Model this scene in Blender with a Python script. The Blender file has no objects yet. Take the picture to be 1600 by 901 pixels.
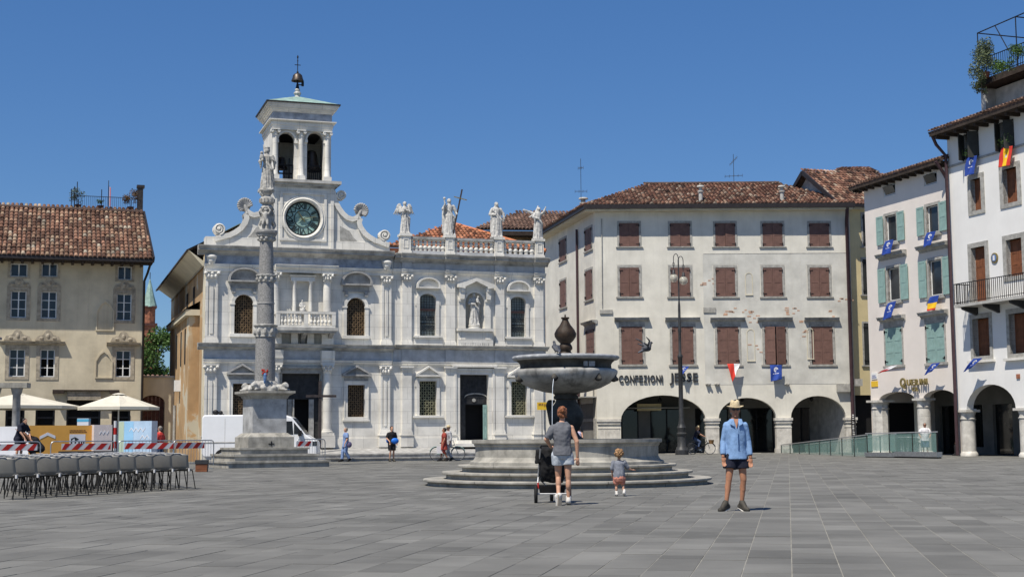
import bpy, bmesh, math, random
from math import sin, cos, pi, radians, sqrt, atan2
from mathutils import Vector, Matrix, noise
random.seed(7)
S = bpy.context.scene
COL = S.collection
# ------------------------------------------------------------------ camera
F_PX, CX, CY = 2200.0, 800.0, 450.5
CAM_H, PITCH, ROLL = 1.2, math.atan((680 - 450.5) / 2200.0), 0.007
CAM = Vector((0, 0, CAM_H))
FWD = Vector((0, cos(PITCH), sin(PITCH)))
UP0 = Vector((0, -sin(PITCH), cos(PITCH)))
RT = Vector((1, 0, 0)) * cos(ROLL) - UP0 * sin(ROLL)
UP = Vector((1, 0, 0)) * sin(ROLL) + UP0 * cos(ROLL)
cd = bpy.data.cameras.new('camera')
cam = bpy.data.objects.new('camera', cd)
COL.objects.link(cam)
cd.sensor_width = 36.0
cd.lens = 36.0 * F_PX / 1600.0
cd.clip_start, cd.clip_end = 0.1, 5000
mw = Matrix.Identity(4)
for i in range(3):
    mw[i][0], mw[i][1], mw[i][2], mw[i][3] = RT[i], UP[i], -FWD[i], CAM[i]
cam.matrix_world = mw
S.camera = cam
# ------------------------------------------------------------------ light
SUN_EL = radians(60)
SUN_TRAVEL = Vector((0.574, 0.819, 0)).normalized()          # shadows run to the right and away
sun_dir = Vector((SUN_TRAVEL.x * cos(SUN_EL), SUN_TRAVEL.y * cos(SUN_EL), -sin(SUN_EL)))
sl = bpy.data.lights.new('sun', 'SUN')
sl.energy = 5.0
sl.angle = radians(0.55)
sl.color = (1.0, 0.93, 0.82)
so = bpy.data.objects.new('sun', sl)
so.rotation_euler = sun_dir.to_track_quat('-Z', 'Y').to_euler()
so.location = (-30, -30, 60)
COL.objects.link(so)
W = bpy.data.worlds.new('World')
S.world = W
W.use_nodes = True
wn = W.node_tree.nodes
sky = wn.new('ShaderNodeTexSky')
sky.sky_type = 'NISHITA'
sky.sun_disc = False
sky.sun_elevation = SUN_EL
tow = -SUN_TRAVEL
sky.sun_rotation = atan2(tow.x, tow.y)
sky.altitude = 300
sky.air_density = 1.0
sky.dust_density = 0.15
sky.ozone_density = 4.0
bg = wn['Background']
bg.inputs['Strength'].default_value = 0.10
hsv = wn.new('ShaderNodeHueSaturation')                    # the camera's own blue: one setting for the whole sky
hsv.inputs['Saturation'].default_value = 1.25
hsv.inputs['Hue'].default_value = 0.508
W.node_tree.links.new(sky.outputs[0], hsv.inputs['Color'])
gm_n = wn.new('ShaderNodeGamma'); gm_n.inputs[1].default_value = 0.68
tint = wn.new('ShaderNodeMix'); tint.data_type = 'RGBA'; tint.blend_type = 'MULTIPLY'; tint.inputs[0].default_value = 1.0
tint.inputs[7].default_value = (0.80, 1.08, 1.42, 1)
W.node_tree.links.new(hsv.outputs[0], gm_n.inputs[0]); W.node_tree.links.new(gm_n.outputs[0], tint.inputs[6])
W.node_tree.links.new(tint.outputs[2], bg.inputs[0])
S.view_settings.view_transform = 'Standard'
S.view_settings.look = 'None'
S.view_settings.exposure = 0.22
S.view_settings.gamma = 1.0

# ------------------------------------------------------------------ helpers
def ray(px, py):
    return FWD + RT * ((px - CX) / F_PX) - UP * ((py - CY) / F_PX)

def ground(px, py, z=0.0):
    d = ray(px, py)
    t = (z - CAM_H) / d.z
    return CAM + d * t

def at_depth(px, py, Y):
    d = ray(px, py)
    return CAM + d * (Y / d.y)

class Fr:
    """A building's own frame: x along its front, y into the building, z up."""
    def __init__(s, X, Y, deg):
        a = radians(deg)
        s.o = Vector((X, Y, 0)); s.a = a
        s.ux = Vector((cos(a), sin(a), 0)); s.uy = Vector((-sin(a), cos(a), 0))
    def uz(s, px, py, v=0.0):
        d = ray(px, py)
        q = s.o + s.uy * v - CAM
        t = q.dot(s.uy) / d.dot(s.uy)
        p = CAM + d * t - s.o
        return p.dot(s.ux), p.z
    def u(s, px, py, v=0.0): return s.uz(px, py, v)[0]
    def z(s, px, py, v=0.0): return s.uz(px, py, v)[1]
    def rect(s, x0, y0, x1, y1, v=0.0):
        ym, xm = (y0 + y1) / 2, (x0 + x1) / 2
        return s.u(x0, ym, v), s.u(x1, ym, v), s.z(xm, y1, v), s.z(xm, y0, v)
    def P(s, u, v, z=0):
        return s.o + s.ux * u + s.uy * v + Vector((0, 0, z))

class MB:
    def __init__(s): s.v = []; s.f = []; s.m = []; s.tone = []
    def add(s, vs, fs, mi=0, tone=None):
        b = len(s.v)
        s.v.extend([tuple(p) for p in vs])
        for f in fs:
            s.f.append(tuple(b + i for i in f)); s.m.append(mi); s.tone.append(tone if tone is not None else 0.5)
        return s
    def box(s, x0, x1, y0, y1, z0, z1, mi=0, tone=None):
        if x0 > x1: x0, x1 = x1, x0
        if y0 > y1: y0, y1 = y1, y0
        if z0 > z1: z0, z1 = z1, z0
        vs = [(x, y, z) for z in (z0, z1) for y in (y0, y1) for x in (x0, x1)]
        return s.add(vs, [(0, 2, 3, 1), (4, 5, 7, 6), (0, 1, 5, 4), (2, 6, 7, 3), (1, 3, 7, 5), (0, 4, 6, 2)], mi, tone)
    def bxm(s, M, sx, sy, sz, mi=0, tone=None):
        vs = [M @ Vector((x * sx / 2, y * sy / 2, z * sz / 2)) for z in (-1, 1) for y in (-1, 1) for x in (-1, 1)]
        return s.add(vs, [(0, 2, 3, 1), (4, 5, 7, 6), (0, 1, 5, 4), (2, 6, 7, 3), (1, 3, 7, 5), (0, 4, 6, 2)], mi, tone)
    def beam(s, a, b, w, h=None, mi=0):
        a, b = Vector(a), Vector(b); d = b - a; L = d.length
        if L < 1e-6: return s
        M = Matrix.Translation((a + b) / 2) @ d.to_track_quat('Y', 'Z').to_matrix().to_4x4()
        return s.bxm(M, w, L, h or w, mi)
    def prism(s, pts, y0, y1, mi=0):
        """pts: outline in (x, z), counter-clockwise seen from the front (-y); front cap at y0."""
        ar = sum(pts[i][0] * pts[(i + 1) % len(pts)][1] - pts[(i + 1) % len(pts)][0] * pts[i][1] for i in range(len(pts)))
        if ar < 0: pts = pts[::-1]
        n = len(pts)
        vs = [(p[0], y0, p[1]) for p in pts] + [(p[0], y1, p[1]) for p in pts]
        fs = [tuple(range(n)), tuple(range(2 * n - 1, n - 1, -1))]
        fs += [(i, i + n, (i + 1) % n + n, (i + 1) % n) for i in range(n)]
        return s.add(vs, fs, mi)
    def slab(s, pts, z0, z1, mi=0):
        ar = sum(pts[i][0] * pts[(i + 1) % len(pts)][1] - pts[(i + 1) % len(pts)][0] * pts[i][1] for i in range(len(pts)))
        if ar < 0: pts = pts[::-1]
        n = len(pts)
        vs = [(p[0], p[1], z0) for p in pts] + [(p[0], p[1], z1) for p in pts]
        fs = [tuple(range(n - 1, -1, -1)), tuple(range(n, 2 * n))]
        fs += [(i, (i + 1) % n, (i + 1) % n + n, i + n) for i in range(n)]
        return s.add(vs, fs, mi)
    def strip(s, a, b, y0, y1, mi=0):
        """closed band between two parallel open outlines a, b in (x,z)"""
        for i in range(len(a) - 1):
            s.prism([a[i], a[i + 1], b[i + 1], b[i]], y0, y1, mi)
        return s
    def lathe(s, prof, cx=0, cy=0, n=16, a0=0.0, a1=2 * pi, sx=1.0, sy=1.0, mi=0):
        full = abs(a1 - a0 - 2 * pi) < 1e-6
        m = n if full else n + 1
        vs = []
        for r, z in prof:
            for k in range(m):
                a = a0 + (a1 - a0) * k / n
                vs.append((cx + r * cos(a) * sx, cy + r * sin(a) * sy, z))
        fs = []
        up = prof[-1][1] >= prof[0][1]
        for i in range(len(prof) - 1):
            for k in range(n):
                k2 = (k + 1) % m
                q = (i * m + k, i * m + k2, (i + 1) * m + k2, (i + 1) * m + k)
                fs.append(q if up else q[::-1])
        if full:
            if prof[0][0] > 1e-5: fs.append(tuple(range(m))[::-1] if up else tuple(range(m)))
            if prof[-1][0] > 1e-5:
                t = tuple((len(prof) - 1) * m + k for k in range(m)); fs.append(t if up else t[::-1])
        return s.add(vs, fs, mi)
    def tube(s, pts, r, n=8, mi=0, closed_caps=True):
        pts = [Vector(p) for p in pts]
        rs = r if isinstance(r, (list, tuple)) else [r] * len(pts)
        vs = []; up = None
        for i, p in enumerate(pts):
            d = (pts[min(i + 1, len(pts) - 1)] - pts[max(i - 1, 0)])
            if d.length < 1e-9: d = Vector((0, 0, 1))
            d.normalize()
            if up is None:
                up = Vector((0, 0, 1)) if abs(d.z) < .9 else Vector((1, 0, 0))
            x = d.cross(up)
            if x.length < 1e-4: x = d.orthogonal()
            x.normalize(); y = d.cross(x).normalized(); up = -y if (-y).dot(up) > 0 else y
            x = d.cross(up).normalized(); y = up
            for k in range(n):
                a = 2 * pi * k / n
                vs.append(p + x * (cos(a) * rs[i]) + (d.cross(x)).normalized() * (sin(a) * rs[i]))
        fs = []
        for i in range(len(pts) - 1):
            for k in range(n):
                k2 = (k + 1) % n
                fs.append((i * n + k, i * n + k2, (i + 1) * n + k2, (i + 1) * n + k))
        if closed_caps:
            fs.append(tuple(range(n))[::-1]); fs.append(tuple((len(pts) - 1) * n + k for k in range(n)))
        return s.add(vs, fs, mi)
    def ell(s, c, r, n=12, m=8, rot=None, mi=0):
        c = Vector(c); r = (r, r, r) if isinstance(r, (int, float)) else r
        vs = []
        for j in range(1, m):
            th = pi * j / m
            for k in range(n):
                a = 2 * pi * k / n
                vs.append(Vector((r[0] * sin(th) * cos(a), r[1] * sin(th) * sin(a), -r[2] * cos(th))))
        vs.append(Vector((0, 0, -r[2]))); vs.append(Vector((0, 0, r[2])))
        if rot is not None:
            R = rot if isinstance(rot, Matrix) else Matrix.Rotation(rot[0], 3, 'X') @ Matrix.Rotation(rot[1], 3, 'Y') @ Matrix.Rotation(rot[2], 3, 'Z')
            vs = [R @ v for v in vs]
        vs = [v + c for v in vs]
        fs = []
        for j in range(m - 2):
            for k in range(n):
                k2 = (k + 1) % n
                fs.append((j * n + k, j * n + k2, (j + 1) * n + k2, (j + 1) * n + k))
        b, t = len(vs) - 2, len(vs) - 1
        for k in range(n):
            k2 = (k + 1) % n
            fs.append((b, k2, k)); fs.append((t, (m - 2) * n + k, (m - 2) * n + k2))
        return s.add(vs, fs, mi)
    def cap(s, a, b, ra, rb, n=12, mi=0):
        """tapered capsule from a to b"""
        a, b = Vector(a), Vector(b); d = b - a; L = d.length
        if L < 1e-6: return s.ell(a, ra, n, 8, None, mi)
        q = d.to_track_quat('Z', 'Y').to_matrix()
        rings = []
        for t in (1.0, .92, .7, .38): rings.append((-ra * t, ra * sqrt(max(0, 1 - t * t)) + 1e-4))
        rings.append((0, ra)); rings.append((L, rb))
        for t in (.38, .7, .92, 1.0): rings.append((L + rb * t, rb * sqrt(max(0, 1 - t * t)) + 1e-4))
        vs = []
        for z, r in rings:
            for k in range(n):
                an = 2 * pi * k / n
                vs.append(a + q @ Vector((r * cos(an), r * sin(an), z)))
        fs = []
        for i in range(len(rings) - 1):
            for k in range(n):
                k2 = (k + 1) % n
                fs.append((i * n + k, i * n + k2, (i + 1) * n + k2, (i + 1) * n + k))
        fs.append(tuple(range(n))[::-1]); fs.append(tuple((len(rings) - 1) * n + k for k in range(n)))
        return s.add(vs, fs, mi)
    def loft(s, rings, n=16, mi=0):
        """rings: (cx, cy, cz, rx, ry)"""
        vs = []
        for cx, cy, cz, rx, ry in rings:
            for k in range(n):
                a = 2 * pi * k / n
                vs.append((cx + rx * cos(a), cy + ry * sin(a), cz))
        fs = []
        up = rings[-1][2] > rings[0][2]
        for i in range(len(rings) - 1):
            for k in range(n):
                k2 = (k + 1) % n
                q = (i * n + k, i * n + k2, (i + 1) * n + k2, (i + 1) * n + k)
                fs.append(q if up else q[::-1])
        f0 = tuple(range(n)); f1 = tuple((len(rings) - 1) * n + k for k in range(n))
        fs.append(f0[::-1] if up else f0); fs.append(f1 if up else f1[::-1])
        return s.add(vs, fs, mi)
    def xf(s, M, start=0):
        s.v[start:] = [tuple(M @ Vector(p)) for p in s.v[start:]]
        return s
    def mesh(s, name, mats, smooth=None):
        me = bpy.data.meshes.new(name)
        me.from_pydata(s.v, [], s.f)
        mats = mats if isinstance(mats, (list, tuple)) else [mats]
        for m in mats: me.materials.append(m)
        if len(mats) > 1: me.polygons.foreach_set('material_index', s.m)
        if any(t != 0.5 for t in s.tone):
            a = me.attributes.new('tone', 'FLOAT', 'FACE'); a.data.foreach_set('value', s.tone)
        if smooth is not None:
            me.polygons.foreach_set('use_smooth', [True] * len(me.polygons))
            if smooth > 0: me.set_sharp_from_angle(angle=radians(smooth))
        me.update()
        return me
    def build(s, name, mats, parent=None, smooth=None, label=None, **kw):
        if not s.v: return None
        o = bpy.data.objects.new(name, s.mesh(name, mats, smooth))
        COL.objects.link(o)
        if parent is not None: o.parent = parent
        if label: o['label'] = label
        for k, v in kw.items(): o[k] = v
        return o
    def remesh(s, name, mat, parent=None, voxel=0.01, fold=None, smooth_it=2, **kw):
        """one continuous surface out of overlapping closed shapes"""
        me = s.mesh(name, mat)
        o = bpy.data.objects.new(name, me); COL.objects.link(o)
        md = o.modifiers.new('r', 'REMESH'); md.mode = 'VOXEL'; md.voxel_size = voxel; md.use_smooth_shade = True
        if smooth_it:
            sm = o.modifiers.new('s', 'SMOOTH'); sm.iterations = smooth_it; sm.factor = 0.5
        dg = bpy.context.evaluated_depsgraph_get()
        ev = o.evaluated_get(dg)
        m2 = bpy.data.meshes.new_from_object(ev)
        o.modifiers.clear(); o.data = m2; m2.name = name
        if not m2.materials: m2.materials.append(mat)
        if fold:
            m2.update()
            ns = [v.normal.copy() for v in m2.vertices]
            for v, nn in zip(m2.vertices, ns):
                v.co += nn * fold(v.co)
        m2.polygons.foreach_set('use_smooth', [True] * len(m2.polygons))
        if parent is not None: o.parent = parent
        for k, v in kw.items(): o[k] = v
        return o

def thing(name, label, cat, loc=(0, 0, 0), rz=0.0, group=None):
    o = bpy.data.objects.new(name, None); COL.objects.link(o)
    o.empty_display_size = 0.3
    o.location = loc; o.rotation_euler = (0, 0, rz)
    o['label'] = label; o['category'] = cat
    if group: o['group'] = group
    return o
def tag(o, label, cat, group=None):
    o['label'] = label; o['category'] = cat
    if group: o['group'] = group
    return o
def dup(root, loc=None, rz=None, label=None, group=None, parent=None):
    r = root.copy(); COL.objects.link(r)
    if parent is not None: r.parent = parent
    if loc is not None: r.location = loc
    if rz is not None: r.rotation_euler = (0, 0, rz)
    if label: r['label'] = label
    if group: r['group'] = group
    for ch in list(root.children):
        dup(ch, parent=r)
    return r

# ------------------------------------------------------------------ materials
def mat(name, rgb, rough=0.8, var=0.12, scale=1.5, bump=0.15, bscale=25.0, metal=0.0, spec=0.3,
        streak=0.0, streak_col=None, patch=None, patch_th=0.62, patch_scale=0.6, tone=0.0, emit=None, alpha=None, trans=0.0,
        brick=None):
    m = bpy.data.materials.new(name); m.use_nodes = True
    nt = m.node_tree; N = nt.nodes; L = nt.links
    b = N['Principled BSDF']
    b.inputs['Roughness'].default_value = rough
    b.inputs['Metallic'].default_value = metal
    b.inputs['Specular IOR Level'].default_value = spec
    tc = N.new('ShaderNodeTexCoord')
    co = tc.outputs['Object']
    def nz(sc, det=4, vec=co, rg=0.6):
        t = N.new('ShaderNodeTexNoise'); t.inputs['Scale'].default_value = sc; t.inputs['Detail'].default_value = det
        t.inputs['Roughness'].default_value = rg
        L.new(vec, t.inputs['Vector']); return t.outputs['Fac']
    def mixc(fac, a, c, mode='MIX'):
        x = N.new('ShaderNodeMix'); x.data_type = 'RGBA'; x.blend_type = mode
        for k, v in ((0, fac), (6, a), (7, c)):
            if hasattr(v, 'links'): L.new(v, x.inputs[k])
            else: x.inputs[k].default_value = v if k == 0 else (*v, 1) if len(v) == 3 else v
        return x.outputs[2]
    def ramp(fac, p0, p1):
        r = N.new('ShaderNodeMapRange'); r.inputs[1].default_value = p0; r.inputs[2].default_value = p1
        L.new(fac, r.inputs[0]); return r.outputs[0]
    col = rgb
    cur = None
    dark = tuple(max(0, c * (1 - 2.2 * var)) for c in rgb); lite = tuple(min(0.95, c * (1 + 1.2 * var)) for c in rgb)
    if var > 0:
        cur = mixc(ramp(nz(scale, 6), 0.32, 0.68), dark, lite)
    else:
        r = N.new('ShaderNodeRGB'); r.outputs[0].default_value = (*rgb, 1); cur = r.outputs[0]
    if streak > 0:
        mp = N.new('ShaderNodeMapping'); mp.inputs['Scale'].default_value = (3.0, 3.0, 0.22)
        L.new(co, mp.inputs['Vector'])
        f = ramp(nz(1.0, 6, mp.outputs[0], .7), 0.52, 0.78)
        mul = N.new('ShaderNodeMath'); mul.operation = 'MULTIPLY'; L.new(f, mul.inputs[0]); mul.inputs[1].default_value = streak
        cur = mixc(mul.outputs[0], cur, streak_col or tuple(c * 0.35 for c in rgb))
    if patch:
        f = ramp(nz(patch_scale, 7, co, .65), patch_th, patch_th + 0.035)
        cur = mixc(f, cur, patch)
    if brick:
        sp = N.new('ShaderNodeSeparateXYZ'); L.new(co, sp.inputs[0]); cm = N.new('ShaderNodeCombineXYZ'); L.new(sp.outputs[0], cm.inputs[0]); L.new(sp.outputs[2], cm.inputs[1])
        bt = N.new('ShaderNodeTexBrick'); L.new(cm.outputs[0], bt.inputs['Vector']); bt.inputs['Scale'].default_value = 1.0
        bt.inputs['Brick Width'].default_value = brick[0]; bt.inputs['Row Height'].default_value = brick[1]; bt.inputs['Mortar Size'].default_value = .012
        bt.inputs['Color1'].default_value = (1, 1, 1, 1); bt.inputs['Color2'].default_value = (brick[2],) * 3 + (1,); bt.inputs['Mortar'].default_value = (brick[3],) * 3 + (1,)
        cur = mixc(1.0, cur, bt.outputs['Color'], 'MULTIPLY')
    if tone > 0:
        at = N.new('ShaderNodeAttribute'); at.attribute_name = 'tone'
        hs = N.new('ShaderNodeMapRange'); hs.inputs[1].default_value = 0; hs.inputs[2].default_value = 1
        hs.inputs[3].default_value = 1 - tone; hs.inputs[4].default_value = 1 + tone
        L.new(at.outputs['Fac'], hs.inputs[0])
        cb = N.new('ShaderNodeCombineColor')
        for k in range(3): L.new(hs.outputs[0], cb.inputs[k])
        cur = mixc(1.0, cur, cb.outputs[0], 'MULTIPLY')
    L.new(cur, b.inputs['Base Color'])
    if bump > 0:
        bp = N.new('ShaderNodeBump'); bp.inputs['Strength'].default_value = bump; bp.inputs['Distance'].default_value = 0.02
        L.new(nz(bscale, 5), bp.inputs['Height']); L.new(bp.outputs[0], b.inputs['Normal'])
    if emit:
        b.inputs['Emission Color'].default_value = (*emit[:3], 1); b.inputs['Emission Strength'].default_value = emit[3]
    if trans: b.inputs['Transmission Weight'].default_value = trans
    if alpha is not None: b.inputs['Alpha'].default_value = alpha
    return m

def tile_mat(name, cols, rough=0.85):
    """terracotta with a colour of its own for every tile (loose piece)"""
    m = bpy.data.materials.new(name); m.use_nodes = True
    N = m.node_tree.nodes; L = m.node_tree.links; b = N['Principled BSDF']
    b.inputs['Roughness'].default_value = rough; b.inputs['Specular IOR Level'].default_value = .2
    g = N.new('ShaderNodeNewGeometry')
    cr = N.new('ShaderNodeValToRGB'); el = cr.color_ramp.elements
    while len(el) < len(cols): el.new(0.5)
    for i, (p, c) in enumerate(cols): el[i].position = p; el[i].color = (*c, 1)
    L.new(g.outputs['Random Per Island'], cr.inputs[0])
    tc = N.new('ShaderNodeTexCoord'); t = N.new('ShaderNodeTexNoise'); t.inputs['Scale'].default_value = 1.1; t.inputs['Detail'].default_value = 6
    L.new(tc.outputs['Object'], t.inputs['Vector'])
    mr = N.new('ShaderNodeMapRange'); mr.inputs[1].default_value = .38; mr.inputs[2].default_value = .66; mr.inputs[3].default_value = .45; mr.inputs[4].default_value = 1.1
    L.new(t.outputs[0], mr.inputs[0])
    cb = N.new('ShaderNodeCombineColor')
    for k in range(3): L.new(mr.outputs[0], cb.inputs[k])
    mx = N.new('ShaderNodeMix'); mx.data_type = 'RGBA'; mx.blend_type = 'MULTIPLY'; mx.inputs[0].default_value = 1
    L.new(cr.outputs[0], mx.inputs[6]); L.new(cb.outputs[0], mx.inputs[7]); L.new(mx.outputs[2], b.inputs['Base Color'])
    return m

M = {}
M['stone_w'] = mat('white_istrian_stone', (.745, .72, .655), .7, .10, .9, .1, 14, streak=.55, streak_col=(.42, .41, .38), brick=(1.15, .62, .93, .72))
M['stone_pl'] = mat('pale_pier_stone', (.60, .575, .52), .8, .14, 2.5, .2, 20, streak=.5, streak_col=(.34, .32, .27))
M['stone_old'] = mat('weathered_stone', (.44, .43, .40), .85, .22, 1.6, .3, 20, streak=.65, streak_col=(.15, .15, .14))
M['stone_g'] = mat('grey_stone', (.36, .355, .34), .8, .18, 3, .3, 20, streak=.45, streak_col=(.13, .13, .12))
M['stone_shaft'] = mat('grey_granite_shaft', (.27, .265, .255), .7, .22, 20, .3, 30, streak=.3)
M['stone_carve'] = mat('carved_pale_stone', (.40, .39, .36), .8, .2, 6, .35, 25, streak=.5, streak_col=(.12, .12, .12))
M['statue'] = mat('statue_stone', (.52, .51, .48), .75, .18, 7, .3, 30, streak=.6, streak_col=(.25, .25, .25))
M['frieze'] = mat('grey_blue_frieze_stone', (.31, .345, .40), .6, .2, 2.2, .1, 20)
M['band'] = mat('pale_grey_band_stone', (.47, .48, .49), .7, .12, 2, .15, 20, streak=.5, streak_col=(.28, .25, .2))
M['frame_st'] = mat('window_surround_stone', (.37, .36, .33), .85, .15, 5, .2, 30, streak=.3)
M['frame_sand'] = mat('sandy_window_stone', (.40, .35, .27), .9, .18, 5, .3, 30, streak=.4)
M['plaster_w'] = mat('white_plaster', (.68, .655, .575), .9, .07, .7, .12, 9, streak=.42, streak_col=(.46, .44, .37), patch=(.55, .48, .39), patch_th=.715, patch_scale=.55)
M['plaster_low'] = mat('greyish_plaster', (.58, .57, .52), .9, .1, .8, .15, 9, streak=.5, streak_col=(.42, .40, .34), patch=(.52, .34, .24), patch_th=.69, patch_scale=.75)
M['plaster_y'] = mat('yellow_plaster', (.66, .55, .31), .9, .06, .8, .1, 9, streak=.2)
M['plaster_p'] = mat('pale_pink_plaster', (.71, .655, .60), .9, .035, .6, .06, 9, streak=.15, streak_col=(.55, .48, .44))
M['plaster_r'] = mat('bright_white_plaster', (.76, .75, .72), .9, .03, .6, .06, 9, streak=.15, streak_col=(.55, .54, .5))
M['plaster_l'] = mat('old_cream_plaster', (.60, .53, .39), .95, .13, .5, .3, 7, streak=.4, streak_col=(.34, .28, .19), patch=(.42, .38, .31), patch_th=.66, patch_scale=.5)
M['plaster_o'] = mat('ochre_plaster', (.46, .30, .155), .95, .16, .45, .2, 7, streak=.8, streak_col=(.50, .45, .33), patch=(.52, .48, .37), patch_th=.56, patch_scale=.45)
M['plaster_c'] = mat('cornice_plaster', (.62, .57, .44), .9, .08, 1, .1, 9)
M['tile_l'] = tile_mat('old_roof_tiles', [(0, (.075, .04, .03)), (.3, (.19, .10, .065)), (.62, (.28, .15, .10)), (.9, (.39, .27, .18)), (1, (.42, .37, .29))])
M['tile_j'] = tile_mat('mixed_roof_tiles', [(0, (.05, .035, .03)), (.33, (.17, .085, .06)), (.62, (.24, .12, .08)), (.88, (.36, .23, .16)), (1, (.44, .38, .30))])
M['tile_r'] = tile_mat('red_roof_tiles', [(0, (.10, .045, .03)), (.4, (.33, .13, .07)), (1, (.55, .25, .14))])
M['tile_b'] = tile_mat('brown_roof_tiles', [(0, (.13, .075, .055)), (.5, (.21, .13, .095)), (1, (.30, .19, .14))])
M['roof_base'] = mat('roof_underlay', (.09, .06, .05), .95, .2, 4, .1)
M['eave'] = mat('dark_eave_timber', (.045, .033, .026), .9, .2, 4, .2)
M['gutter'] = mat('dark_gutter_metal', (.035, .03, .03), .5, .1, 4, 0, metal=.3)
M['pipe'] = mat('brown_rain_pipe', (.07, .04, .045), .5, .1, 4, 0, metal=.2)
M['copper'] = mat('green_copper_sheet', (.27, .39, .34), .7, .18, 2.5, .1, 20, streak=.4, streak_col=(.10, .16, .14))
M['copper_d'] = mat('clock_face_copper', (.30, .46, .41), .6, .22, 3, .1, 20, patch=(.07, .11, .10), patch_th=.62, patch_scale=2.2)
M['num'] = mat('blackened_bronze', (.022, .028, .028), .6, .1, 6, 0)
M['gold'] = mat('dull_gilt_bronze', (.30, .24, .10), .5, .2, 8, 0, metal=.5)
M['bronze'] = mat('dark_bell_bronze', (.085, .07, .06), .45, .2, 6, .1, metal=.7)
M['iron'] = mat('black_iron', (.018, .018, .02), .55, .1, 6, 0, metal=.4)
M['iron_lamp'] = mat('grey_painted_iron', (.05, .052, .055), .5, .15, 6, .05, metal=.3)
M['rust'] = mat('rusty_grille_iron', (.22, .15, .085), .7, .25, 9, 0, metal=.2)
M['grille_g'] = mat('pale_gilt_grille', (.33, .32, .20), .6, .2, 9, 0, metal=.3)
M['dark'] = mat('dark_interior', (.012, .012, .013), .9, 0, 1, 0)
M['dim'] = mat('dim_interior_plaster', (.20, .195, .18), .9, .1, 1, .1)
M['glass'] = mat('window_glass', (.03, .036, .042), .1, .2, .7, 0, spec=.45)
M['glass_lead'] = mat('old_leaded_glass', (.22, .25, .235), .35, .25, 2.0, .2, 8, spec=.6)
M['glass_shop'] = mat('shop_window_glass', (.02, .022, .023), .06, .3, .5, 0, spec=.5)
M['white_p'] = mat('white_paint', (.76, .76, .74), .5, .03, 5, 0)
M['shut_b'] = mat('brown_shutter_paint', (.165, .092, .074), .65, .1, 3, .05)
M['shut_g'] = mat('green_shutter_paint', (.25, .38, .35), .6, .08, 3, .05)
M['shut_r'] = mat('reddish_wood_shutter', (.20, .075, .035), .7, .15, 4, .1)
M['shut_d'] = mat('dark_shutter_paint', (.035, .037, .035), .7, .1, 4, .1)
M['wood_d'] = mat('dark_door_wood', (.035, .035, .037), .6, .2, 5, .15)
M['wood_br'] = mat('brown_gate_wood', (.085, .035, .028), .75, .2, 5, .15)
M['wood_cross'] = mat('old_cross_wood', (.055, .045, .045), .8, .2, 5, .15)
M['metal'] = mat('galvanised_steel', (.42, .44, .46), .38, .12, 8, .05, metal=.8)
M['alu'] = mat('brushed_aluminium', (.55, .56, .57), .4, .08, 8, 0, metal=.6)
M['red'] = mat('red_reflective_stripe', (.42, .02, .015), .5, .08, 6, 0)
M['whitest'] = mat('white_reflective_stripe', (.60, .60, .60), .5, .06, 6, 0)
M['canvas'] = mat('cream_parasol_canvas', (.60, .565, .47), .9, .04, 2, .05)
M['brick'] = mat('old_red_brick', (.30, .12, .07), .9, .25, 3, .3)
M['concrete'] = mat('raw_concrete', (.45, .44, .41), .9, .12, 2, .2, streak=.5, streak_col=(.16, .15, .14))
M['rubber'] = mat('black_rubber', (.015, .015, .015), .8, .1, 9, 0)
M['chair'] = mat('grey_plastic_chair', (.20, .195, .18), .42, .06, 4, .04, 30, spec=.5)
M['black'] = mat('black_fabric', (.012, .012, .013), .9, .2, 9, .1)
M['van'] = mat('white_van_paint', (.78, .79, .80), .25, .02, 2, 0, spec=.6)
M['skin'] = mat('skin', (.52, .29, .19), .55, .08, 9, .05, 60)
M['skin_tan'] = mat('tanned_skin', (.40, .19, .11), .55, .1, 9, .05, 60)

# ------------------------------------------------------------------ building kit
def arc_pts(u0, u1, zs, z1, n=12, rev=False):
    c = (u0 + u1) / 2; r = (u1 - u0) / 2; h = z1 - zs
    p = [(c - r * cos(pi * k / n), zs + h * sin(pi * k / n)) for k in range(n + 1)]
    return p[::-1] if rev else p

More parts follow.
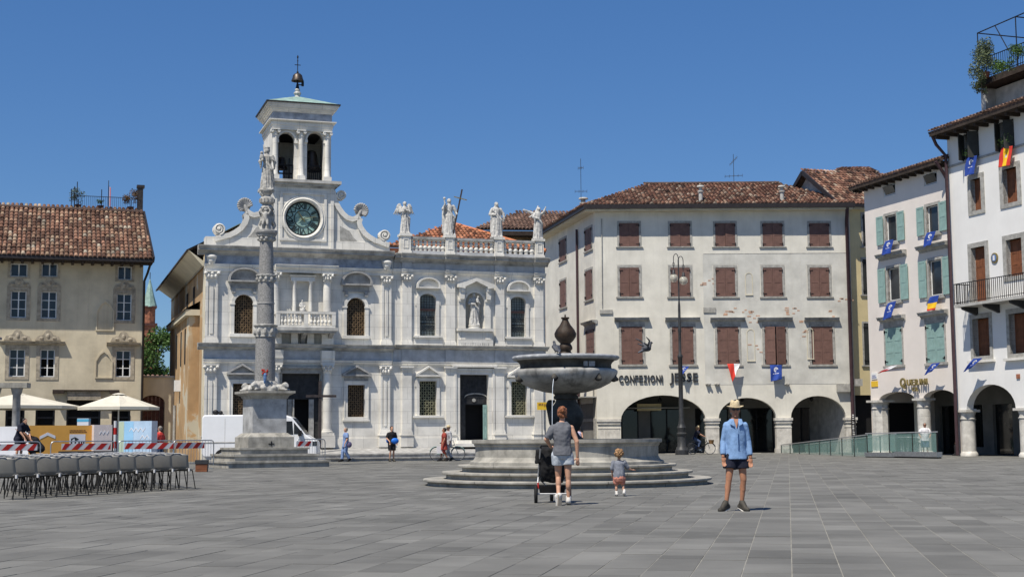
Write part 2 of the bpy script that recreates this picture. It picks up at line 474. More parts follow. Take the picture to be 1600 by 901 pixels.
def wall(mb, u0, u1, z0, z1, ops=(), y=0.0, d=0.35, mi=0, top=True):
    """front face at y with real openings (a, b, za, zb, arch rise) and their reveals"""
    xs = sorted({u0, u1, *[o[0] for o in ops], *[o[1] for o in ops]}); xs = [x for x in xs if u0 <= x <= u1]
    zs = sorted({z0, z1, *[o[2] for o in ops], *[o[3] for o in ops]}); zs = [z for z in zs if z0 <= z <= z1]
    for i in range(len(xs) - 1):
        for j in range(len(zs) - 1):
            cx, cz = (xs[i] + xs[i + 1]) / 2, (zs[j] + zs[j + 1]) / 2
            if any(o[0] < cx < o[1] and o[2] < cz < o[3] for o in ops): continue
            mb.add([(xs[i], y, zs[j]), (xs[i + 1], y, zs[j]), (xs[i + 1], y, zs[j + 1]), (xs[i], y, zs[j + 1])], [(0, 1, 2, 3)], mi)
    for a, b, za, zb, rise in [(*o[:4], o[4] if len(o) > 4 else 0) for o in ops]:
        zsp = zb - rise
        if rise > 0:
            arc = arc_pts(a, b, zsp, zb, 16)
            h = len(arc) // 2
            L = arc[:h + 1]; R = arc[h:]
            mb.add([(a, y, zb)] + [(p[0], y, p[1]) for p in L], [tuple([0] + list(range(1, len(L) + 1)))], mi)
            mb.add([(b, y, zb)] + [(p[0], y, p[1]) for p in R], [tuple([0] + list(range(1, len(R) + 1)))], mi)
            for k in range(len(arc) - 1):
                p, q = arc[k], arc[k + 1]
                mb.add([(p[0], y, p[1]), (q[0], y, q[1]), (q[0], y + d, q[1]), (p[0], y + d, p[1])], [(0, 3, 2, 1)], mi)
        else:
            mb.add([(a, y, zb), (b, y, zb), (b, y + d, zb), (a, y + d, zb)], [(0, 3, 2, 1)], mi)
        mb.add([(a, y, za), (a, y, zsp), (a, y + d, zsp), (a, y + d, za)], [(0, 1, 2, 3)], mi)
        mb.add([(b, y, za), (b, y, zsp), (b, y + d, zsp), (b, y + d, za)], [(0, 3, 2, 1)], mi)
        if za > z0 + 1e-4:
            mb.add([(a, y, za), (b, y, za), (b, y + d, za), (a, y + d, za)], [(0, 1, 2, 3)], mi)
    return mb

def mould(mb, u0, u1, prof, mi=0):
    """prof: (y, z) outline of a horizontal moulding, extruded from u0 to u1"""
    n = len(prof)
    ar = sum(prof[i][0] * prof[(i + 1) % n][1] - prof[(i + 1) % n][0] * prof[i][1] for i in range(n))
    if ar < 0: prof = prof[::-1]
    vs = [(u0, p[0], p[1]) for p in prof] + [(u1, p[0], p[1]) for p in prof]
    fs = [tuple(range(n))[::-1], tuple(range(n, 2 * n))] + [(i, (i + 1) % n, (i + 1) % n + n, i + n) for i in range(n)]
    return mb.add(vs, fs, mi)

def corn(mb, u0, u1, zb, zt, y0, pr, yb=None, mi=0):
    """classical cornice: small fillet, cyma, corona, top fillet"""
    h = zt - zb; yb = y0 + 0.1 if yb is None else yb
    P = [(yb, zb), (y0 - pr * .12, zb), (y0 - pr * .12, zb + h * .16), (y0 - pr * .22, zb + h * .2), (y0 - pr * .38, zb + h * .40),
         (y0 - pr * .78, zb + h * .46), (y0 - pr * .78, zb + h * .68), (y0 - pr * .86, zb + h * .72), (y0 - pr * .96, zb + h * .90),
         (y0 - pr, zb + h * .92), (y0 - pr, zt), (yb, zt + .02)]
    return mould(mb, u0, u1, P, mi)

def frame(mb, a, b, za, zb, w, y0, y1, wt=None, wb=None, mi=0):
    wt = w if wt is None else wt; wb = w if wb is None else wb
    mb.box(a - w, a, y0, y1, za - wb, zb + wt, mi); mb.box(b, b + w, y0, y1, za - wb, zb + wt, mi)
    if wt: mb.box(a, b, y0, y1, zb, zb + wt, mi)
    if wb: mb.box(a, b, y0, y1, za - wb, za, mi)
    return mb

def band_arc(mb, a, b, zsp, zb, w, y0, y1, n=14, mi=0):
    i = arc_pts(a, b, zsp, zb, n); o = arc_pts(a - w, b + w, zsp, zb + w, n)
    return mb.strip(i, o, y0, y1, mi)

def capital(mb, uc, z0, z1, w, y, mi=0):
    """corinthian-like capital on a flat pilaster of width w whose face is at y"""
    h = z1 - z0
    mb.box(uc - w * .52, uc + w * .52, y - .03, y + .12, z0, z0 + h * .1, mi)
    mb.prism([(uc - w * .44, z0 + h * .1), (uc + w * .44, z0 + h * .1), (uc + w * .58, z1 - h * .12), (uc - w * .58, z1 - h * .12)], y - .06, y + .12, mi)
    mb.box(uc - w * .66, uc + w * .66, y - .14, y + .12, z1 - h * .12, z1, mi)
    for sx in (-1, 1):
        mb.ell((uc + sx * w * .52, y - .1, z1 - h * .3), (w * .17, .09, h * .2), 8, 6, None, mi)
        mb.ell((uc + sx * w * .30, y - .09, z0 + h * .36), (w * .13, .07, h * .24), 8, 6, None, mi)
    mb.ell((uc, y - .1, z1 - h * .32), (w * .14, .07, h * .18), 8, 6, None, mi)
    mb.ell((uc, y - .09, z0 + h * .34), (w * .13, .06, h * .24), 8, 6, None, mi)

def pilaster(par, uc, w, z0, z1, capz, y=0.0, pr=.16, panel=False, name='pilaster', cap='cor', base=.35, ped=0):
    mb = MB()
    zb = z0 + ped
    if ped: mb.box(uc - w * .66, uc + w * .66, y - pr - .08, y + .1, z0, zb - .03).box(uc - w * .72, uc + w * .72, y - pr - .12, y + .1, zb - .05, zb)
    mb.box(uc - w * .6, uc + w * .6, y - pr - .06, y + .1, zb, zb + base * .4)
    mb.box(uc - w * .55, uc + w * .55, y - pr - .03, y + .1, zb + base * .4, zb + base * .62)
    if panel:
        fw = w * .2
        a, b = uc - w / 2, uc + w / 2
        mb.box(a, b, y - pr + .05, y + .1, zb, capz)
        frame(mb, a + fw, b - fw, zb + base, capz - .1, fw, y - pr, y - pr + .06, .1, base - .02)
        mb.box(uc - w * .13, uc + w * .13, y - pr - .01, y - pr + .06, zb + base * 1.3, capz - .35)
    else:
        mb.box(uc - w / 2, uc + w / 2, y - pr, y + .1, zb, capz)
    if cap == 'cor': capital(mb, uc, capz, z1, w, y - pr)
    else:
        h = z1 - capz
        mb.box(uc - w * .54, uc + w * .54, y - pr - .04, y + .1, capz, capz + h * .35).box(uc - w * .6, uc + w * .6, y - pr - .09, y + .1, capz + h * .35, capz + h * .7).box(uc - w * .68, uc + w * .68, y - pr - .14, y + .1, capz + h * .7, z1)
    return mb.build(name, M['stone_w'], par, 40)

def pediment_tri(mb, uc, w, zb, zt, y, pr=.25, t=.09, mi=0, mi2=0):
    mb.box(uc - w / 2, uc + w / 2, y - pr, y + .1, zb, zb + t, mi)
    mb.prism([(uc - w / 2, zb + t), (uc, zt - t), (uc + w / 2, zb + t)], y - .05, y + .1, mi2)
    for sx in (-1, 1):
        mb.prism([(uc + sx * w / 2, zb + t), (uc + sx * w / 2, zb + t + .03), (uc, zt), (uc, zt - t * 1.25), (uc + sx * (w / 2 - .12), zb + t)], y - pr, y + .1, mi)

def pediment_arc(mb, uc, w, zb, zt, y, pr=.25, t=.09, mi=0, mi2=0):
    mb.box(uc - w / 2, uc + w / 2, y - pr, y + .1, zb, zb + t, mi)
    n = 14
    inn = [(uc - (w / 2 - .1) * cos(pi * k / n), zb + t + (zt - zb - 2 * t) * sin(pi * k / n) ** .85) for k in range(n + 1)]
    out = [(uc - w / 2 * cos(pi * k / n), zb + t + (zt - zb - t) * sin(pi * k / n) ** .85) for k in range(n + 1)]
    mb.prism(inn, y - .05, y + .1, mi2)
    mb.strip(inn, out, y - pr, y + .1, mi)

BAL = [(0.05, 0), (.075, .04), (.075, .08), (.045, .11), (.095, .24), (.085, .32), (.04, .42), (.04, .46), (.075, .56), (.05, .66), (.04, .72), (.075, .76), (.075, .82)]
_bal_cache = {}
def baluster(par, u, y, z, h, r=1.0):
    key = (round(h, 3), round(r, 3))
    if key not in _bal_cache:
        mb = MB(); mb.lathe([(a * r, b * h / .82) for a, b in BAL], 0, 0, 8)
        _bal_cache[key] = mb.mesh('baluster', M['stone_w'], 50)
    o = bpy.data.objects.new('baluster', _bal_cache[key]); COL.objects.link(o); o.parent = par; o.location = (u, y, z)
    return o

def draped(name, H, par=None, voxel=None, arms=None, head_turn=0.0, lean=0.0, extra=None, seed=0, mat_=None, seated=False):
    """standing draped stone figure, feet at the origin, facing -y; one continuous surface"""
    mb = MB(); rnd = random.Random(seed)
    k = H
    if seated:
        rings = [(0, -.10, 0, .17, .14), (0, -.12, .18, .18, .16), (0, -.08, .38, .19, .17), (0, .0, .5, .16, .12), (0, .02, .68, .15, .10), (0, .02, .80, .13, .08), (0, .02, .86, .05, .05)]
    else:
        rings = [(0, 0, 0, .15, .12), (.005, 0, .06, .135, .11), (.01, 0, .25, .12, .10), (.012, 0, .42, .115, .10), (.005, 0, .52, .12, .095), (-.005, 0, .62, .088, .072), (-.004, 0, .72, .10, .078), (0, 0, .79, .115, .07), (0, 0, .83, .06, .05), (0, 0, .87, .04, .04)]
    mb.loft([(a * k + lean * (c ** 1.5) * k, b * k, c * k, rx * k, ry * k) for a, b, c, rx, ry in rings], 20)
    hx = lean * .93 * k
    mb.ell((hx, -.008 * k, .925 * k), (.050 * k, .060 * k, .070 * k), 14, 10)
    mb.ell((hx, .015 * k, .935 * k), (.060 * k, .062 * k, .066 * k), 14, 10)
    mb.ell((hx + .02 * k * head_turn, -.068 * k, .915 * k), (.010 * k, .014 * k, .014 * k), 8, 6)
    arms = arms or [((-.115, 0, .79), (-.165, -.03, .64), (-.07, -.13, .60)), ((.115, 0, .79), (.165, -.03, .64), (.06, -.14, .66))]
    for sh, el, wr in arms:
        s3 = [Vector(p) * k for p in (sh, el, wr)]
        s3[0].x += lean * .7 * k
        mb.cap(s3[0], s3[1], .046 * k, .040 * k, 10); mb.cap(s3[1], s3[2], .042 * k, .024 * k, 10)
        d = (s3[2] - s3[1]).normalized()
        mb.ell(s3[2] + d * .03 * k, (.022 * k, .022 * k, .028 * k), 8, 6)
        dr = s3[1] * .6 + s3[2] * .4
        mb.cap(dr, dr + Vector((0, .02, -.16)) * k, .035 * k, .018 * k, 8)
    # mantle folds: ropes of cloth running down the figure
    if not seated:
        for i in range(9):
            a = -pi + i * pi / 8 + rnd.uniform(-.1, .1)
            x0, y0 = .10 * cos(a), .085 * sin(a)
            x1, y1 = .148 * cos(a + rnd.uniform(-.3, .3)), .118 * sin(a)
            mb.cap((x0 * k, y0 * k, rnd.uniform(.42, .58) * k), (x1 * k, y1 * k, .02 * k), .014 * k, .022 * k, 8)
        mb.cap((-.10 * k, -.06 * k, .74 * k), (.13 * k, -.08 * k, .47 * k), .022 * k, .03 * k, 8)
        mb.cap((.12 * k, -.06 * k, .48 * k), (.14 * k, .02 * k, .14 * k), .035 * k, .03 * k, 8)
    mb.box(-.15 * k, .15 * k, -.13 * k, .13 * k, -.03 * k, .02 * k)
    if extra: extra(mb, k)
    fd = lambda c: .006 * k * sin(atan2(c.y, c.x) * 11 + c.z / k * 9 + seed) * (1 if c.z < .8 * k else .2) + .004 * k * noise.noise(c * (22 / k) + Vector((seed, 0, 0)))
    return mb.remesh(name, mat_ or M['statue'], par, voxel or k * .013, fd, 1)

def wing(mb, k, sx, up=0.0):
    r = Matrix.Rotation(sx * radians(-28 + up), 3, 'Y')
    mb.ell((sx * .17 * k, .07 * k, .80 * k), (.085 * k, .03 * k, .15 * k), 12, 8, r)
    for i in range(5):
        p = Vector((sx * (.10 + .035 * i) * k, .075 * k, (.80 - .01 * i) * k))
        mb.cap(p, p + Vector((sx * (.015 + .018 * i), .01, -.26 + .025 * i)) * k, .026 * k, .012 * k, 8)
    mb.cap((sx * .04 * k, .04 * k, .76 * k), (sx * .16 * k, .07 * k, .88 * k), .03 * k, .03 * k, 8)

def roof_tiles(par, name, P0, P1, P2, P3, mt, pitch=.26, length=.42, clip=None, seed=1, r=None, under=True, thick=.12):
    """P0->P1 eave (left to right), P3->P2 top edge. barrel tiles laid up the slope, each its own shell"""
    P0, P1, P2, P3 = map(Vector, (P0, P1, P2, P3))
    rnd = random.Random(seed)
    ex = (P1 - P0).normalized(); nrm = ex.cross((P3 - P0)).normalized()
    if nrm.z < 0: nrm = -nrm
    sy = nrm.cross(ex).normalized()
    if sy.z < 0: sy = -sy
    def loc(p): q = p - P0; return q.dot(ex), q.dot(sy)
    poly = [loc(p) for p in (P0, P1, P2, P3)]
    def inside(x, y):
        c = False; n = len(poly)
        for i in range(n):
            x1, y1 = poly[i]; x2, y2 = poly[(i + 1) % n]
            if (y1 > y) != (y2 > y) and x < (x2 - x1) * (y - y1) / (y2 - y1) + x1: c = not c
        return c
    r = r or pitch * .42
    xmin, xmax = min(p[0] for p in poly), max(p[0] for p in poly); ymax = max(p[1] for p in poly)
    mb = MB(); nseg = 5
    nx = int((xmax - xmin) / pitch) + 1; ny = int(ymax / length) + 1
    for i in range(nx):
        for j in range(ny + 1):
            cx = xmin + (i + .5) * pitch; cy = j * length - .03
            if not inside(cx, min(max(cy + length * .5, .02), ymax - .02)): continue
            jx, jz, rr = rnd.uniform(-.015, .015), rnd.uniform(0, .018), r * rnd.uniform(.93, 1.06)
            vs = []
            for (yy, rad, zz) in ((cy, rr, .035 + jz), (cy + length * 1.06, rr * .86, jz)):
                for k in range(nseg + 1):
                    a = pi * k / nseg
                    vs.append(P0 + ex * (cx + jx + cos(a) * rad) + sy * yy + nrm * (zz + sin(a) * rad * .85))
            fs = [(k, k + 1, k + nseg + 2, k + nseg + 1) for k in range(nseg)] + [tuple(range(nseg + 1))[::-1]]
            mb.add(vs, fs)
    o = mb.build(name, mt, par, None, kind='stuff')
    if under:
        u = MB(); d = nrm * -thick; e = nrm * -.005
        u.add([P0 + e, P1 + e, P2 + e, P3 + e, P0 + d, P1 + d, P2 + d, P3 + d], [(0, 1, 2, 3), (7, 6, 5, 4), (0, 4, 5, 1), (1, 5, 6, 2), (2, 6, 7, 3), (3, 7, 4, 0)])
        u.build('roof', M['roof_base'], par)
    return o

def shutter_leaf(par, u0, u1, z0, z1, y, mt, rails=3, rot=0.0, hinge_left=True, louvre=False):
    w, h = u1 - u0, z1 - z0
    mb = MB()
    mb.box(0, w, .012, .035, 0, h)
    s = min(.10, w * .18)
    mb.box(0, s, 0, .012, 0, h); mb.box(w - s, w, 0, .012, 0, h)
    for i in range(rails + 1):
        zz = (h - s) * i / rails
        mb.box(s, w - s, 0, .012, zz, zz + s)
    if louvre:
        zz = s + .05
        while zz < h - s - .04:
            mb.box(s, w - s, -.001 + .004, .014, zz, zz + .022); zz += .075
    if not hinge_left:
        mb.xf(Matrix.Translation((-w, 0, 0)))
    o = mb.build('shutter', mt, par)
    o.location = (u0 if hinge_left else u1, y, z0); o.rotation_euler = (0, 0, rot)
    return o

def win_closed(par, r, fw=.16, mt='shut_b', sill=.12, cornice=None, wm='frame_st', rails=2, depth=.12, ajar=(0, 0), hinges=True):
    """surround, two closed shutters, sill and, over tall windows, a cornice"""
    a, b, za, zb = r
    mb = MB(); frame(mb, a, b, za, zb, fw, -.035, depth + .06, fw, .02)
    w = mb.build('window', M[wm], par)
    MB().box(a, b, depth + .05, depth + .07, za, zb).build('pane', M['glass'], w)
    c = (a + b) / 2
    shutter_leaf(w, a + .01, c - .006, za + .01, zb - .01, -.02, M[mt], rails, ajar[0])
    shutter_leaf(w, c + .006, b - .01, za + .01, zb - .01, -.02, M[mt], rails, ajar[1], hinge_left=False)
    if hinges:
        hm = MB()
        for zz in (za + (zb - za) * .1, za + (zb - za) * .9):
            for sx, uu in ((-1, a), (1, b)):
                hm.box(uu - .02, uu + .02, -.09, -.03, zz - .08, zz + .08).box(uu - sx * .02, uu - sx * .2, -.035, -.022, zz - .018, zz + .018)
        hm.build('hinge', M['iron'], w)
    sm = MB().box(a - fw - .1, b + fw + .1, -.085, .05, za - .02 - sill, za - .02)
    sm.build('sill', M[wm], w)
    if cornice:
        cm = MB(); corn(cm, a - fw - .28, b + fw + .28, zb + fw + cornice * .35, zb + fw + cornice, -.02, .30)
        cm.box(a - fw, b + fw, -.05, .05, zb + fw + .002, zb + fw + cornice * .35)
        cm.build('cornice', M['stone_old'], w)
    return w

def win_glazed(par, r, fw=.15, wm='frame_st', cols=2, rows=3, depth=.16, sill=.1, open_leaf=False, curtain=False, dark=False):
    a, b, za, zb = r
    mb = MB(); frame(mb, a, b, za, zb, fw, -.03, depth + .08, fw, fw * .8)
    w = mb.build('window', M[wm], par)
    cf = MB(); t = .055
    yf = depth - .02
    frame(cf, a + t, b - t, za + t, zb - t, t, yf, yf + .05)
    for i in range(1, cols):
        x = a + (b - a) * i / cols; cf.box(x - .03, x + .03, yf + .002, yf + .05, za + t, zb - t)
    for j in range(1, rows):
        z = za + (zb - za) * j / rows; cf.box(a + t, b - t, yf + .006, yf + .044, z - .018, z + .018)
    cf.build('casement', M['white_p'], w)
    for i in range(cols):
        for j in range(rows):
            if open_leaf and j < rows - 1: continue
            x0 = a + (b - a) * i / cols; x1 = a + (b - a) * (i + 1) / cols
            z0 = za + (zb - za) * j / rows; z1 = za + (zb - za) * (j + 1) / rows
            MB().box(x0 + .03, x1 - .03, yf + .02, yf + .028, z0 + .02, z1 - .02).build('pane', M['glass'], w)
    MB().box(a - .3, b + .3, depth + .6, depth + .62, za - .3, zb + .3).build('backing', M['dark'], w)
    if sill: MB().box(a - fw - .1, b + fw + .1, -.12, .03, za - fw * .8 - sill, za - fw * .8).build('sill', M[wm], w)
    return w

def cornice_hood(par, u0, u1, zb, zt, mt='frame_st', pr=.3):
    c = MB(); corn(c, u0, u1, zb, zt, 0, pr); return c.build('hood', M[mt], par)

def downpipe(par, pts, r=.07, mt='pipe'):
    return MB().tube(pts, r, 8).build('rain_pipe', M[mt], par, 60)

def text_mesh(name, s, size, mt, par, loc, rot=(pi / 2, 0, 0), ext=.02, sx=1.0, align='LEFT', bold=0.0, spacing=1.0, **kw):
    c = bpy.data.curves.new(name, 'FONT'); c.body = s; c.size = size; c.extrude = ext; c.align_x = align; c.offset = bold
    c.space_character = spacing; c.resolution_u = 3
    o = bpy.data.objects.new(name, c); COL.objects.link(o)
    dg = bpy.context.evaluated_depsgraph_get()
    me = bpy.data.meshes.new_from_object(o.evaluated_get(dg)); me.materials.clear(); me.materials.append(mt)
    o2 = bpy.data.objects.new(name, me); COL.objects.link(o2)
    bpy.data.objects.remove(o)
    o2.location = loc; o2.rotation_euler = rot; o2.scale = (sx, 1, 1)
    if par is not None: o2.parent = par
    for k, v in kw.items(): o2[k] = v
    return o2

# ================================================================== CHURCH
CH = Fr(-15.30, 69.90, 18.4)
church = thing('church', 'white stone baroque church with clock tower, scrolled gable and balustraded chapel beside it', 'church', CH.o, CH.a)
zf = lambda px, py, v=0: CH.z(px, py, v)
uf = lambda px, py, v=0: CH.u(px, py, v)
ZP = 0.66                                   # church platform level
zMC0, zMC1 = zf(560, 549), zf(560, 539)     # middle cornice
zTC0, zTC1 = zf(560, 406), zf(560, 392.5)   # top cornice, left block
zFR0 = zf(560, 419); zAR0 = zf(560, 430)
zLA1 = zf(560, 563); zLA0 = zf(560, 571)    # lower architrave
zR1, zR0 = zf(740, 401), zf(740, 413.5); zRA1, zRA0 = zf(740, 424), zf(740, 431.5)
zrM1, zrM0 = zf(740, 540.5), zf(740, 547); zrL1, zrL0 = zf(740, 566), zf(740, 573)
U0 = 0.0; U1 = uf(611.5, 500); U2 = uf(852, 500)
def winrect(x0, y0, x1, y1): return CH.rect(x0, y0, x1, y1)
aw = [winrect(366, 460, 395.5, 521), winrect(541.5, 465, 570.5, 524)]      # arched grille windows
lw = [winrect(363.5, 599, 391, 652), winrect(543, 601, 569.5, 651)]        # lower grille windows
cw = [winrect(655.5, 459, 681, 524.5), winrect(797.5, 463.5, 821, 526.5)]  # chapel upper windows
clw = [winrect(655, 595, 682, 648.5), winrect(798.5, 596, 823, 648)]
portal = winrect(440, 583, 500, 691); portal = (portal[0], portal[1], ZP, portal[3])
door2 = winrect(718, 585, 763, 686); door2 = (door2[0], door2[1], ZP + .32, door2[3])
niche = winrect(727, 457, 756, 513)
ops = []
for r in aw: ops.append((*r, (r[1] - r[0]) / 2))
for r in lw: ops.append((*r, 0))
ops.append((*portal, 0))
mb = MB()
wall(mb, U0, U1, ZP - .7, zMC0, [o for o in ops if o[3] < zMC0], 0, .45)
wall(mb, U0, U1, zMC0, zTC1, [o for o in ops if o[2] > zMC0], 0, .45)
ops2 = [(*r, (r[1] - r[0]) * .30) for r in cw] + [(*niche, (niche[1] - niche[0]) / 2)]
ops3 = [(*r, 0) for r in clw] + [(*door2, 0)]
wall(mb, U1, U2, ZP - .7, zrM0, ops3, 0, .45)
wall(mb, U1, U2, zrM0, zR1, ops2, 0, .45)
mb.add([(U2, 0, -.1), (U2, 14, -.1), (U2, 14, zR1), (U2, 0, zR1)], [(0, 1, 2, 3)])
mb.add([(U1, 0.45, zR1 - .02), (U2, .45, zR1 - .02), (U2, 14, zR1 - .02), (U1, 14, zR1 - .02)], [(0, 1, 2, 3)])
mb.build('facade', M['stone_w'], church)
# dark space behind the openings
MB().box(U0 + .2, U2 - .2, .9, .95, ZP, zTC1 - .3).build('interior', M['dark'], church)
# ---- cornices and bands
mb = MB()
corn(mb, -.42, U1 + .05, zTC0, zTC1, -.08, .50)
mb.build('top_cornice', M['stone_old'], church)
mb = MB(); mb.box(-.06, U1, -.10, .1, zFR0, zTC0 - .003)
mb.build('frieze', M['frieze'], church)
mb = MB(); corn(mb, -.08, U1 + .02, zAR0 + .12, zFR0 - .003, -.06, .14); mb.box(-.04, U1, -.07, .1, zAR0, zAR0 + .12)
mb.build('architrave', M['stone_w'], church)
mb = MB(); corn(mb, -.36, U1 + .1, zMC0, zMC1, -.05, .42)
mb.build('middle_cornice', M['stone_old'], church)
mb = MB(); mb.box(-.05, U1, -.05, .1, zLA1, zMC0 - .003)
for k in range(8):
    a = U0 + .9 + k * (U1 - 1.5) / 8
    if k in (3, 4): continue
    mb.box(a + .1, a + .9, -.07, .0, zLA1 + .08, zMC0 - .1)
mb.build('lower_frieze', M['band'], church)
mb = MB(); corn(mb, -.08, U1 + .02, zLA0, zLA1 - .003, -.04, .16)
mb.build('lower_architrave', M['stone_w'], church)
# chapel bands
mb = MB(); corn(mb, U1 + .12, U2 + .15, zR0, zR1, -.06, .46)
for px in (635, 703, 780, 841):
    uc = uf(px, 405); corn(mb, uc - .38, uc + .38, zR0 + .001, zR1 + .012, -.14, .5)
mb.build('chapel_cornice', M['stone_old'], church)
mb = MB(); mb.box(U1 + .1, U2, -.04, .1, zRA1, zR0 - .003)
for px in (635, 703, 780, 841):
    uc = uf(px, 418); mb.box(uc - .27, uc + .27, -.13, .05, zRA1, zR0 - .004)
mb.build('chapel_frieze', M['band'], church)
mb = MB(); corn(mb, U1 + .05, U2 + .03, zRA0, zRA1 - .003, -.03, .14)
for px in (635, 703, 780, 841):
    uc = uf(px, 428); corn(mb, uc - .3, uc + .3, zRA0 + .001, zRA1 - .002, -.12, .16)
mb.build('chapel_architrave', M['stone_w'], church)
mb = MB(); corn(mb, U1 + .14, U2 + .1, zrM0, zrM1, -.05, .34)
mb.build('chapel_middle_cornice', M['stone_old'], church)
mb = MB(); mb.box(U1 + .1, U2, -.04, .1, zrL1, zrM0 - .003)
for px in (635, 703, 780, 841):
    uc = uf(px, 556); mb.box(uc - .26, uc + .26, -.10, .05, zrL1, zrM0 - .004)
mb.build('chapel_lower_frieze', M['band'], church)
mb = MB(); corn(mb, U1 + .05, U2 + .03, zrL0, zrL1 - .003, -.03, .12)
mb.build('chapel_lower_architrave', M['stone_w'], church)
mb = MB()
zpl = ZP + .45
mb.box(-.05, uf(436, 680), -.06, .1, ZP - .7, zpl); mb.box(uf(504, 680), uf(712, 690), -.06, .1, ZP - .7, zpl); mb.box(uf(770, 680), U2 + .04, -.06, .1, ZP - .7, zpl)
mb.build('plinth', M['stone_w'], church)
# ---- pilasters
zUP = zMC1 + .02
for px, w, pn in ((330, .60, True), (603, .50, True)):
    pilaster(church, uf(px, 480), w, zUP, zAR0, zf(560, 443), 0, .17, pn)
    pilaster(church, uf(px - 2, 640), w, ZP, zLA0, zf(560, 585), 0, .17, pn, ped=.62)
    mb = MB(); uc = uf(px, 410); h = zTC0 - zFR0
    mb.prism([(uc - .14, zFR0 - .05), (uc + .14, zFR0 - .05), (uc + .26, zTC0 - .04), (uc - .26, zTC0 - .04)], -.3, 0)
    mb.ell((uc, -.3, zFR0 + h * .35), (.16, .10, .16)).ell((uc, -.34, zFR0 + h * .75), (.24, .12, .12))
    mb.build('console', M['stone_w'], church, 40)
for px in (635, 703, 780, 841):
    pilaster(church, uf(px, 480), .50, zrM1 + .02, zRA0, zf(740, 443), 0, .13, False)
    pilaster(church, uf(px, 640), .50, ZP, zrL0, zf(740, 581), 0, .13, False, cap='tus', ped=.62)
# round half columns beside the portal and behind the balcony
for px in (430, 511):
    for lv in (0, 1):
        uc = uf(px, 640 if lv == 0 else 450, -.2)
        z0, z1, zc = (ZP, zLA0, zf(560, 583)) if lv == 0 else (zMC1, zAR0, zf(560, 443))
        mb = MB()
        if lv == 0: mb.box(uc - .36, uc + .36, -.55, .05, z0, z0 + .62).box(uc - .32, uc + .32, -.5, .05, z0 + .62, z0 + .74)
        else: mb.box(uc - .3, uc + .3, -.5, .05, z0, z0 + .5)
        zb = z0 + (.74 if lv == 0 else .5)
        mb.lathe([(.29, zb), (.29, zb + .07), (.25, zb + .1), (.25, zb + .15), (.22, zb + .17), (.215, (zb + zc) / 2), (.195, zc), (.23, zc + .01), (.23, zc + .05)], uc, -.22, 20)
        capital(mb, uc, zc + .03, z1, .44, -.40)
        mb.lathe([(.20, zc + .05), (.30, z1 - .05)], uc, -.22, 16)
        if lv == 0: corn(mb, uc - .34, uc + .34, zLA0, zMC0, -.4, .12, 0)
        mb.build('column', M['stone_w'], church, 40)
mb = MB(); a, b = uf(428, 420), uf(526, 420)
corn(mb, a, b, zAR0 + .12, zFR0 + .02, -.42, .2, 0); mb.box(a + .05, b - .05, -.42, .05, zAR0, zAR0 + .12)
mb.build('balcony_entablature', M['stone_w'], church)
# ---- arched grille windows
def grille(par, a, b, za, zb, rise, y, mt, nx, nz, circles=True):
    """wrought grille of bars, rings and spirals"""
    g = MB(); t = .010
    zsp = zb - rise; c = (a + b) / 2; R = (b - a) / 2
    def top(x):
        if rise <= 0: return zb
        q = max(0, 1 - ((x - c) / R) ** 2); return zsp + rise * sqrt(q)
    for i in range(nx + 1):
        x = a + .03 + (b - a - .06) * i / nx
        g.box(x - t, x + t, y, y + .02, za, top(x))
    for j in range(nz + 1):
        z = za + .02 + (zb - za - .05) * j / nz
        w = R - .02 if z < zsp else R * sqrt(max(0, 1 - ((z - zsp) / max(rise, .01)) ** 2))
        g.box(c - w, c + w, y - .006, y + .014, z - t, z + t)
    if circles:
        cw_ = (b - a) / nx; chh = (zb - za) / nz
        for i in range(nx):
            for j in range(nz):
                if (i + j) % 2: continue
                x = a + (i + .5) * cw_; z = za + (j + .5) * chh
                if z > top(x) - chh * .5: continue
                n = 8; r = min(cw_, chh) * .36
                p = [(x + r * cos(2 * pi * k / n), z + r * sin(2 * pi * k / n)) for k in range(n + 1)]
                q = [(x + (r + .02) * cos(2 * pi * k / n), z + (r + .02) * sin(2 * pi * k / n)) for k in range(n + 1)]
                for k in range(n):
                    g.add([(p[k][0], y - .01, p[k][1]), (p[k + 1][0], y - .01, p[k + 1][1]), (q[k + 1][0], y - .01, q[k + 1][1]), (q[k][0], y - .01, q[k][1])], [(0, 1, 2, 3)])
    return g.build('grille', mt, par)
for r in aw:
    a, b, za, zb = r; R = (b - a) / 2; c = (a + b) / 2; zsp = zb - R
    mb = MB(); w = .17
    mb.box(a - w, a, -.07, .06, za, zsp).box(b, b + w, -.07, .06, za, zsp); band_arc(mb, a, b, zsp, zb, w, -.07, .06)
    mb.box(a - w - .05, b + w + .05, -.11, .06, za - .17, za)
    mb.box(a - w - .05, a + .03, -.10, .06, zsp - .05, zsp + .03).box(b - .03, b + w + .05, -.10, .06, zsp - .05, zsp + .03)
    wd = mb.build('window', M['stone_w'], church)
    grille(wd, a, b, za, zb, R, .16, M['rust'], 8, 16)
    MB().box(a - .1, b + .1, .34, .36, za, zb).build('pane', M['dark'], wd)
    zl = zb + w + .12
    mb = MB(); mb.box(c - .70, c + .70, -.10, .05, zl, zl + .07).box(c - .68, c + .68, -.06, .05, zl + .07, zl + .33)
    pediment_arc(mb, c, 1.62, zl + .33, zl + .33 + .72, -.05, .26, .08)
    for sx in (-1, 1): mb.prism([(c + sx * .52 - .07, zl - .22), (c + sx * .52 + .07, zl - .22), (c + sx * .52 + .09, zl), (c + sx * .52 - .09, zl)], -.14, .05)
    mb.build('pediment', M['stone_g'], wd)
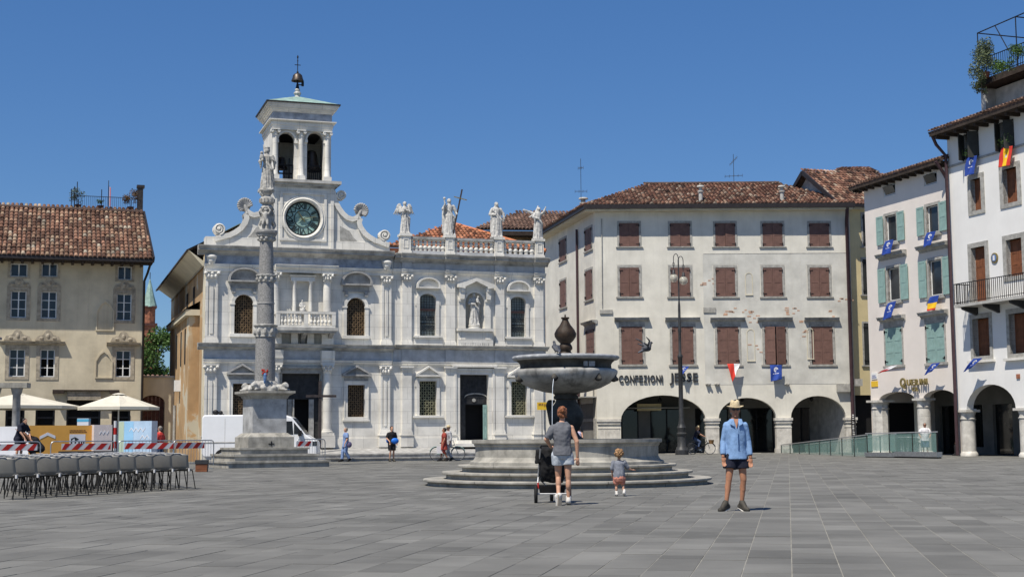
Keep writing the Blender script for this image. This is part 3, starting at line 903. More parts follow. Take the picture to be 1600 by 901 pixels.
for r in lw:
    a, b, za, zb = r; c = (a + b) / 2
    mb = MB(); frame(mb, a, b, za, zb, .2, -.07, .06, .2, .16); frame(mb, a - .13, b + .13, za - .02, zb + .13, .07, -.10, -.06, .07, .14)
    mb.box(a - .26, b + .26, -.12, .06, za - .22, za - .14)
    wd = mb.build('window', M['stone_w'], church)
    grille(wd, a, b, za, zb, 0, .16, M['rust'], 8, 14)
    MB().box(a - .1, b + .1, .34, .36, za, zb).build('pane', M['dark'], wd)
    mb = MB(); zl = zb + .22; mb.box(c - .62, c + .62, -.06, .05, zl, zl + .22); pediment_tri(mb, c, 1.5, zl + .22, zl + .22 + .56, -.05, .24, .09)
    mb.build('pediment', M['stone_g'], wd)
for r in cw:
    a, b, za, zb = r; c = (a + b) / 2; rise = (b - a) * .30; zsp = zb - rise
    mb = MB(); w = .17
    mb.box(a - w, a, -.07, .06, za, zsp).box(b, b + w, -.07, .06, za, zsp)
    band_arc(mb, a, b, zsp, zb, w, -.07, .06)
    mb.box(a - w - .07, a - w, -.05, .05, zsp - .35, zsp + .05).box(b + w, b + w + .07, -.05, .05, zsp - .35, zsp + .05)
    wd = mb.build('window', M['stone_w'], church)
    g = MB()
    for i in range(1, 6): g.box(a + (b - a) * i / 6 - .008, a + (b - a) * i / 6 + .008, .18, .2, za, zb - .05)
    for j in range(1, 16): z = za + (zb - za) * j / 16; g.box(a, b, .182, .198, z - .008, z + .008)
    for z in (za + (zb - za) * .30,): g.box(a, b, .16, .21, z - .025, z + .025)
    for i in range(6):
        for z0 in (za + (zb - za) * .16, za + (zb - za) * .22, za + (zb - za) * .4, za + (zb - za) * .46):
            x = a + (b - a) * (i + .5) / 6; g.box(x - .025, x + .025, .17, .2, z0 - .03, z0 + .03)
    g.build('grille', M['iron'], wd)
    MB().box(a, b, .15, .22, za + (zb - za) * .60, za + (zb - za) * .655).build('crossbar', M['shut_b'], wd)
    MB().box(a - .1, b + .1, .24, .26, za, zb).build('pane', M['glass_lead'], wd)
    mb = MB(); mb.box(a - .33, b + .33, -.16, .05, za - .09, za).box(a - .27, b + .27, -.10, .05, za - .15, za - .09)
    mb.prism([(a - .3, za - .15), (b + .3, za - .15), (b + .36, za - .47), (a - .36, za - .47)], -.05, .02)
    mb.build('sill', M['stone_w'], wd)
    mb = MB(); zl = zb + w + .10; pediment_arc(mb, c, 1.30, zl, zl + .58, -.05, .24, .07)
    mb.box(c - .5, c + .5, -.05, .05, zl - .08, zl); mb.prism([(c - .35, zl + .09), (c, zl + .3), (c + .35, zl + .09)], -.12, -.04)
    mb.build('pediment', M['stone_w'], wd)
for r in clw:
    a, b, za, zb = r; c = (a + b) / 2
    mb = MB(); frame(mb, a, b, za, zb, .16, -.07, .06, .16, .02)
    mb.box(a - .24, a - .16, -.05, .05, zb - .3, zb + .1).box(b + .16, b + .24, -.05, .05, zb - .3, zb + .1)
    wd = mb.build('window', M['stone_w'], church)
    grille(wd, a, b, za, zb, 0, .16, M['grille_g'], 7, 13)
    MB().box(a - .1, b + .1, .34, .36, za, zb).build('pane', M['dark'], wd)
    MB().box(a - .36, b + .36, -.16, .05, za - .12, za - .02).build('sill', M['stone_w'], wd)
    mb = MB(); zl = zb + .18; pediment_tri(mb, c, 1.36, zl + .05, zl + .62, -.05, .22, .09); mb.box(c - .5, c + .5, -.05, .05, zl, zl + .05)
    mb.build('pediment', M['stone_w'], wd)
# ---- main portal
a, b, za, zb = portal
mb = MB(); frame(mb, a, b, za, zb, .30, -.10, .1, .24, 0); mb.box(a - .34, b + .34, -.22, .05, zb + .24, zb + .33)
pd = mb.build('portal', M['frame_st'], church)
da, db, dz = uf(457, 650, .3), uf(482, 650, .3), zf(470, 623.5, .3)
mb = MB(); mb.box(a, da, .28, .34, za, dz); mb.box(db, b, .28, .34, za, dz); mb.box(a, b, .28, .34, dz, zb)
for (p, q, r_, s_) in ((a + .1, a + (b - a) / 2 - .05, dz + .1, zb - .12), (a + (b - a) / 2 + .05, b - .1, dz + .1, zb - .12), (db + .25, b - .08, za + .1, za + 1.2), (db + .25, b - .08, za + 1.3, dz - .1)):
    frame(mb, p, q, r_, s_, .05, .255, .28)
mb.build('door_panel', M['wood_d'], pd)
MB().box(da - .02, da + .05, .1, .3, za, dz).box(da - .26, da - .04, .24, .27, za + .1, dz).build('door_leaf', M['frame_st'], pd)
mb = MB(); mb.box(db, db + .25, .2, .27, za, dz)
for z in (za + .3, za + 1.0, za + 1.7): mb.box(db + .06, db + .19, .19, .2, z, z + .35)
mb.build('door_leaf', M['stone_g'], pd)
# ---- chapel door
a, b, za, zb = door2
mb = MB(); frame(mb, a, b, za, zb, .22, -.10, .1, .2, 0); frame(mb, a - .2, b + .2, za, zb + .18, .12, -.16, -.08, .14, 0)
mb.box(a - .42, b + .42, -.28, .05, zb + .38, zb + .48); mb.box(a - .5, b + .5, -.20, .05, zb + .48, zb + .54)
mb.box(a - .42, a - .3, -.08, .05, zb - .35, zb + .25).box(b + .3, b + .42, -.08, .05, zb - .35, zb + .25)
pd = mb.build('chapel_portal', M['stone_w'], church)
zm = zf(740, 632, .3); x0, x1 = uf(727, 660, .3), uf(753, 660, .3)
mb = MB(); mb.box(a, b, .28, .33, zm, zb); mb.box(a, x0, .28, .33, za, zm); frame(mb, x0 + .05, x1 + .1, zm + .1, zm + .38, .04, .25, .28)
for k in range(7): mb.box(x0 + .12 + k * .12, x0 + .16 + k * .12, .26, .28, zm + .12, zm + .36)
for k in range(9): mb.box(a + .1 + k * .15, a + .115 + k * .15, .26, .28, zm + .75, zb - .1)
for k in range(8): mb.box(a + .08, b - .08, .262, .28, zm + .8 + k * .14, zm + .812 + k * .14)
mb.build('door_panel', M['wood_d'], pd)
mb = MB(); arcp = arc_pts(x0 - .05, x1 + .25, zm + .42, zm + .62, 10); mb.strip(arcp, [(p[0], p[1] - .06) for p in arcp], .22, .28)
mb.lathe([(.0, 0), (.1, .01), (.1, .03)], 0, 0, 10); mb.xf(Matrix.Translation(((x0 + x1) / 2, .24, zm + .24)) @ Matrix.Rotation(pi / 2, 4, 'X'), len(mb.v) - 30)
mb.build('door_ornament', M['frame_st'], pd)
mb = MB(); L = x1 + .02
mb.box(L, b - .02, .16, .20, za, zm)
for k in range(4): frame(mb, L + .06, b - .09, za + .1 + k * .43, za + .40 + k * .43, .025, .145, .16)
mb.build('door_leaf', M['shut_g'], pd)
mb = MB(); mb.box(a - .5, b + .5, -1.0, 0.3, ZP - .02, ZP + .16).box(a - .25, b + .25, -.65, .3, ZP + .16, ZP + .32)
mb.build('doorstep', M['stone_w'], church)
# ---- niche with aedicule (chapel)
a, b, za, zb = niche; c = (a + b) / 2; R = (b - a) / 2
mb = MB()
n = 10
for j in range(n):
    a0, a1 = pi * j / n, pi * (j + 1) / n
    p0 = (c - R * cos(a0), R * 1.0 * sin(a0)); p1 = (c - R * cos(a1), R * sin(a1))
    zs_ = zb - R
    mb.add([(p0[0], p0[1], za), (p1[0], p1[1], za), (p1[0], p1[1], zs_), (p0[0], p0[1], zs_)], [(3, 2, 1, 0)])
    for i in range(6):
        b0, b1 = pi / 2 * i / 6, pi / 2 * (i + 1) / 6
        f = lambda A, B: (c - R * cos(A) * cos(B), R * sin(A) * cos(B), zs_ + R * sin(B))
        mb.add([f(a0, b0), f(a1, b0), f(a1, b1), f(a0, b1)], [(3, 2, 1, 0)])
mb.build('niche_shell', M['stone_w'], church, 60)
mb = MB(); ap, bp = uf(714, 480), uf(767, 480)
for (p, q) in ((ap + .05, a - .02), (b + .02, bp - .05)): mb.box(p, q, -.12, .05, za - .05, zb - .45)
band_arc(mb, a, b, zb - R, zb, .12, -.06, .04)
zc = zf(740, 449)
for s_, uu in ((-1, (ap + a) / 2), (1, (bp + b) / 2)):
    mb.box(uu - .18, uu + .18, -.18, .05, zb - .5, zb - .38).prism([(uu - .10, zb - .38), (uu + .10, zb - .38), (uu + .17, zc - .03), (uu - .17, zc - .03)], -.3, .05)
    mb.ell((uu, -.3, zc - .18), (.12, .08, .12))
pt = zf(740, 435)
for sx in (-1, 1):
    mb.prism([(c + sx * 1.0, zc - .04), (c + sx * 1.0, zc + .14), (c, pt), (c, pt - .18), (c + sx * .62, zc - .0), (c + sx * .62, zc - .1)], -.42, .05)
mb.prism([(c - .62, zc), (c, pt - .15), (c + .62, zc), (c + .55, zc), (c, zc + .3), (c - .55, zc)], -.15, .05)
mb.build('aedicule', M['stone_w'], church)
mb = MB(); mb.box(ap - .05, bp + .05, -.38, .3, za - .16, za - .02).box(ap, bp, -.22, .05, za - .62, za - .16)
mb.box(ap + .12, ap + .38, -.26, .0, za - .6, za - .18).box(bp - .38, bp - .12, -.26, 0, za - .6, za - .18)
mb.box(ap - .02, bp + .02, -.32, .05, za - 1.0, za - .62)
mb.build('aedicule_base', M['stone_w'], church)
rb = random.Random(31); mb = MB(); x = ap + .15
while x < bp - .2:
    w_ = rb.uniform(.02, .06); mb.box(x, x + w_, -.326, -.32, za - .93 + rb.uniform(0, .04), za - .76 - rb.uniform(0, .04)); x += w_ + rb.uniform(.02, .07)
mb.build('worn_inscription', M['stone_old'], church, kind='stuff')
# ---- balcony
ba, bb = uf(431, 500, -1.1), uf(524, 500, -1.1)
zb1, zb0 = zf(480, 486.5, -1.1), zf(480, 511.5, -1.1)
bal = MB().box(ba - .1, bb + .1, -1.3, .05, zb0 - .16, zb0).box(ba - .04, bb + .04, -1.22, .05, zb0 - .26, zb0 - .16)
bal = bal.build('balcony', M['stone_old'], church)
mb = MB(); mb.box(ba, bb, -1.22, -1.02, zb1 - .12, zb1); mb.box(ba, ba + .2, -1.018, 0, zb1 - .12, zb1).box(bb - .2, bb, -1.018, 0, zb1 - .12, zb1)
mb.box(ba + .01, bb - .01, -1.2, -1.04, zb0 + .002, zb0 + .1)
for uu in (ba + .1, (ba + bb) / 2, bb - .1): mb.box(uu - .1, uu + .1, -1.21, -1.03, zb0 + .1, zb1 - .12)
mb.build('handrail', M['stone_w'], bal)
for k in range(14):
    if k == 7: continue
    uu = ba + .3 + (bb - ba - .6) * k / 13.0
    if abs(uu - (ba + bb) / 2) < .14: continue
    baluster(bal, uu, -1.12, zb0 + .1, zb1 - zb0 - .22, .95)
for k in range(4): baluster(bal, bb - .1, -.85 + k * .24, zb0 + .1, zb1 - zb0 - .22, .95)
mb = MB()
for uu in (ba + .15, (ba + bb) / 2, bb - .15):
    mb.add([(uu - .1, -1.1, zb0 - .26), (uu + .1, -1.1, zb0 - .26), (uu + .1, 0, zb0 - .26), (uu - .1, 0, zb0 - .26), (uu - .1, -.35, zb0 - .55), (uu + .1, -.35, zb0 - .55), (uu - .1, -.12, zMC1), (uu + .1, -.12, zMC1), (uu - .1, 0, zMC1), (uu + .1, 0, zMC1)],
           [(0, 4, 5, 1), (4, 6, 7, 5), (6, 8, 9, 7), (0, 3, 8, 6, 4), (1, 5, 7, 9, 2), (0, 1, 2, 3)])
mb.build('bracket', M['stone_g'], bal)
# aedicule above the balcony with a small seated figure
mb = MB(); c = uf(471.5, 460); w = uf(484, 460) - uf(459, 460)
for sx in (-1, 1):
    x = c + sx * w / 2
    mb.lathe([(.13, zMC1 + 1.05), (.13, zMC1 + 1.14), (.105, zMC1 + 1.18), (.09, zf(471, 444)), (.14, zf(471, 440))], x, -.22, 14)
    mb.box(x - .17, x + .17, -.36, .05, zMC1, zMC1 + 1.05)
mb.box(c - w / 2 - .2, c + w / 2 + .2, -.34, .05, zf(471, 440), zf(471, 434)); corn(mb, c - w / 2 - .25, c + w / 2 + .25, zf(471, 434), zf(471, 431), -.3, .12, 0)
mb.box(c - .22, c + .22, -.2, .02, zMC1 + .9, zMC1 + 1.45)
mb.build('balcony_niche', M['stone_w'], church, 40)
sf = draped('seated_figure', .78, church, .02, seated=True, seed=4, arms=[((-.12, 0, .78), (-.19, -.05, .6), (-.1, -.2, .5)), ((.12, 0, .78), (.19, -.05, .6), (.1, -.2, .5))])
sf.location = (c, -.2, zMC1 + 1.47)
# ---- attic, clock block and volutes
zA0 = zTC1; zA1 = zf(560, 378)
mb = MB(); mb.box(uf(321, 378) , uf(608.7, 388), -.05, .8, zA0, zA1)
mb.build('attic', M['stone_w'], church)
cuL, cuR = uf(427, 340), uf(520.5, 340); cc = (cuL + cuR) / 2
zB1 = zf(473, 294)                               # underside of the belfry cornice
clk = winrect(446, 314.5, 500, 369); ccx, ccz = (clk[0] + clk[1]) / 2, (clk[2] + clk[3]) / 2; cr = (clk[3] - clk[2]) / 2
mb = MB()
fr_ = winrect(436, 300, 510, 377)
# block front with a round opening
n = 40
ring = [(ccx + cr * cos(2 * pi * k / n), ccz + cr * sin(2 * pi * k / n)) for k in range(n)]
def edge_pt(a):
    dx, dz = cos(a), sin(a)
    tx = ((cuR if dx > 0 else cuL) - ccx) / dx if abs(dx) > 1e-6 else 1e9
    tz = ((zB1 if dz > 0 else zA0) - ccz) / dz if abs(dz) > 1e-6 else 1e9
    t = min(tx, tz); return (ccx + dx * t, ccz + dz * t)
angs = sorted([2 * pi * k / n for k in range(n)] + [atan2(z - ccz, x - ccx) % (2 * pi) for x in (cuL, cuR) for z in (zA0, zB1)])
for i in range(len(angs)):
    a0 = angs[i]; a1 = angs[(i + 1) % len(angs)]
    p0, p1 = edge_pt(a0), edge_pt(a1 if i < len(angs) - 1 else a1 + 2 * pi)
    q0, q1 = (ccx + cr * cos(a0), ccz + cr * sin(a0)), (ccx + cr * cos(a1), ccz + cr * sin(a1))
    mb.add([(q0[0], -.12, q0[1]), (p0[0], -.12, p0[1]), (p1[0], -.12, p1[1]), (q1[0], -.12, q1[1])], [(3, 2, 1, 0)])
    mb.add([(q0[0], -.12, q0[1]), (q1[0], -.12, q1[1]), (q1[0], .35, q1[1]), (q0[0], .35, q0[1])], [(0, 1, 2, 3)])
for x in (cuL, cuR): mb.add([(x, -.12, zA0), (x, 3.0, zA0), (x, 3.0, zB1), (x, -.12, zB1)], [(0, 1, 2, 3)])
frame(mb, fr_[0] + .15, fr_[1] - .15, fr_[2] + .12, fr_[3] - .15, .13, -.19, -.1)
mb.box(cuL, cuL + .16, -.17, -.1, zA0, zB1).box(cuR - .16, cuR, -.17, -.1, zA0, zB1)
cb = mb.build('clock_block', M['stone_w'], church)
mb = MB(); pr = [(cr, -.12), (cr + .02, -.22), (cr + .1, -.26), (cr + .16, -.2), (cr + .22, -.22), (cr + .26, -.12)]
s0 = len(mb.v)
vs = []; n = 48
for r_, y in pr:
    for k in range(n): vs.append((ccx + r_ * cos(2 * pi * k / n), y, ccz + r_ * sin(2 * pi * k / n)))
mb.add(vs, [(i * n + k, i * n + (k + 1) % n, (i + 1) * n + (k + 1) % n, (i + 1) * n + k) for i in range(len(pr) - 1) for k in range(n)])
mb.build('clock_ring', M['stone_w'], church, 60)
mb = MB(); mb.prism([(ccx + cr * 1.02 * cos(2 * pi * k / 48), ccz + cr * 1.02 * sin(2 * pi * k / 48)) for k in range(48)], .05, .12)
clock = mb.build('clock_face', M['copper_d'], church)
mb = MB()
def ringm(mb, r0, r1, y0, y1, n=48):
    i_ = [(ccx + r0 * cos(2 * pi * k / n), ccz + r0 * sin(2 * pi * k / n)) for k in range(n + 1)]
    o_ = [(ccx + r1 * cos(2 * pi * k / n), ccz + r1 * sin(2 * pi * k / n)) for k in range(n + 1)]
    mb.strip(i_, o_, y0, y1)
ringm(mb, cr * .46, cr * .50, .02, .05); ringm(mb, cr * .90, cr * 1.0, .02, .05)
mb.build('clock_band', M['num'], clock)
for k, t in enumerate(('XII', 'I', 'II', 'III', 'IIII', 'V', 'VI', 'VII', 'VIII', 'IX', 'X', 'XI')):
    a = pi / 2 - k * pi / 6
    o = text_mesh('numeral', t, cr * .42, M['num'], clock, (0, 0, 0), ext=.012, align='CENTER', bold=.0, spacing=.82)
    rr = cr * .55
    o.matrix_local = Matrix.Translation((ccx + rr * cos(a), .035, ccz + rr * sin(a))) @ Matrix.Rotation(pi / 2 - a, 4, 'Y') @ Matrix.Rotation(pi / 2, 4, 'X') @ Matrix.Diagonal((1.15, 1.12, 1, 1))
mb = MB()
for k in range(16):
    a = 2 * pi * k / 16; L_ = cr * (.42 if k % 2 == 0 else .28)
    p = Vector((ccx, 0, ccz)); d = Vector((cos(a), 0, sin(a))); e = Vector((-sin(a), 0, cos(a)))
    mb.add([p + e * .07 + Vector((0, .04, 0)), p - e * .07 + Vector((0, .04, 0)), p + d * L_ + Vector((0, .045, 0)), p + Vector((0, .0, 0))], [(0, 2, 3), (1, 3, 2)])
mb.build('sun_star', M['copper'], clock)
mb = MB(); hp = Vector((ccx, -.03, ccz))
for ang, L_, w_ in ((radians(12), cr * .78, .05), (radians(125), cr * .5, .09)):
    mb.beam(hp - Vector((cos(ang), 0, sin(ang))) * .2, hp + Vector((cos(ang), 0, sin(ang))) * L_, w_, .02)
mb.build('clock_hand', M['gold'], clock)
# volute walls (right one traced, left one mirrored about the clock)
cv1 = [(523.5, 298), (526, 310), (527.5, 314.4), (531.7, 323), (537.9, 331.5), (544, 337), (550, 339), (555, 337.3), (558.5, 334.5)]
cv2 = [(566, 342.5), (564.5, 348.6), (566, 353.5), (572, 362), (579.4, 368.1), (586.7, 372.4), (593, 374.4), (599, 376.5), (608.5, 380)]
def vt(L, sgn):
    o = [CH.uz(x, y) for x, y in L]
    return [((2 * cc - u) if sgn < 0 else u, z) for u, z in o]
for sgn in (1, -1):
    c1, c2 = vt(cv1, sgn), vt(cv2, sgn)
    edge = cuR if sgn > 0 else cuL
    outer = [(edge, c1[0][1])] + c1 + c2 + [(c2[-1][0], zA1 - .01), (edge, zA1 - .01)]
    mb = MB(); mb.prism(outer, .0, .45)
    v = mb.build('volute', M['stone_w'], church)
    mb = MB()
    def inset(c, t):
        o = []
        for i in range(len(c)):
            a_, b_ = Vector(c[max(i - 1, 0)]), Vector(c[min(i + 1, len(c) - 1)]); d = (b_ - a_).normalized()
            nn = Vector((d.y, -d.x)) * sgn
            if nn.y > 0: pass
            o.append((c[i][0] + nn.x * t, c[i][1] + nn.y * t))
        return o
    for c_ in (c1, c2):
        mb.strip(c_, inset(c_, .26), -.14, .46)
    for (sx_, sy_, rr) in ((533, 305, .25), (600.7, 368, .29)):
        (su, sz), = vt([(sx_, sy_)], sgn)
        mb.prism([(su + rr * cos(2 * pi * k / 20), sz + rr * sin(2 * pi * k / 20)) for k in range(20)], -.10, .4)
        sp = []
        for k in range(40):
            th = k / 39 * 2 * pi * 1.9; r_ = rr * (1 - .82 * k / 39)
            sp.append((su + sgn * r_ * cos(-th - pi * .55), -.13, sz + r_ * sin(-th - pi * .55)))
        mb.tube(sp, .045, 6)
        mb.ell((su, -.14, sz), (.08, .06, .08), 8, 6)
    mb.build('scroll_rim', M['stone_w'], v, 50)
    # recessed panel
    pn = vt([(531, 353), (546, 361), (553, 372), (558, 376.5), (531, 377)], sgn)
    MB().prism(pn, -.012, .0).build('recessed_panel', M['frame_st'], v)
    # scallop shell finial
    (su, sz), = vt([(559.5, 337)], sgn)
    mb = MB(); ax = radians(62) if sgn > 0 else radians(118); R = .62
    for k in range(13):
        a = ax + radians(-112 + 224 * k / 12)
        base = Vector((su, .0, sz)); mid = base + Vector((cos(ax), 0, sin(ax))) * .30
        tip = mid + Vector((cos(a), 0, sin(a))) * .33 + Vector((0, -.10, 0))
        mb.cap(mid - Vector((cos(ax), 0, sin(ax))) * .12, tip, .02, .075, 6)
    mb.prism([(mid.x + .30 * cos(2 * pi * k / 16), mid.z + .30 * sin(2 * pi * k / 16)) for k in range(16)], -.02, .12)
    mb.cap(base + Vector((0, -.02, -.05)), mid, .13, .1, 8)
    mb.build('shell', M['stone_g'], v, 60)
    # green copper nave roof edge behind the volute
    gp = vt([(566, 352), (596, 370), (606, 378), (567, 378)], sgn)
    MB().prism(gp, .9, 5.0).build('copper_roof', M['copper'], church)
# ---- belfry
TD = cuR - cuL                                  # square plan
zC0, zC1 = zB1, zf(473, 283)
mb = MB()
def ring_corn(mb, a, b, y0, y1, zb_, zt, pr, steps=((.2, 0, .25), (.55, .25, .6), (1, .6, 1))):
    for p, f0, f1 in steps:
        q = pr * p
        mb.box(a - q, b + q, y0 - q, y1 + q, zb_ + (zt - zb_) * f0, zb_ + (zt - zb_) * f1)
ring_corn(mb, cuL, cuR, -.12, TD - .12, zC0, zC1, .34)
mb.build('belfry_cornice', M['stone_old'], church)
bL, bR = uf(425.5, 240), uf(517, 240); BY0, BY1 = -.02, -.02 + (bR - bL)
zE0 = zf(471, 205); zOpT = zf(471, 207.5); zI = zf(471, 225)
def barch(x0, x1): r = CH.rect(x0, 207, x1, 281); return (r[0], r[1], zC1, r[3], (r[1] - r[0]) / 2)
o1, o2 = barch(434.5, 460), barch(479.5, 505.5)
mb = MB(); wall(mb, bL, bR, zC1, zE0, [o1, o2], BY0, .38)
for (a, b, za, zb, rs) in (o1, o2):
    band_arc(mb, a, b, zb - rs, zb, .09, BY0 - .06, BY0 + .02)
    mb.box(a - .14, a + .02, BY0 - .1, BY0 + .1, zb - rs - .14, zb - rs).box(b - .02, b + .14, BY0 - .1, BY0 + .1, zb - rs - .14, zb - rs)
# the same wall on the three other sides
f0 = MB(); wall(f0, bL, bR, zC1, zE0, [o1, o2], BY0, .38)
cxb, cyb = (bL + bR) / 2, (BY0 + BY1) / 2
for q in (1, 2, 3):
    R_ = Matrix.Translation((cxb, cyb, 0)) @ Matrix.Rotation(q * pi / 2, 4, 'Z') @ Matrix.Translation((-cxb, -cyb, 0))
    if q != 9:                                  # solid left side as seen
        f1 = MB(); wall(f1, bL, bR, zC1, zE0, [(bR - (o1[1] - bL) + .12, bR - (o1[0] - bL) - .28, zC1, zC1 + 1.75, .25)] if q == 2 else [], BY0, .38); mb.add([R_ @ Vector(p) for p in f1.v], f1.f)
    else: mb.add([R_ @ Vector(p) for p in f0.v], f0.f)
mb.build('belfry', M['stone_w'], church)
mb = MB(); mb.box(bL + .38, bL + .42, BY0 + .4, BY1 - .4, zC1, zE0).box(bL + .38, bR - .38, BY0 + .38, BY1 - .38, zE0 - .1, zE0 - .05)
mb.build('belfry_shade_sheet', M['dark'], church)  # near-black sheets put the bell chamber's shade into the colour
for px in (430, 470.5, 511.5):
    uc = uf(px, 240, -.2); mb = MB()
    mb.box(uc - .2, uc + .2, -.36, .1, zC1, zC1 + .22)
    mb.lathe([(.18, zC1 + .22), (.18, zC1 + .28), (.15, zC1 + .32), (.135, zC1 + 1.0), (.12, zE0 - .34), (.15, zE0 - .33), (.15, zE0 - .28), (.12, zE0 - .26), (.15, zE0 - .1)], uc, -.16, 16)
    for sx in (-1, 1): mb.lathe([(.0, -.2), (.085, -.2), (.085, .2), (0, .2)], 0, 0, 10).xf(Matrix.Translation((uc + sx * .17, -.16, zE0 - .12)) @ Matrix.Rotation(pi / 2, 4, 'X'), len(mb.v) - 40)
    mb.box(uc - .22, uc + .22, -.38, .1, zE0 - .06, zE0)
    mb.build('belfry_column', M['stone_w'], church, 40)
zE1, zE2, zE3 = zf(471, 190), zf(471, 181), zf(471, 165)
mb = MB(); ring_corn(mb, bL, bR, BY0 - .14, BY1 + .1, zE0, zE1 - .12, .08); ring_corn(mb, bL, bR, BY0 - .14, BY1 + .1, zE1 - .12, zE1, .22)
mb.build('belfry_entablature', M['stone_w'], church)
mb = MB(); mb.box(bL - .02, bR + .02, BY0 - .12, BY1 + .08, zE1, zf(471, 177.5))
mb.build('belfry_frieze', M['frieze'], church)
mb = MB(); ring_corn(mb, bL, bR, BY0 - .1, BY1 + .06, zf(471, 177.5), zE3, .33, ((.25, 0, .2), (.45, .2, .4), (.68, .4, .6), (.85, .6, .8), (1, .8, 1)))
mb.build('eaves_cornice', M['stone_w'], church)
q = .40; x0, x1, y0, y1 = bL - q, bR + q, BY0 - .1 - q, BY1 + .06 + q
mb = MB(); mb.box(x0, x1, y0, y1, zE3 + .001, zE3 + .07); mb.build('roof_edge', M['gutter'], church)
zAp = zE3 + .64
mb = MB(); x0 += .05; x1 -= .05; y0 += .05; y1 -= .05
mb.add([(x0, y0, zE3 + .072), (x1, y0, zE3 + .072), (x1, y1, zE3 + .072), (x0, y1, zE3 + .072), (cxb, cyb, zAp + .2)], [(0, 1, 4), (1, 2, 4), (2, 3, 4), (3, 0, 4)])
mb.build('belfry_roof', M['copper'], church)
zf1 = zAp
def shrink(o):
    o.scale = (.66,) * 3; o.location = Vector((cxb, cyb, zf1)) * .34; return o
mb = MB(); mb.box(cxb - .42, cxb + .42, cyb - .42, cyb + .42, zf1 - .25, zf1 + .12)
mb.lathe([(.34, zf1 + .12), (.22, zf1 + .25), (.2, zf1 + .35), (.3, zf1 + .5), (.27, zf1 + .62), (.16, zf1 + .68), (.22, zf1 + .8), (.15, zf1 + .9)], cxb, cyb, 14)
shrink(mb.build('finial', M['statue'], church, 40))
zt = zf1 + .9
mb = MB(); mb.tube([(cxb, cyb, zt), (cxb, cyb, zt + .75)], .06, 8).tube([(cxb - .12, cyb, zt), (cxb, cyb, zt + .6)], .04).tube([(cxb + .12, cyb, zt), (cxb, cyb, zt + .6)], .04)
mb.box(cxb, cxb + .5, cyb - .03, cyb + .03, zt + .3, zt + .38).box(cxb + .32, cxb + .5, cyb - .09, cyb + .09, zt + .25, zt + .6)
mb.tube([(cxb, cyb, zt + 1.2), (cxb, cyb, zt + 2.75)], .035, 6).beam((cxb - .24, cyb, zt + 1.95), (cxb + .24, cyb, zt + 1.95), .05)
mb.ell((cxb, cyb, zt + 1.35), .09).ell((cxb, cyb, zt + 2.6), (.07, .07, .11)).ell((cxb, cyb, zt + 2.3), (.05, .05, .08))
shrink(mb.build('cross_finial', M['iron'], church))
mb = MB(); mb.lathe([(.12, zt + 1.28), (.24, zt + 1.22), (.36, zt + 1.1), (.42, zt + .85), (.50, zt + .66), (.50, zt + .62), (.44, zt + .62), (.38, zt + .8)], cxb, cyb, 24)
shrink(mb.build('bell', M['bronze'], church, 50))
# bells inside the belfry on their frame
mb = MB(); zz = zC1
for (bx, s_) in (((o1[0] + o1[1]) / 2 - .05, .7), ((o2[0] + o2[1]) / 2, 1.15)):
    prf = [(.08, .95), (.2, .9), (.26, .7), (.3, .4), (.4, .1), (.46, 0)]
    MB().lathe([(r_ * s_, zz + .75 + z * s_) for r_, z in prf], bx, BY0 + 1.1, 20).build('belfry_bell', M['bronze'], church, 50)
mb = MB()
for bx in (o1[0] + .1, o1[1] - .15, (o1[0] + o1[1]) / 2): mb.box(bx - .03, bx + .03, BY0 + .7, BY0 + .76, zC1, zC1 + 1.3)
mb.box(o1[0], o1[1], BY0 + .7, BY0 + .78, zC1 + .45, zC1 + .52).box(o1[0], o1[1], BY0 + .7, BY0 + .78, zC1 + .9, zC1 + .96)
mb.box(o2[0], o2[1], BY0 + .5, BY0 + .53, zC1 + .9, zC1 + .95)
for k in range(9): bx = o2[0] + (o2[1] - o2[0]) * k / 8; mb.box(bx - .012, bx + .012, BY0 + .5, BY0 + .53, zC1, zC1 + .9)
mb.build('bell_frame', M['iron'], church)
# ---- balustrade on the chapel
zt_, zb_ = zf(740, 374), zf(740, 401)
ped = [(633, .52), (702, .46), (778.5, .46), (841.5, .46)]
us = []
balu = MB().box(uf(625, 385), uf(849, 385), -.02, .1, zb_ - .05, zb_ + .02).build('balustrade', M['stone_w'], church)
for px, w in ped:
    uc = uf(px, 385); us.append((uc, w))
    bl = MB(); bl.box(uc - w / 2, uc + w / 2, -.2, .32, zb_, zt_ + .02).box(uc - w / 2 - .06, uc + w / 2 + .06, -.26, .38, zt_ + .02, zt_ + .14)
    bl.box(uc - w / 2 - .04, uc + w / 2 + .04, -.24, .36, zb_, zb_ + .18); frame(bl, uc - .10, uc + .10, zb_ + .36, zt_ - .15, .04, -.225, -.19); bl.build('pedestal', M['stone_w'], balu)
for i in range(3):
    a = us[i][0] + us[i][1] / 2; b = us[i + 1][0] - us[i + 1][1] / 2
    MB().box(a, b, -.12, .24, zt_ - .10, zt_ + .03).build('rail', M['stone_g'], balu)
    MB().box(a, b, -.12, .24, zb_, zb_ + .2).build('footing', M['band'], balu)
    n = (8, 8, 6)[i]
    for k in range(n):
        baluster(balu, a + (b - a) * (k + .5) / n, .06, zb_ + .2, zt_ - .10 - zb_ - .2, 1.55)
# ---- left flank of the church: ochre wall, eaves, annex
zfl = zTC1 - .25
side = MB()
SL = 20.0
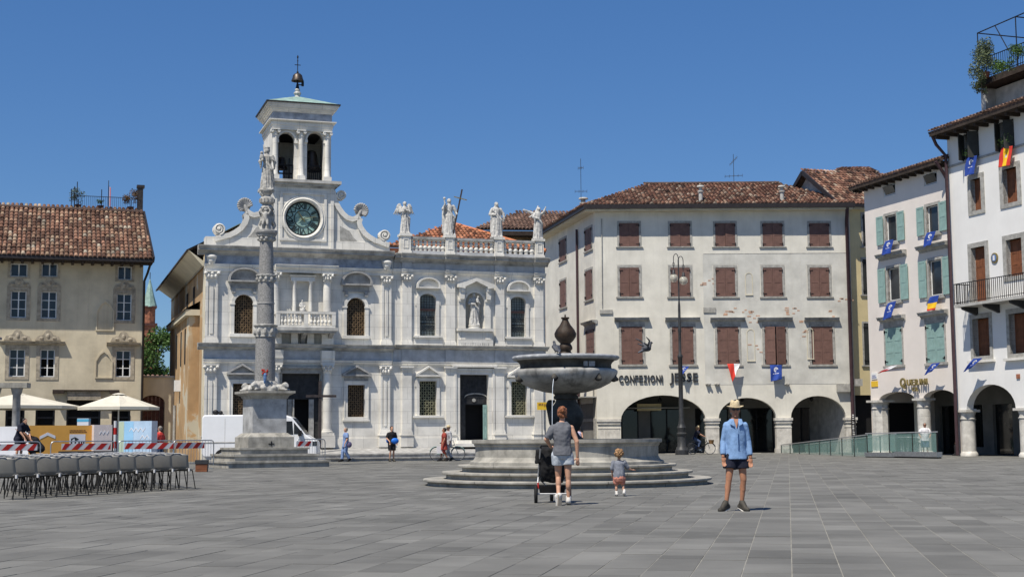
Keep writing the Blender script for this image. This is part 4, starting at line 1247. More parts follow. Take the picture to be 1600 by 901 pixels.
# local frame of the flank: seen wall at u = 0, running back along +y
side.add([(0, 0, -.1), (0, SL, -.1), (0, SL, zfl), (0, 0, zfl)], [(3, 2, 1, 0)])
side.add([(0, SL, -.1), (9, SL, -.1), (9, SL, zfl), (0, SL, zfl)], [(0, 1, 2, 3)])
side.build('flank_wall', M['plaster_o'], church)
mb = MB(); mb.add([(-.9, -.1, zfl + .12), (-.9, SL + .3, zfl + .12), (cc, SL + .3, zfl + 3.2), (cc, -.0, zfl + 3.2), (-.9, -.1, zfl + .02), (-.9, SL + .3, zfl + .02), (cc, SL + .3, zfl + 3.0), (cc, .5, zfl + 3.0)], [(0, 1, 2, 3), (4, 7, 6, 5), (0, 4, 5, 1), (0, 3, 7, 4)])
mb.xf(Matrix.Translation((0, .75, 0)))
mb.build('nave_roof', M['eave'], church)
mb = MB(); mb.add([(-.82, .3, zfl + .05), (-.82, SL, zfl + .05), (0.02, SL, zfl - .55), (0.02, .3, zfl - .55), (-.1, .3, zfl - .75), (-.1, SL, zfl - .75)], [(3, 2, 1, 0), (4, 5, 2, 3), (0, 3, 4)])
mb.build('flank_cornice', M['plaster_c'], church)
ax0, as0, as1 = -.52, 2.6, 14.0
zan = zf(309, 493, 2.6)
mb = MB(); mb.box(ax0, -.005, as0, as1, -.1, zan); mb.build('annex', M['plaster_o'], church)
mb = MB(); mb.add([(ax0 - .28, as0 - .25, zan + .3), (ax0 - .28, as1, zan + .3), (0.01, as1, zan + .75), (0.01, as0 - .25, zan + .75), (ax0 - .28, as0 - .25, zan + .22), (ax0 - .28, as1, zan + .22)], [(3, 2, 1, 0), (0, 1, 5, 4)])
mb.build('annex_roof', M['eave'], church)
mb = MB(); mb.box(ax0 - .22, -.003, as0 - .2, as1 - .1, zan, zan + .3); mb.build('annex_cornice', M['plaster_c'], church)
mb = MB()
for s_ in (4.3, 6.6, 9.2):
    mb.box(ax0 - .03, ax0 + .02, s_, s_ + .45, zan - 2.4, zan - .55)
mb.build('slit_window', M['dark'], church, kind='stuff')
mb = MB()
for s_ in (5.2, 8.8): mb.box(-.03, .02, s_, s_ + .8, zfl - 3.4, zfl - 1.25)
mb.build('flank_window', M['dark'], church, kind='stuff')
# white quoin strip at the corner
MB().box(-.03, .1, -.02, .9, -.1, zTC0).build('corner_strip', M['plaster_c'], church)
mb = MB(); q = CH.uz(268, 612, 6)
mb.box(ax0 - .3, ax0, 6.8, 7.4, 3.7, 4.3); mb.build('air_conditioner', M['white_p'], church)
downpipe(church, [(ax0 - .08, 9.2, 3.0), (ax0 - .08, 9.2, 0)], .09, 'frame_st')
# ---- steps in front of the church
sa, sb = 4.0, U2 + .3
steps = MB()
steps.prism([(-2.35, -.1), (-2.35, .36), (0, .62), (.5, .62), (.5, -.1)], sa, sb)
steps.xf(Matrix(((0, 1, 0, 0), (1, 0, 0, 0), (0, 0, 1, 0), (0, 0, 0, 1))))
steps.slab([(sa - .4, -2.39), (sb, -2.39), (sb, -2.30), (sa - .4, -2.30)], .30, .365)
steps.slab([(sa - .4, -2.80), (sb, -2.80), (sb, -2.36), (sa - .4, -2.36)], -.1, .12)
steps.slab([(sa - .4, -2.86), (sb, -2.86), (sb, -2.355), (sa - .4, -2.355)], .121, .18)
steps.build('church_steps', M['stone_g'], church)
# ---- statues standing on the chapel
def put(o, px, py, v, rz=0.0, extra_u=0, z=None):
    u, zz = CH.uz(px, py, v); p = CH.P(u + extra_u, v, zz if z is None else z)
    o.location = p; o.rotation_euler = (0, 0, CH.a + rz); return o
zs0 = zt_ + .17
def stat(px, H, label, **kw):
    o = draped('statue', H, **kw); tag(o, label, 'statue', 'statues along the chapel balustrade')
    u = uf(px, 360, .06); o.location = CH.P(u, .06, zs0); o.rotation_euler = (0, 0, CH.a); return o
stat(632.5, 1.72, 'winged stone angel with folded arms on the left pedestal of the balustrade', seed=2,
     arms=[((-.115, 0, .79), (-.15, -.05, .66), (.04, -.13, .70)), ((.115, 0, .79), (.15, -.05, .66), (-.04, -.14, .72))],
     extra=lambda mb, k: (wing(mb, k, -1, 18), wing(mb, k, 1, 18)))
stat(702, 1.98, 'robed bearded stone saint holding a long leaning cross on the balustrade', seed=3,
     arms=[((-.115, 0, .79), (-.18, -.04, .70), (-.15, -.10, .82)), ((.115, 0, .79), (.19, -.02, .62), (.18, -.10, .58))],
     extra=lambda mb, k: (mb.cap((-.15 * k, -.1 * k, .8 * k), (-.16 * k, -.1 * k, .93 * k), .012 * k, .02 * k, 8), mb.ell((-.16 * k, -.1 * k, .98 * k), (.04 * k, .03 * k, .04 * k)), mb.cap((-.13 * k, .05 * k, .7 * k), (-.15 * k, .05 * k, .1 * k), .05 * k, .05 * k, 10)))
cr_ = thing('cross', 'long wooden cross leaning in the hands of the bearded stone saint', 'cross', CH.P(uf(706, 368, .06), -.12, zs0), CH.a)
ub, uz2 = CH.uz(722, 296, -.12); d_ = Vector((ub - uf(706, 368, .06), 0, uz2 - zs0))
MB().beam((0, 0, 0), d_, .07).build('shaft', M['wood_cross'], cr_)
e_ = Vector((d_.z, 0, -d_.x)).normalized(); m_ = d_ * .80
MB().beam(m_ - e_ * .36 + Vector((0, -.04, 0)), m_ + e_ * .36 + Vector((0, -.04, 0)), .045).build('crossbar', M['gold'], cr_)
stat(776, 1.92, 'broad robed stone woman with covered head looking down, third pedestal of the balustrade', seed=5,
     arms=[((-.12, 0, .79), (-.19, .02, .64), (-.09, -.08, .62)), ((.12, 0, .79), (.20, -.01, .66), (.21, -.06, .54))],
     extra=lambda mb, k: (mb.loft([(0, .03 * k, .1 * k, .18 * k, .11 * k), (0, .03 * k, .5 * k, .17 * k, .1 * k), (0, .03 * k, .78 * k, .14 * k, .08 * k), (0, .02 * k, .88 * k, .06 * k, .06 * k)], 16)))
stat(840, 1.75, 'stone angel with one wing raised sideways and arm lifted, beside the tall plastered house', seed=6, lean=.05,
     arms=[((-.11, 0, .79), (-.16, -.05, .66), (-.03, -.12, .62)), ((.115, 0, .79), (.19, -.05, .84), (.24, -.06, .97))],
     extra=lambda mb, k: (mb.cap((-.06 * k, .06 * k, .78 * k), (-.42 * k, .08 * k, .90 * k), .05 * k, .03 * k), mb.cap((-.1 * k, .06 * k, .75 * k), (-.25 * k, .08 * k, .68 * k), .05 * k, .02 * k), mb.cap((-.05 * k, .06 * k, .8 * k), (.05 * k, .08 * k, 1.04 * k), .04 * k, .02 * k)))
# Madonna in the niche
md = draped('statue', 1.72, seed=9, arms=[((-.115, 0, .79), (-.17, -.04, .65), (-.02, -.14, .63)), ((.115, 0, .79), (.17, -.05, .66), (.08, -.16, .68))], lean=.0,
            extra=lambda mb, k: (mb.ell((.08 * k, -.13 * k, .74 * k), (.05 * k, .045 * k, .075 * k)), mb.ell((.09 * k, -.14 * k, .845 * k), .036 * k), mb.cap((.08 * k, -.15 * k, .72 * k), (.14 * k, -.19 * k, .66 * k), .025 * k, .018 * k), mb.ell((0, .03 * k, .93 * k), (.065 * k, .06 * k, .07 * k))))
tag(md, 'white stone Madonna holding a child in the arched niche above the chapel door', 'statue')
md.location = CH.P((niche[0] + niche[1]) / 2 - .02, .05, niche[2] + .2); md.rotation_euler = (0, 0, CH.a)
o = MB().lathe([(.34, 0), (.34, .06), (.28, .08), (.28, .13), (.32, .15), (.32, .2)], 0, 0, 12).build('statue_plinth', M['stone_w'], church, 40)
o.location = ((niche[0] + niche[1]) / 2 - .02, .02, niche[2] - .02)

M['fl_b0'] = mat('blue_print', (.10, .13, .3), .6, 0, 1, 0)

# ================================================================== TALL PLASTERED HOUSE WITH PORTICO
JY = 89.0
JX = (931 - 800) / 2200 * JY
J = Fr(JX, JY, 0)
jh = thing('portico_house', 'tall white plastered house with brown shutters and three ground floor arches, beside the church', 'building', J.o, J.a)
jz = J.z; ju = J.u
JE = jz(1100, 327, -.6) - .05       # eave level
JR = ju(1332, 500)
cols = [983, 1062.5, 1133, 1207, 1280]
arches = []
for x0, x1, yt, ys in ((970, 1103, 617, 657), (1123, 1213, 621, 653), (1236, 1322, 618, 652)):
    arches.append((ju(x0, 655), ju(x1, 655), 0.0, jz((x0 + x1) / 2, yt), jz((x0 + x1) / 2, yt) - jz((x0 + x1) / 2, ys)))
wins = []
for i, px in enumerate(cols):
    wins.append((J.rect(px - 15.5, 348.5, px + 15.5, 385), 'top'))
    wins.append((J.rect(px - 15 + .5, 418, px + 15.5, 463), 'mid'))
    wins.append((J.rect(px - 16 + 4, 510, px + 17 + 4, 569), 'low'))
mb = MB()
zmid = jz(1100, 480)
wall(mb, 0, JR, -.05, JE, arches + [w[0] for w in wins], 0, .5)
mb.add([(JR, 0, -.05), (JR, 12, -.05), (JR, 12, JE), (JR, 0, JE)], [(0, 1, 2, 3)])
mb.build('wall', M['plaster_w'], jh)
# older rendering on the right half, a few millimetres proud, with bricks showing through
mb = MB(); wall(mb, ju(1099.5, 480), JR - .01, jz(1200, 600), jz(1200, 396), [(w[0][0] - .2, w[0][1] + .2, w[0][2] - .2, w[0][3] + .2) for w in wins if w[1] != 'top'], -.012, .01)
mb.build('render_coat', M['plaster_low'], jh, kind='stuff')
for i, (r, kind) in enumerate(wins):
    aj = ((0, 0), (-.05, 0), (0, .09), (-.03, .04), (0, 0))[(i * 7) % 5]
    if kind == 'top': win_closed(jh, r, .13, 'shut_b', .05, None, rails=2, ajar=aj)
    elif kind == 'mid': win_closed(jh, r, .15, 'shut_b', .08, None, rails=2, ajar=aj)
    else: win_closed(jh, r, .15, 'shut_b', .10, .42, rails=3, ajar=((-.35, .35) if i == 11 else (0, 0)))
# piers with capitals and base
mb = MB(); pr_ = [(ju(935, 680), ju(968, 680)), (arches[0][1], arches[1][0]), (arches[1][1], arches[2][0]), (arches[2][1], JR)]
for a, b in pr_:
    pm = MB(); zc = jz(1110, 656)
    pm.box(a - .10, b + .10, -.12, .52, zc - .05, zc + .12).box(a - .05, b + .05, -.07, .51, zc - .22, zc - .05).box(a - .03, b + .03, -.04, .51, zc - .5, zc - .42)
    pm.box(a - .01, b + .01, -.02, .505, .28, zc - .5).box(a - .06, b + .06, -.07, .53, 0.0, .28)
    pm.build('pier', M['stone_pl'], jh)
# portico vault, back wall, shop windows
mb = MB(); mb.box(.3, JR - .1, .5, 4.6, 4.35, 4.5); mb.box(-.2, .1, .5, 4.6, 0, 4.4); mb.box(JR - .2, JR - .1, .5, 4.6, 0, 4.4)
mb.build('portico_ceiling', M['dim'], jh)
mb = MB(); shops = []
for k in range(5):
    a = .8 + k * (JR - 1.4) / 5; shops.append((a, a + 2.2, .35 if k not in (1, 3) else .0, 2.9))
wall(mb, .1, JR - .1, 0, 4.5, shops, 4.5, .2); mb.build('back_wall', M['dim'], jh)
for a, b, za, zb in shops:
    mb = MB(); frame(mb, a + .07, b - .07, za + .07, zb - .07, .07, 4.52, 4.58); mb.box((a + b) / 2 - .04, (a + b) / 2 + .04, 4.52, 4.58, za, zb); sw = mb.build('shop_window', M['iron'], jh)
    MB().box(a, b, 4.6, 4.62, za, zb).build('pane', M['glass_shop'], sw)
    MB().box(a + .1, b - .1, 5.2, 5.22, za, zb).build('backing', M['dark'], sw)
for k, a in enumerate((.9, 2.6)):
    pass
for a in arches:
    c = (a[0] + a[1]) / 2; mb = MB(); mb.box(c - .03, c + .03, 1.9, 1.96, 3.5, 4.35); mb.ell((c, 1.93, 3.4), (.12, .12, .16)); mb.build('portico_lantern', M['iron'], jh)
mb = MB(); mb.box(arches[0][0] + .6, arches[0][1] - .6, 3.2, 4.45, 2.9, 2.96); mb.build('awning', M['concrete'], jh)
MB().box(ju(1003, 650), ju(1042, 650), 3.3, 3.36, 2.75, 3.2).build('shop_sign', M['plaster_y'], jh)
# shop letters
s1 = jz(1000, 596.5); s2 = jz(1068, 596)
text_mesh('letters', 'CONFEZIONI', .62, M['iron_lamp'], jh, (ju(966.5, 590), -.10, s1), ext=.03, sx=.86, bold=.012, kind='thing') if False else None
def letters(par, txt, u0, u1, z0, z1, mt, y=-.06, bold=.01, nm='letter', ext=.035):
    """each letter is a piece of its own standing off the wall"""
    objs = []; x = 0.0; W_ = {'I': .34, 'E': .62, 'F': .58, 'J': .52, 'S': .64, 'Z': .62, 'N': .74, 'O': .82, 'C': .76, 'Q': .84, 'U': .74, 'R': .70, 'M': .88}
    tot = sum(W_.get(c, .7) for c in txt); sc = (u1 - u0) / tot
    for c in txt:
        w = W_.get(c, .7)
        if c != ' ':
            o = text_mesh(nm, c, (z1 - z0) / .73, mt, par, (0, 0, 0), ext=ext, bold=bold)
            xs = [v.co.x for v in o.data.vertices]; wd = max(xs) - min(xs)
            tw = (w - .14) * sc if c != 'I' else wd
            o.scale = (tw / max(wd, .01), 1, 1)
            o.location = (u0 + x * sc + (w * sc - tw) / 2 - min(xs) * o.scale[0], y, z0)
        x += w
letters(jh, 'CONFEZIONI', ju(966, 591), ju(1036, 591), jz(1000, 597), jz(1000, 585.5), M['iron_lamp'])
letters(jh, 'JESSE', ju(1045, 590), ju(1091, 590), jz(1068, 596), jz(1068, 582), M['iron_lamp'], bold=.022)
# blind niches and small details of the front
for (x0, y0, x1, y1) in ((1165.5, 427, 1175, 460), (1168, 515, 1178.5, 563), (1262, 513, 1270, 560)):
    mb = MB(); r = J.rect(x0, y0, x1, y1); band_arc(mb, r[0], r[1], r[3] - .2, r[3], .05, -.03, .0); mb.box(r[0] - .05, r[0], -.03, 0, r[2], r[3] - .2).box(r[1], r[1] + .05, -.03, 0, r[2], r[3] - .2); mb.box(r[0] - .05, r[1] + .05, -.06, 0, r[2] - .06, r[2]); mb.build('blind_niche', M['plaster_c'], jh)
r = J.rect(1099, 480, 1118, 488); MB().box(r[0], r[1], -.08, 0, r[2], r[3]).build('stone_corbel', M['frame_st'], jh); mb = MB(); mb.box(ju(1099, 396), JR - .02, -.02, 0, jz(1200, 396.5), jz(1200, 395.5)); mb.build('string_course', M['frame_st'], jh)
mb = MB()
rr = random.Random(11)
patches = MB()
for (px, py, n_) in ((1140, 487, 7), (1170, 488, 6), (1172, 500, 4), (1235, 487, 9), (1255, 505, 4), (1318, 470, 5), (1104, 440, 6), (1252, 522, 4), (1305, 490, 3), (1178, 545, 4)):
    for k in range(n_):
        u, z = J.uz(px + rr.uniform(-11, 11), py + rr.uniform(-6, 6)); w = rr.uniform(.14, .28)
        patches.box(u, u + w, -.022, -.013, z, z + .07)
patches.build('exposed_bricks', mat('faded_brick', (.52, .33, .23), .9, .15, 6, .1), jh, kind='stuff')
mb = MB()
for px in (1106, 1120, 1229, 1322): u, z = J.uz(px, 600); mb.box(u - .14, u + .14, -.2, -.0, z - .05, z + .05).ell((u - .1, -.2, z), .07).ell((u + .1, -.2, z), .07)
mb.build('spotlight', M['frame_st'], jh)
# cable, rain pipes, meter boxes
downpipe(jh, [(JR - .25, -.62, JE + .1), (JR - .25, -.5, JE - .3), (JR - .2, -.14, JE - .7), (JR - .2, -.14, 2.2)], .12)
downpipe(jh, [(JR - .2, -.14, 2.2), (JR - .2, -.14, 0)], .13, 'gutter')
mb = MB()
rr2 = random.Random(3)
for k in range(16): z = .5 + k * .12; mb.box(JR - .28, JR - .28 + rr2.uniform(.03, .14), -.285, -.275, z, z + rr2.uniform(.02, .07))
mb.build('stickers', M['white_p'], jh, kind='stuff')
MB().box(JR - 1.15, JR - .35, -.3, 0, jz(1320, 612), jz(1320, 600)).build('junction_box', M['frame_st'], jh)
MB().box(JR - .05, JR + .38, -.55, -.2, jz(1345, 603), jz(1345, 592)).build('junction_box', M['frame_st'], jh)
mb = MB(); mb.tube([(ju(940, 342), -.05, jz(940, 342)), (ju(941, 480), -.05, jz(941, 480))], .025, 6); mb.box(ju(937, 480), ju(957, 480), -.08, 0, jz(945, 490), jz(945, 484)); mb.build('cable', M['frame_st'], jh)
# side wall towards the church
JS_ANG = atan2(-.975, .222)
SLn = 13.0
sfr = Fr(JX - .222 * SLn, JY + .975 * SLn, math.degrees(JS_ANG))
side_e = bpy.data.objects.new('side_wing', None)
Mrel = Matrix.Translation(sfr.o - J.o) @ Matrix.Rotation(sfr.a, 4, 'Z')
def side_build(mbx, name, mt, parent=jh, **k):
    mbx.xf(Mrel); return mbx.build(name, mt, parent, **k)
sw_ = []
for (x0, y0, x1, y1) in ((874.5, 374, 885, 408), (914.5, 357, 925, 391), (875.5, 438, 885, 480), (915, 422, 926, 468), (916.5, 514, 929, 555)):
    sw_.append(sfr.rect(x0, y0, x1, y1))
mb = MB(); dside = sfr.rect(919, 610, 932.5, 690)
wall(mb, 0, SLn, -.05, JE, [s_ for s_ in sw_], 0, .3); side_build(mb, 'side_wall', M['plaster_w'])
tmp = []
def on_side(fn):
    before = set(jh.children)
    fn()
    for o in set(jh.children) - before:
        o.location = Mrel.translation; o.rotation_euler = (0, 0, sfr.a)
for r in sw_[:4]: on_side(lambda r=r: win_closed(jh, r, .14, 'shut_b', .08, None, rails=2))
on_side(lambda: win_closed(jh, sw_[4], .14, 'shut_b', .08, .35, rails=3))
mb = MB(); a, b = sfr.u(902, 650), sfr.u(932, 650); c_ = (a + b) / 2
mb.box(a, b, -.08, 0, 2.05, 2.25).box(a - .2, b + .1, -.9, 0, 3.55, 3.62).box(b - .35, b, -.1, 0, 0, 2.05)
side_build(mb, 'side_doorway', M['frame_st'])
mb = MB(); mb.box(a + .9, b - .6, -.02, .02, .0, 3.2); side_build(mb, 'side_door', M['dim'])
on_side(lambda: downpipe(jh, [(sfr.u(903, 352), -.1, jz(903, 345)), (sfr.u(905, 500), -.1, .1)], .08))
# eaves, roof
oh = .66
e0 = J.o
def side_pt(s_, v, z): p = sfr.P(s_, v, z) - J.o; return (p.x, p.y, z)
mb = MB()
ring = [(-oh * 1.05 + .1, -oh), (JR + .15, -oh), (JR + .15, .3), (.1, .3)]
sp = side_pt(0, -oh, 0); sp2 = side_pt(0, .2, 0)
mb.slab([(-oh * .9, -oh), (JR + .12, -oh), (JR + .12, .2), (.2, .2), (sp2[0], sp2[1]), (sp[0], sp[1])], JE, JE + .10)
mb.build('eave', M['plaster_c'], jh)
mb = MB(); g_ = [(-oh * .9 - .12, -oh - .14), (JR + .2, -oh - .14), (JR + .2, .2), (.2, .2), (sp2[0], sp2[1]), (sp[0] - .14, sp[1])]
mb.slab(g_, JE + .10, JE + .38); mb.build('gutter', M['gutter'], jh)
zr0 = JE + .36; rdg_y = 6.3; zr1 = zr0 + 2.55
rl = ju(1008, 292, rdg_y); rr_ = ju(1170, 293, rdg_y)
roof_tiles(jh, 'roof_tiles', (-oh - .1, -oh - .1, zr0), (JR + .2, -oh - .1, zr0), (JR - 3.2, rdg_y, zr1), (rl, rdg_y, zr1), M['tile_j'], .25, .40, seed=4)
roof_tiles(jh, 'roof_tiles', (sp[0] - .2, sp[1], zr0), (-oh - .1, -oh - .1, zr0), (rl, rdg_y, zr1), (rl - 1.0, rdg_y + 6, zr1), M['tile_j'], .25, .40, seed=5)
mb = MB(); mb.add([(JR + .2, -oh, zr0 - .05), (JR + .2, 12, zr0 - .05), (JR - 3.2, 12, zr1 - .05), (JR - 3.2, rdg_y, zr1 - .05)], [(0, 1, 2, 3)])
mb.tube([(rl, rdg_y, zr1 + .03), (JR - 3.2, rdg_y, zr1 + .03)], .13, 8); mb.build('roof_ridge', M['roof_base'], jh)
def chimney(par, fr_, px, ytop, ybot, v, r, cap='round'):
    u, z1 = fr_.uz(px, ytop, v); z0 = fr_.z(px, ybot, v)
    mb = MB(); mb.lathe([(r, z0), (r, z1 - .45), (r * 1.5, z1 - .42), (r * 1.5, z1 - .34), (r * .8, z1 - .33), (r * .8, z1 - .12), (r * 1.9, z1 - .1), (r * 1.6, z1)], u, v, 14)
    return mb.build('chimney', M['concrete'], par, 40)
chimney(jh, J, 1094.5, 290, 325, .15, .13); chimney(jh, J, 1221.5, 290, 325, .15, .13); chimney(jh, J, 911.5, 309, 335, 6, .18)
def antenna(name, label, p, h, arms, rz=0):
    t = thing(name, label, 'antenna', p, rz)
    MB().tube([(0, 0, 0), (0, 0, h)], .018, 6).build('mast', M['iron_lamp'], t)
    for (z, L_, tilt, n_) in arms:
        mb = MB(); d = Vector((cos(tilt), 0, sin(tilt)))
        c0 = Vector((0, 0, z)) - d * L_ * .5; mb.tube([c0, c0 + d * L_], .018, 5)
        for k in range(n_):
            q = c0 + d * L_ * k / max(1, n_ - 1); mb.tube([q - Vector((0, .3, 0)), q + Vector((0, .3, 0))], .008, 4)
            mb.tube([q - Vector((0, 0, .12)), q + Vector((0, 0, .12))], .007, 4)
        mb.build('aerial', M['iron_lamp'], t)
    return t
zq = J.z(908, 315, 5); antenna('antenna', 'tall thin television antenna rising above the chimney nearest the church', J.P(J.u(908, 315, 5), 5, zq - .6), J.z(907, 248, 5) - zq + .6, [(2.9, .35, .1, 4), (1.3, .8, 0, 4)])
zq = J.z(1147, 295, 7); antenna('antenna', 'television antenna with tilted aerial standing on the ridge of the tall plastered house', J.P(J.u(1147, 295, 7), 7, zq - .6), J.z(1147, 241, 7) - zq + .6, [(2.55, .7, .8, 6), (1.5, 1.2, .05, 5)])

# ================================================================== houses behind
bk = thing('red_roofed_hall', 'low hall with bright red pyramid tiles seen behind the chapel balustrade', 'building', CH.P(15, 11, 0), CH.a)
B = Fr(CH.P(15, 11).x, CH.P(15, 11).y, 18.4)
ap_u, ap_z = B.uz(705, 349, 4)
e0z = B.z(705, 372, 0) - .6
roof_tiles(bk, 'roof_tiles', (ap_u - 5.3, 0, e0z), (ap_u + 5.0, 0, e0z), (ap_u + .2, 4, ap_z), (ap_u, 4, ap_z), M['tile_r'], .26, .4, seed=8)
MB().box(ap_u - 5, ap_u + 2.0, .3, 8, 0, e0z - .1).build('wall', M['brick'], bk)
MB().tube([(ap_u + .1, 4, ap_z), (ap_u + 5.0, 0, e0z + .05)], .12, 8).build('hip_ridge', mat('ridge_tile', (.55, .2, .09), .85, .1, 4, .1), bk)
bh = thing('brown_roofed_house', 'house with wide brown tiled roof and deep dark eaves behind the chapel', 'building', CH.P(22, 33, 0), CH.a)
B2 = Fr(CH.P(22, 33).x, CH.P(22, 33).y, 6)
bh.rotation_euler = (0, 0, B2.a)
ea = B2.uz(738, 357, 0); eb = B2.uz(960, 356, 0); tl = B2.uz(806, 332.5, 5); tr_ = B2.uz(960, 333, 5)
roof_tiles(bh, 'roof_tiles', (ea[0], 0, ea[1]), (eb[0], 0, ea[1]), (tr_[0], 5, tl[1]), (tl[0], 5, tl[1]), M['tile_b'], .30, .5, seed=9)
MB().box(ea[0], eb[0], .02, 5, ea[1] - .5, ea[1] - .16).build('eave', M['eave'], bh)
mb = MB(); MB().box(ea[0] + 1.2, eb[0], 1.2, 6, 0, ea[1] - .3).build('wall', M['plaster_o'], bh)
bw = MB()
for k in range(3): MB().box(ea[0] + 4 + k * 3.2, ea[0] + 6.4 + k * 3.2, 1.1, 1.25, ea[1] - 2.0, ea[1] - .75).build('window', M['glass'], bh)

# yellow house
Y = Fr((1330 - 800) / 2200 * 89.5, 89.5, 18.4)
yh = thing('yellow_house', 'narrow yellow house with tiled gable roof squeezed between two taller houses', 'building', Y.o, Y.a)
yz = Y.z; yu = Y.u; YE = yz(1335, 322)
YW = 4.2
mb = MB(); ywn = [Y.rect(1348, 335, 1356, 385), Y.rect(1348, 405, 1356, 460), Y.rect(1350, 505, 1358, 570)]
wall(mb, -.5, YW, 0, YE, ywn + [(.15, 2.2, 0, 3.6, .0)], 0, .3); mb.build('wall', M['plaster_y'], yh)
for r in ywn: win_closed(yh, r, .12, 'shut_d', .08, None)
MB().box(0, 2.3, .5, .6, 0, 3.7).build('doorway', M['dark'], yh)
gy = 7.6
apx = yz(1258, 269, gy / 2)
mb = MB(); mb.prism([(0, 0), (gy, 0), (gy, YE - .1), (gy / 2, apx - .25), (0, YE - .1)], 0, .2)
mb.xf(Matrix(((0, 1, 0, -.55), (1, 0, 0, 0), (0, 0, 1, 0), (0, 0, 0, 1)))); mb.build('gable_wall', M['concrete'], yh)
roof_tiles(yh, 'roof_tiles', (-.9, -.45, YE + .05), (YW + 3, -.45, YE + .05), (YW + 3, gy / 2, apx), (-.9, gy / 2, apx), M['tile_j'], .25, .4, seed=12)
mb = MB(); mb.add([(-.92, gy / 2, apx), (-.92, gy + .3, YE), (YW + 3, gy + .3, YE), (YW + 3, gy / 2, apx)], [(0, 1, 2, 3)]); mb.build('roof_back', M['roof_base'], yh)
mb = MB()
mb.beam((-.95, -.5, YE - .02), (-.95, gy / 2, apx - .03), .12, .28); mb.beam((-.95, gy + .3, YE - .02), (-.95, gy / 2, apx - .03), .12, .28); mb.box(-.9, YW + 3, -.55, -.40, YE - .12, YE + .06); mb.build('verge_board', M['gutter'], yh)
MB().box(-.5, YW, -.3, 0, YE - .22, YE - .06).build('eave', M['plaster_c'], yh)
yr = thing('tiled_house', 'low tiled roof top peeping above the yellow house', 'building', Y.P(0, 9), 0)
Y3 = Fr(Y.P(0, 9).x, Y.P(0, 9).y, 0)
q = [Y3.uz(1300, 270), Y3.uz(1352, 268), Y3.uz(1350, 257), Y3.uz(1322, 259)]
roof_tiles(yr, 'roof_tiles', (q[0][0], 0, q[0][1]), (q[1][0] + 1, 0, q[0][1]), (q[2][0] + 1, 2.6, q[2][1] + .3), (q[3][0], 2.6, q[3][1] + .3), M['tile_j'], .26, .4, seed=13)
MB().box(q[0][0] + .5, q[1][0] + .5, .6, 3, 5, q[0][1] - .15).build('wall', M['plaster_y'], yr)

# ================================================================== PALE PINK HOUSE (green shutters)
t0_ = 9.7
QX, QY = 23.2 - .316 * t0_, 71.4 + .949 * t0_
Q = Fr(QX, QY, 18.4 - 90)
ph = thing('pink_house', 'pale pink narrow house with green shutters and two low arches at the ground', 'building', Q.o, Q.a)
QW = Q.u(1489, 400)
QE = Q.z(1400, 284, 0) + .1
Q0 = Q.u(1350, 300)
qa = []
for x0, x1, yt, ys, xc in ((1373.5, 1429, 611.7, 624, 1400), (1442.5, 1493, 608.5, 622, 1467)):
    qa.append((Q.u(x0, 624), Q.u(x1, 622), 0.0, Q.z(xc, yt), Q.z(xc, yt) - Q.z(xc, ys)))
small = [Q.rect(1380, 287.5, 1399, 306), Q.rect(1443.5, 269.5, 1464, 289)]
r2 = [Q.rect(1384, 336, 1401, 378), Q.rect(1448, 321, 1466.5, 363)]
r3 = [Q.rect(1387.5, 418, 1406, 469), Q.rect(1452, 406, 1472, 461)]
r4 = [Q.rect(1384, 511, 1410, 570), Q.rect(1448.5, 504, 1476.5, 566)]
mb = MB(); zsq = qa[0][3] - qa[0][4]; qa2 = [(a, b, zsq, d, e) for a, b, c, d, e in qa]
wall(mb, Q0, QW, zsq, QE, qa2 + small + r2 + r3 + r4, 0, .4)
for a_, b_ in ((Q0, qa[0][0]), (qa[0][1], qa[1][0]), (qa[1][1], QW)): mb.box(a_ + .002, b_ - .002, .003, .45, zsq - .002, zsq + .05)
mb.box(QW - .22, QW, .002, .4, 0, zsq - .003)
mb.add([(Q0, 0, 0), (Q0, 12, 0), (Q0, 12, QE), (Q0, 0, QE)], [(3, 2, 1, 0)])
mb.build('wall', M['plaster_p'], ph)
for r in small:
    mb = MB(); frame(mb, r[0] + .04, r[1] - .04, r[2] + .04, r[3] - .04, .07, .04, .12); w = mb.build('window', M['white_p'], ph)
    a, b, za, zb = r; MB().add([(a + .1, .1, za + .08), (b - .1, .1, za + .08), (b - .1, -.12, zb - .12), (a + .1, -.12, zb - .12)], [(0, 1, 2, 3)]).build('pane', M['glass'], w)
    mb = MB(); mb.box(a, b, .25, .27, za, zb); mb.build('backing', M['dark'], w)
    mb = MB(); frame(mb, a + .09, b - .09, za + .1, zb - .1, .03, -.0, .02); mb.xf(Matrix.Translation((0, .05, 0))); mb.build('casement', M['white_p'], w)
for r in r2 + r3:
    a, b, za, zb = r
    w = win_glazed(ph, r, .16, 'frame_st', 1, 1, .15, .08)
    sw2 = (b - a) * .62
    shutter_leaf(w, a - .16 - sw2, a - .17, za - .05, zb + .06, -.10, M['shut_g'], 2, louvre=False)
    shutter_leaf(w, b + .17, b + .16 + sw2, za - .05, zb + .06, -.10, M['shut_g'], 2)
for r in r3: cornice_hood(ph, r[0] - .75, r[1] + .75, r[3] + .5, r[3] + .85, 'frame_st', .35)
for r in r4: win_closed(ph, r, .12, 'shut_g', .12, .5, rails=3)
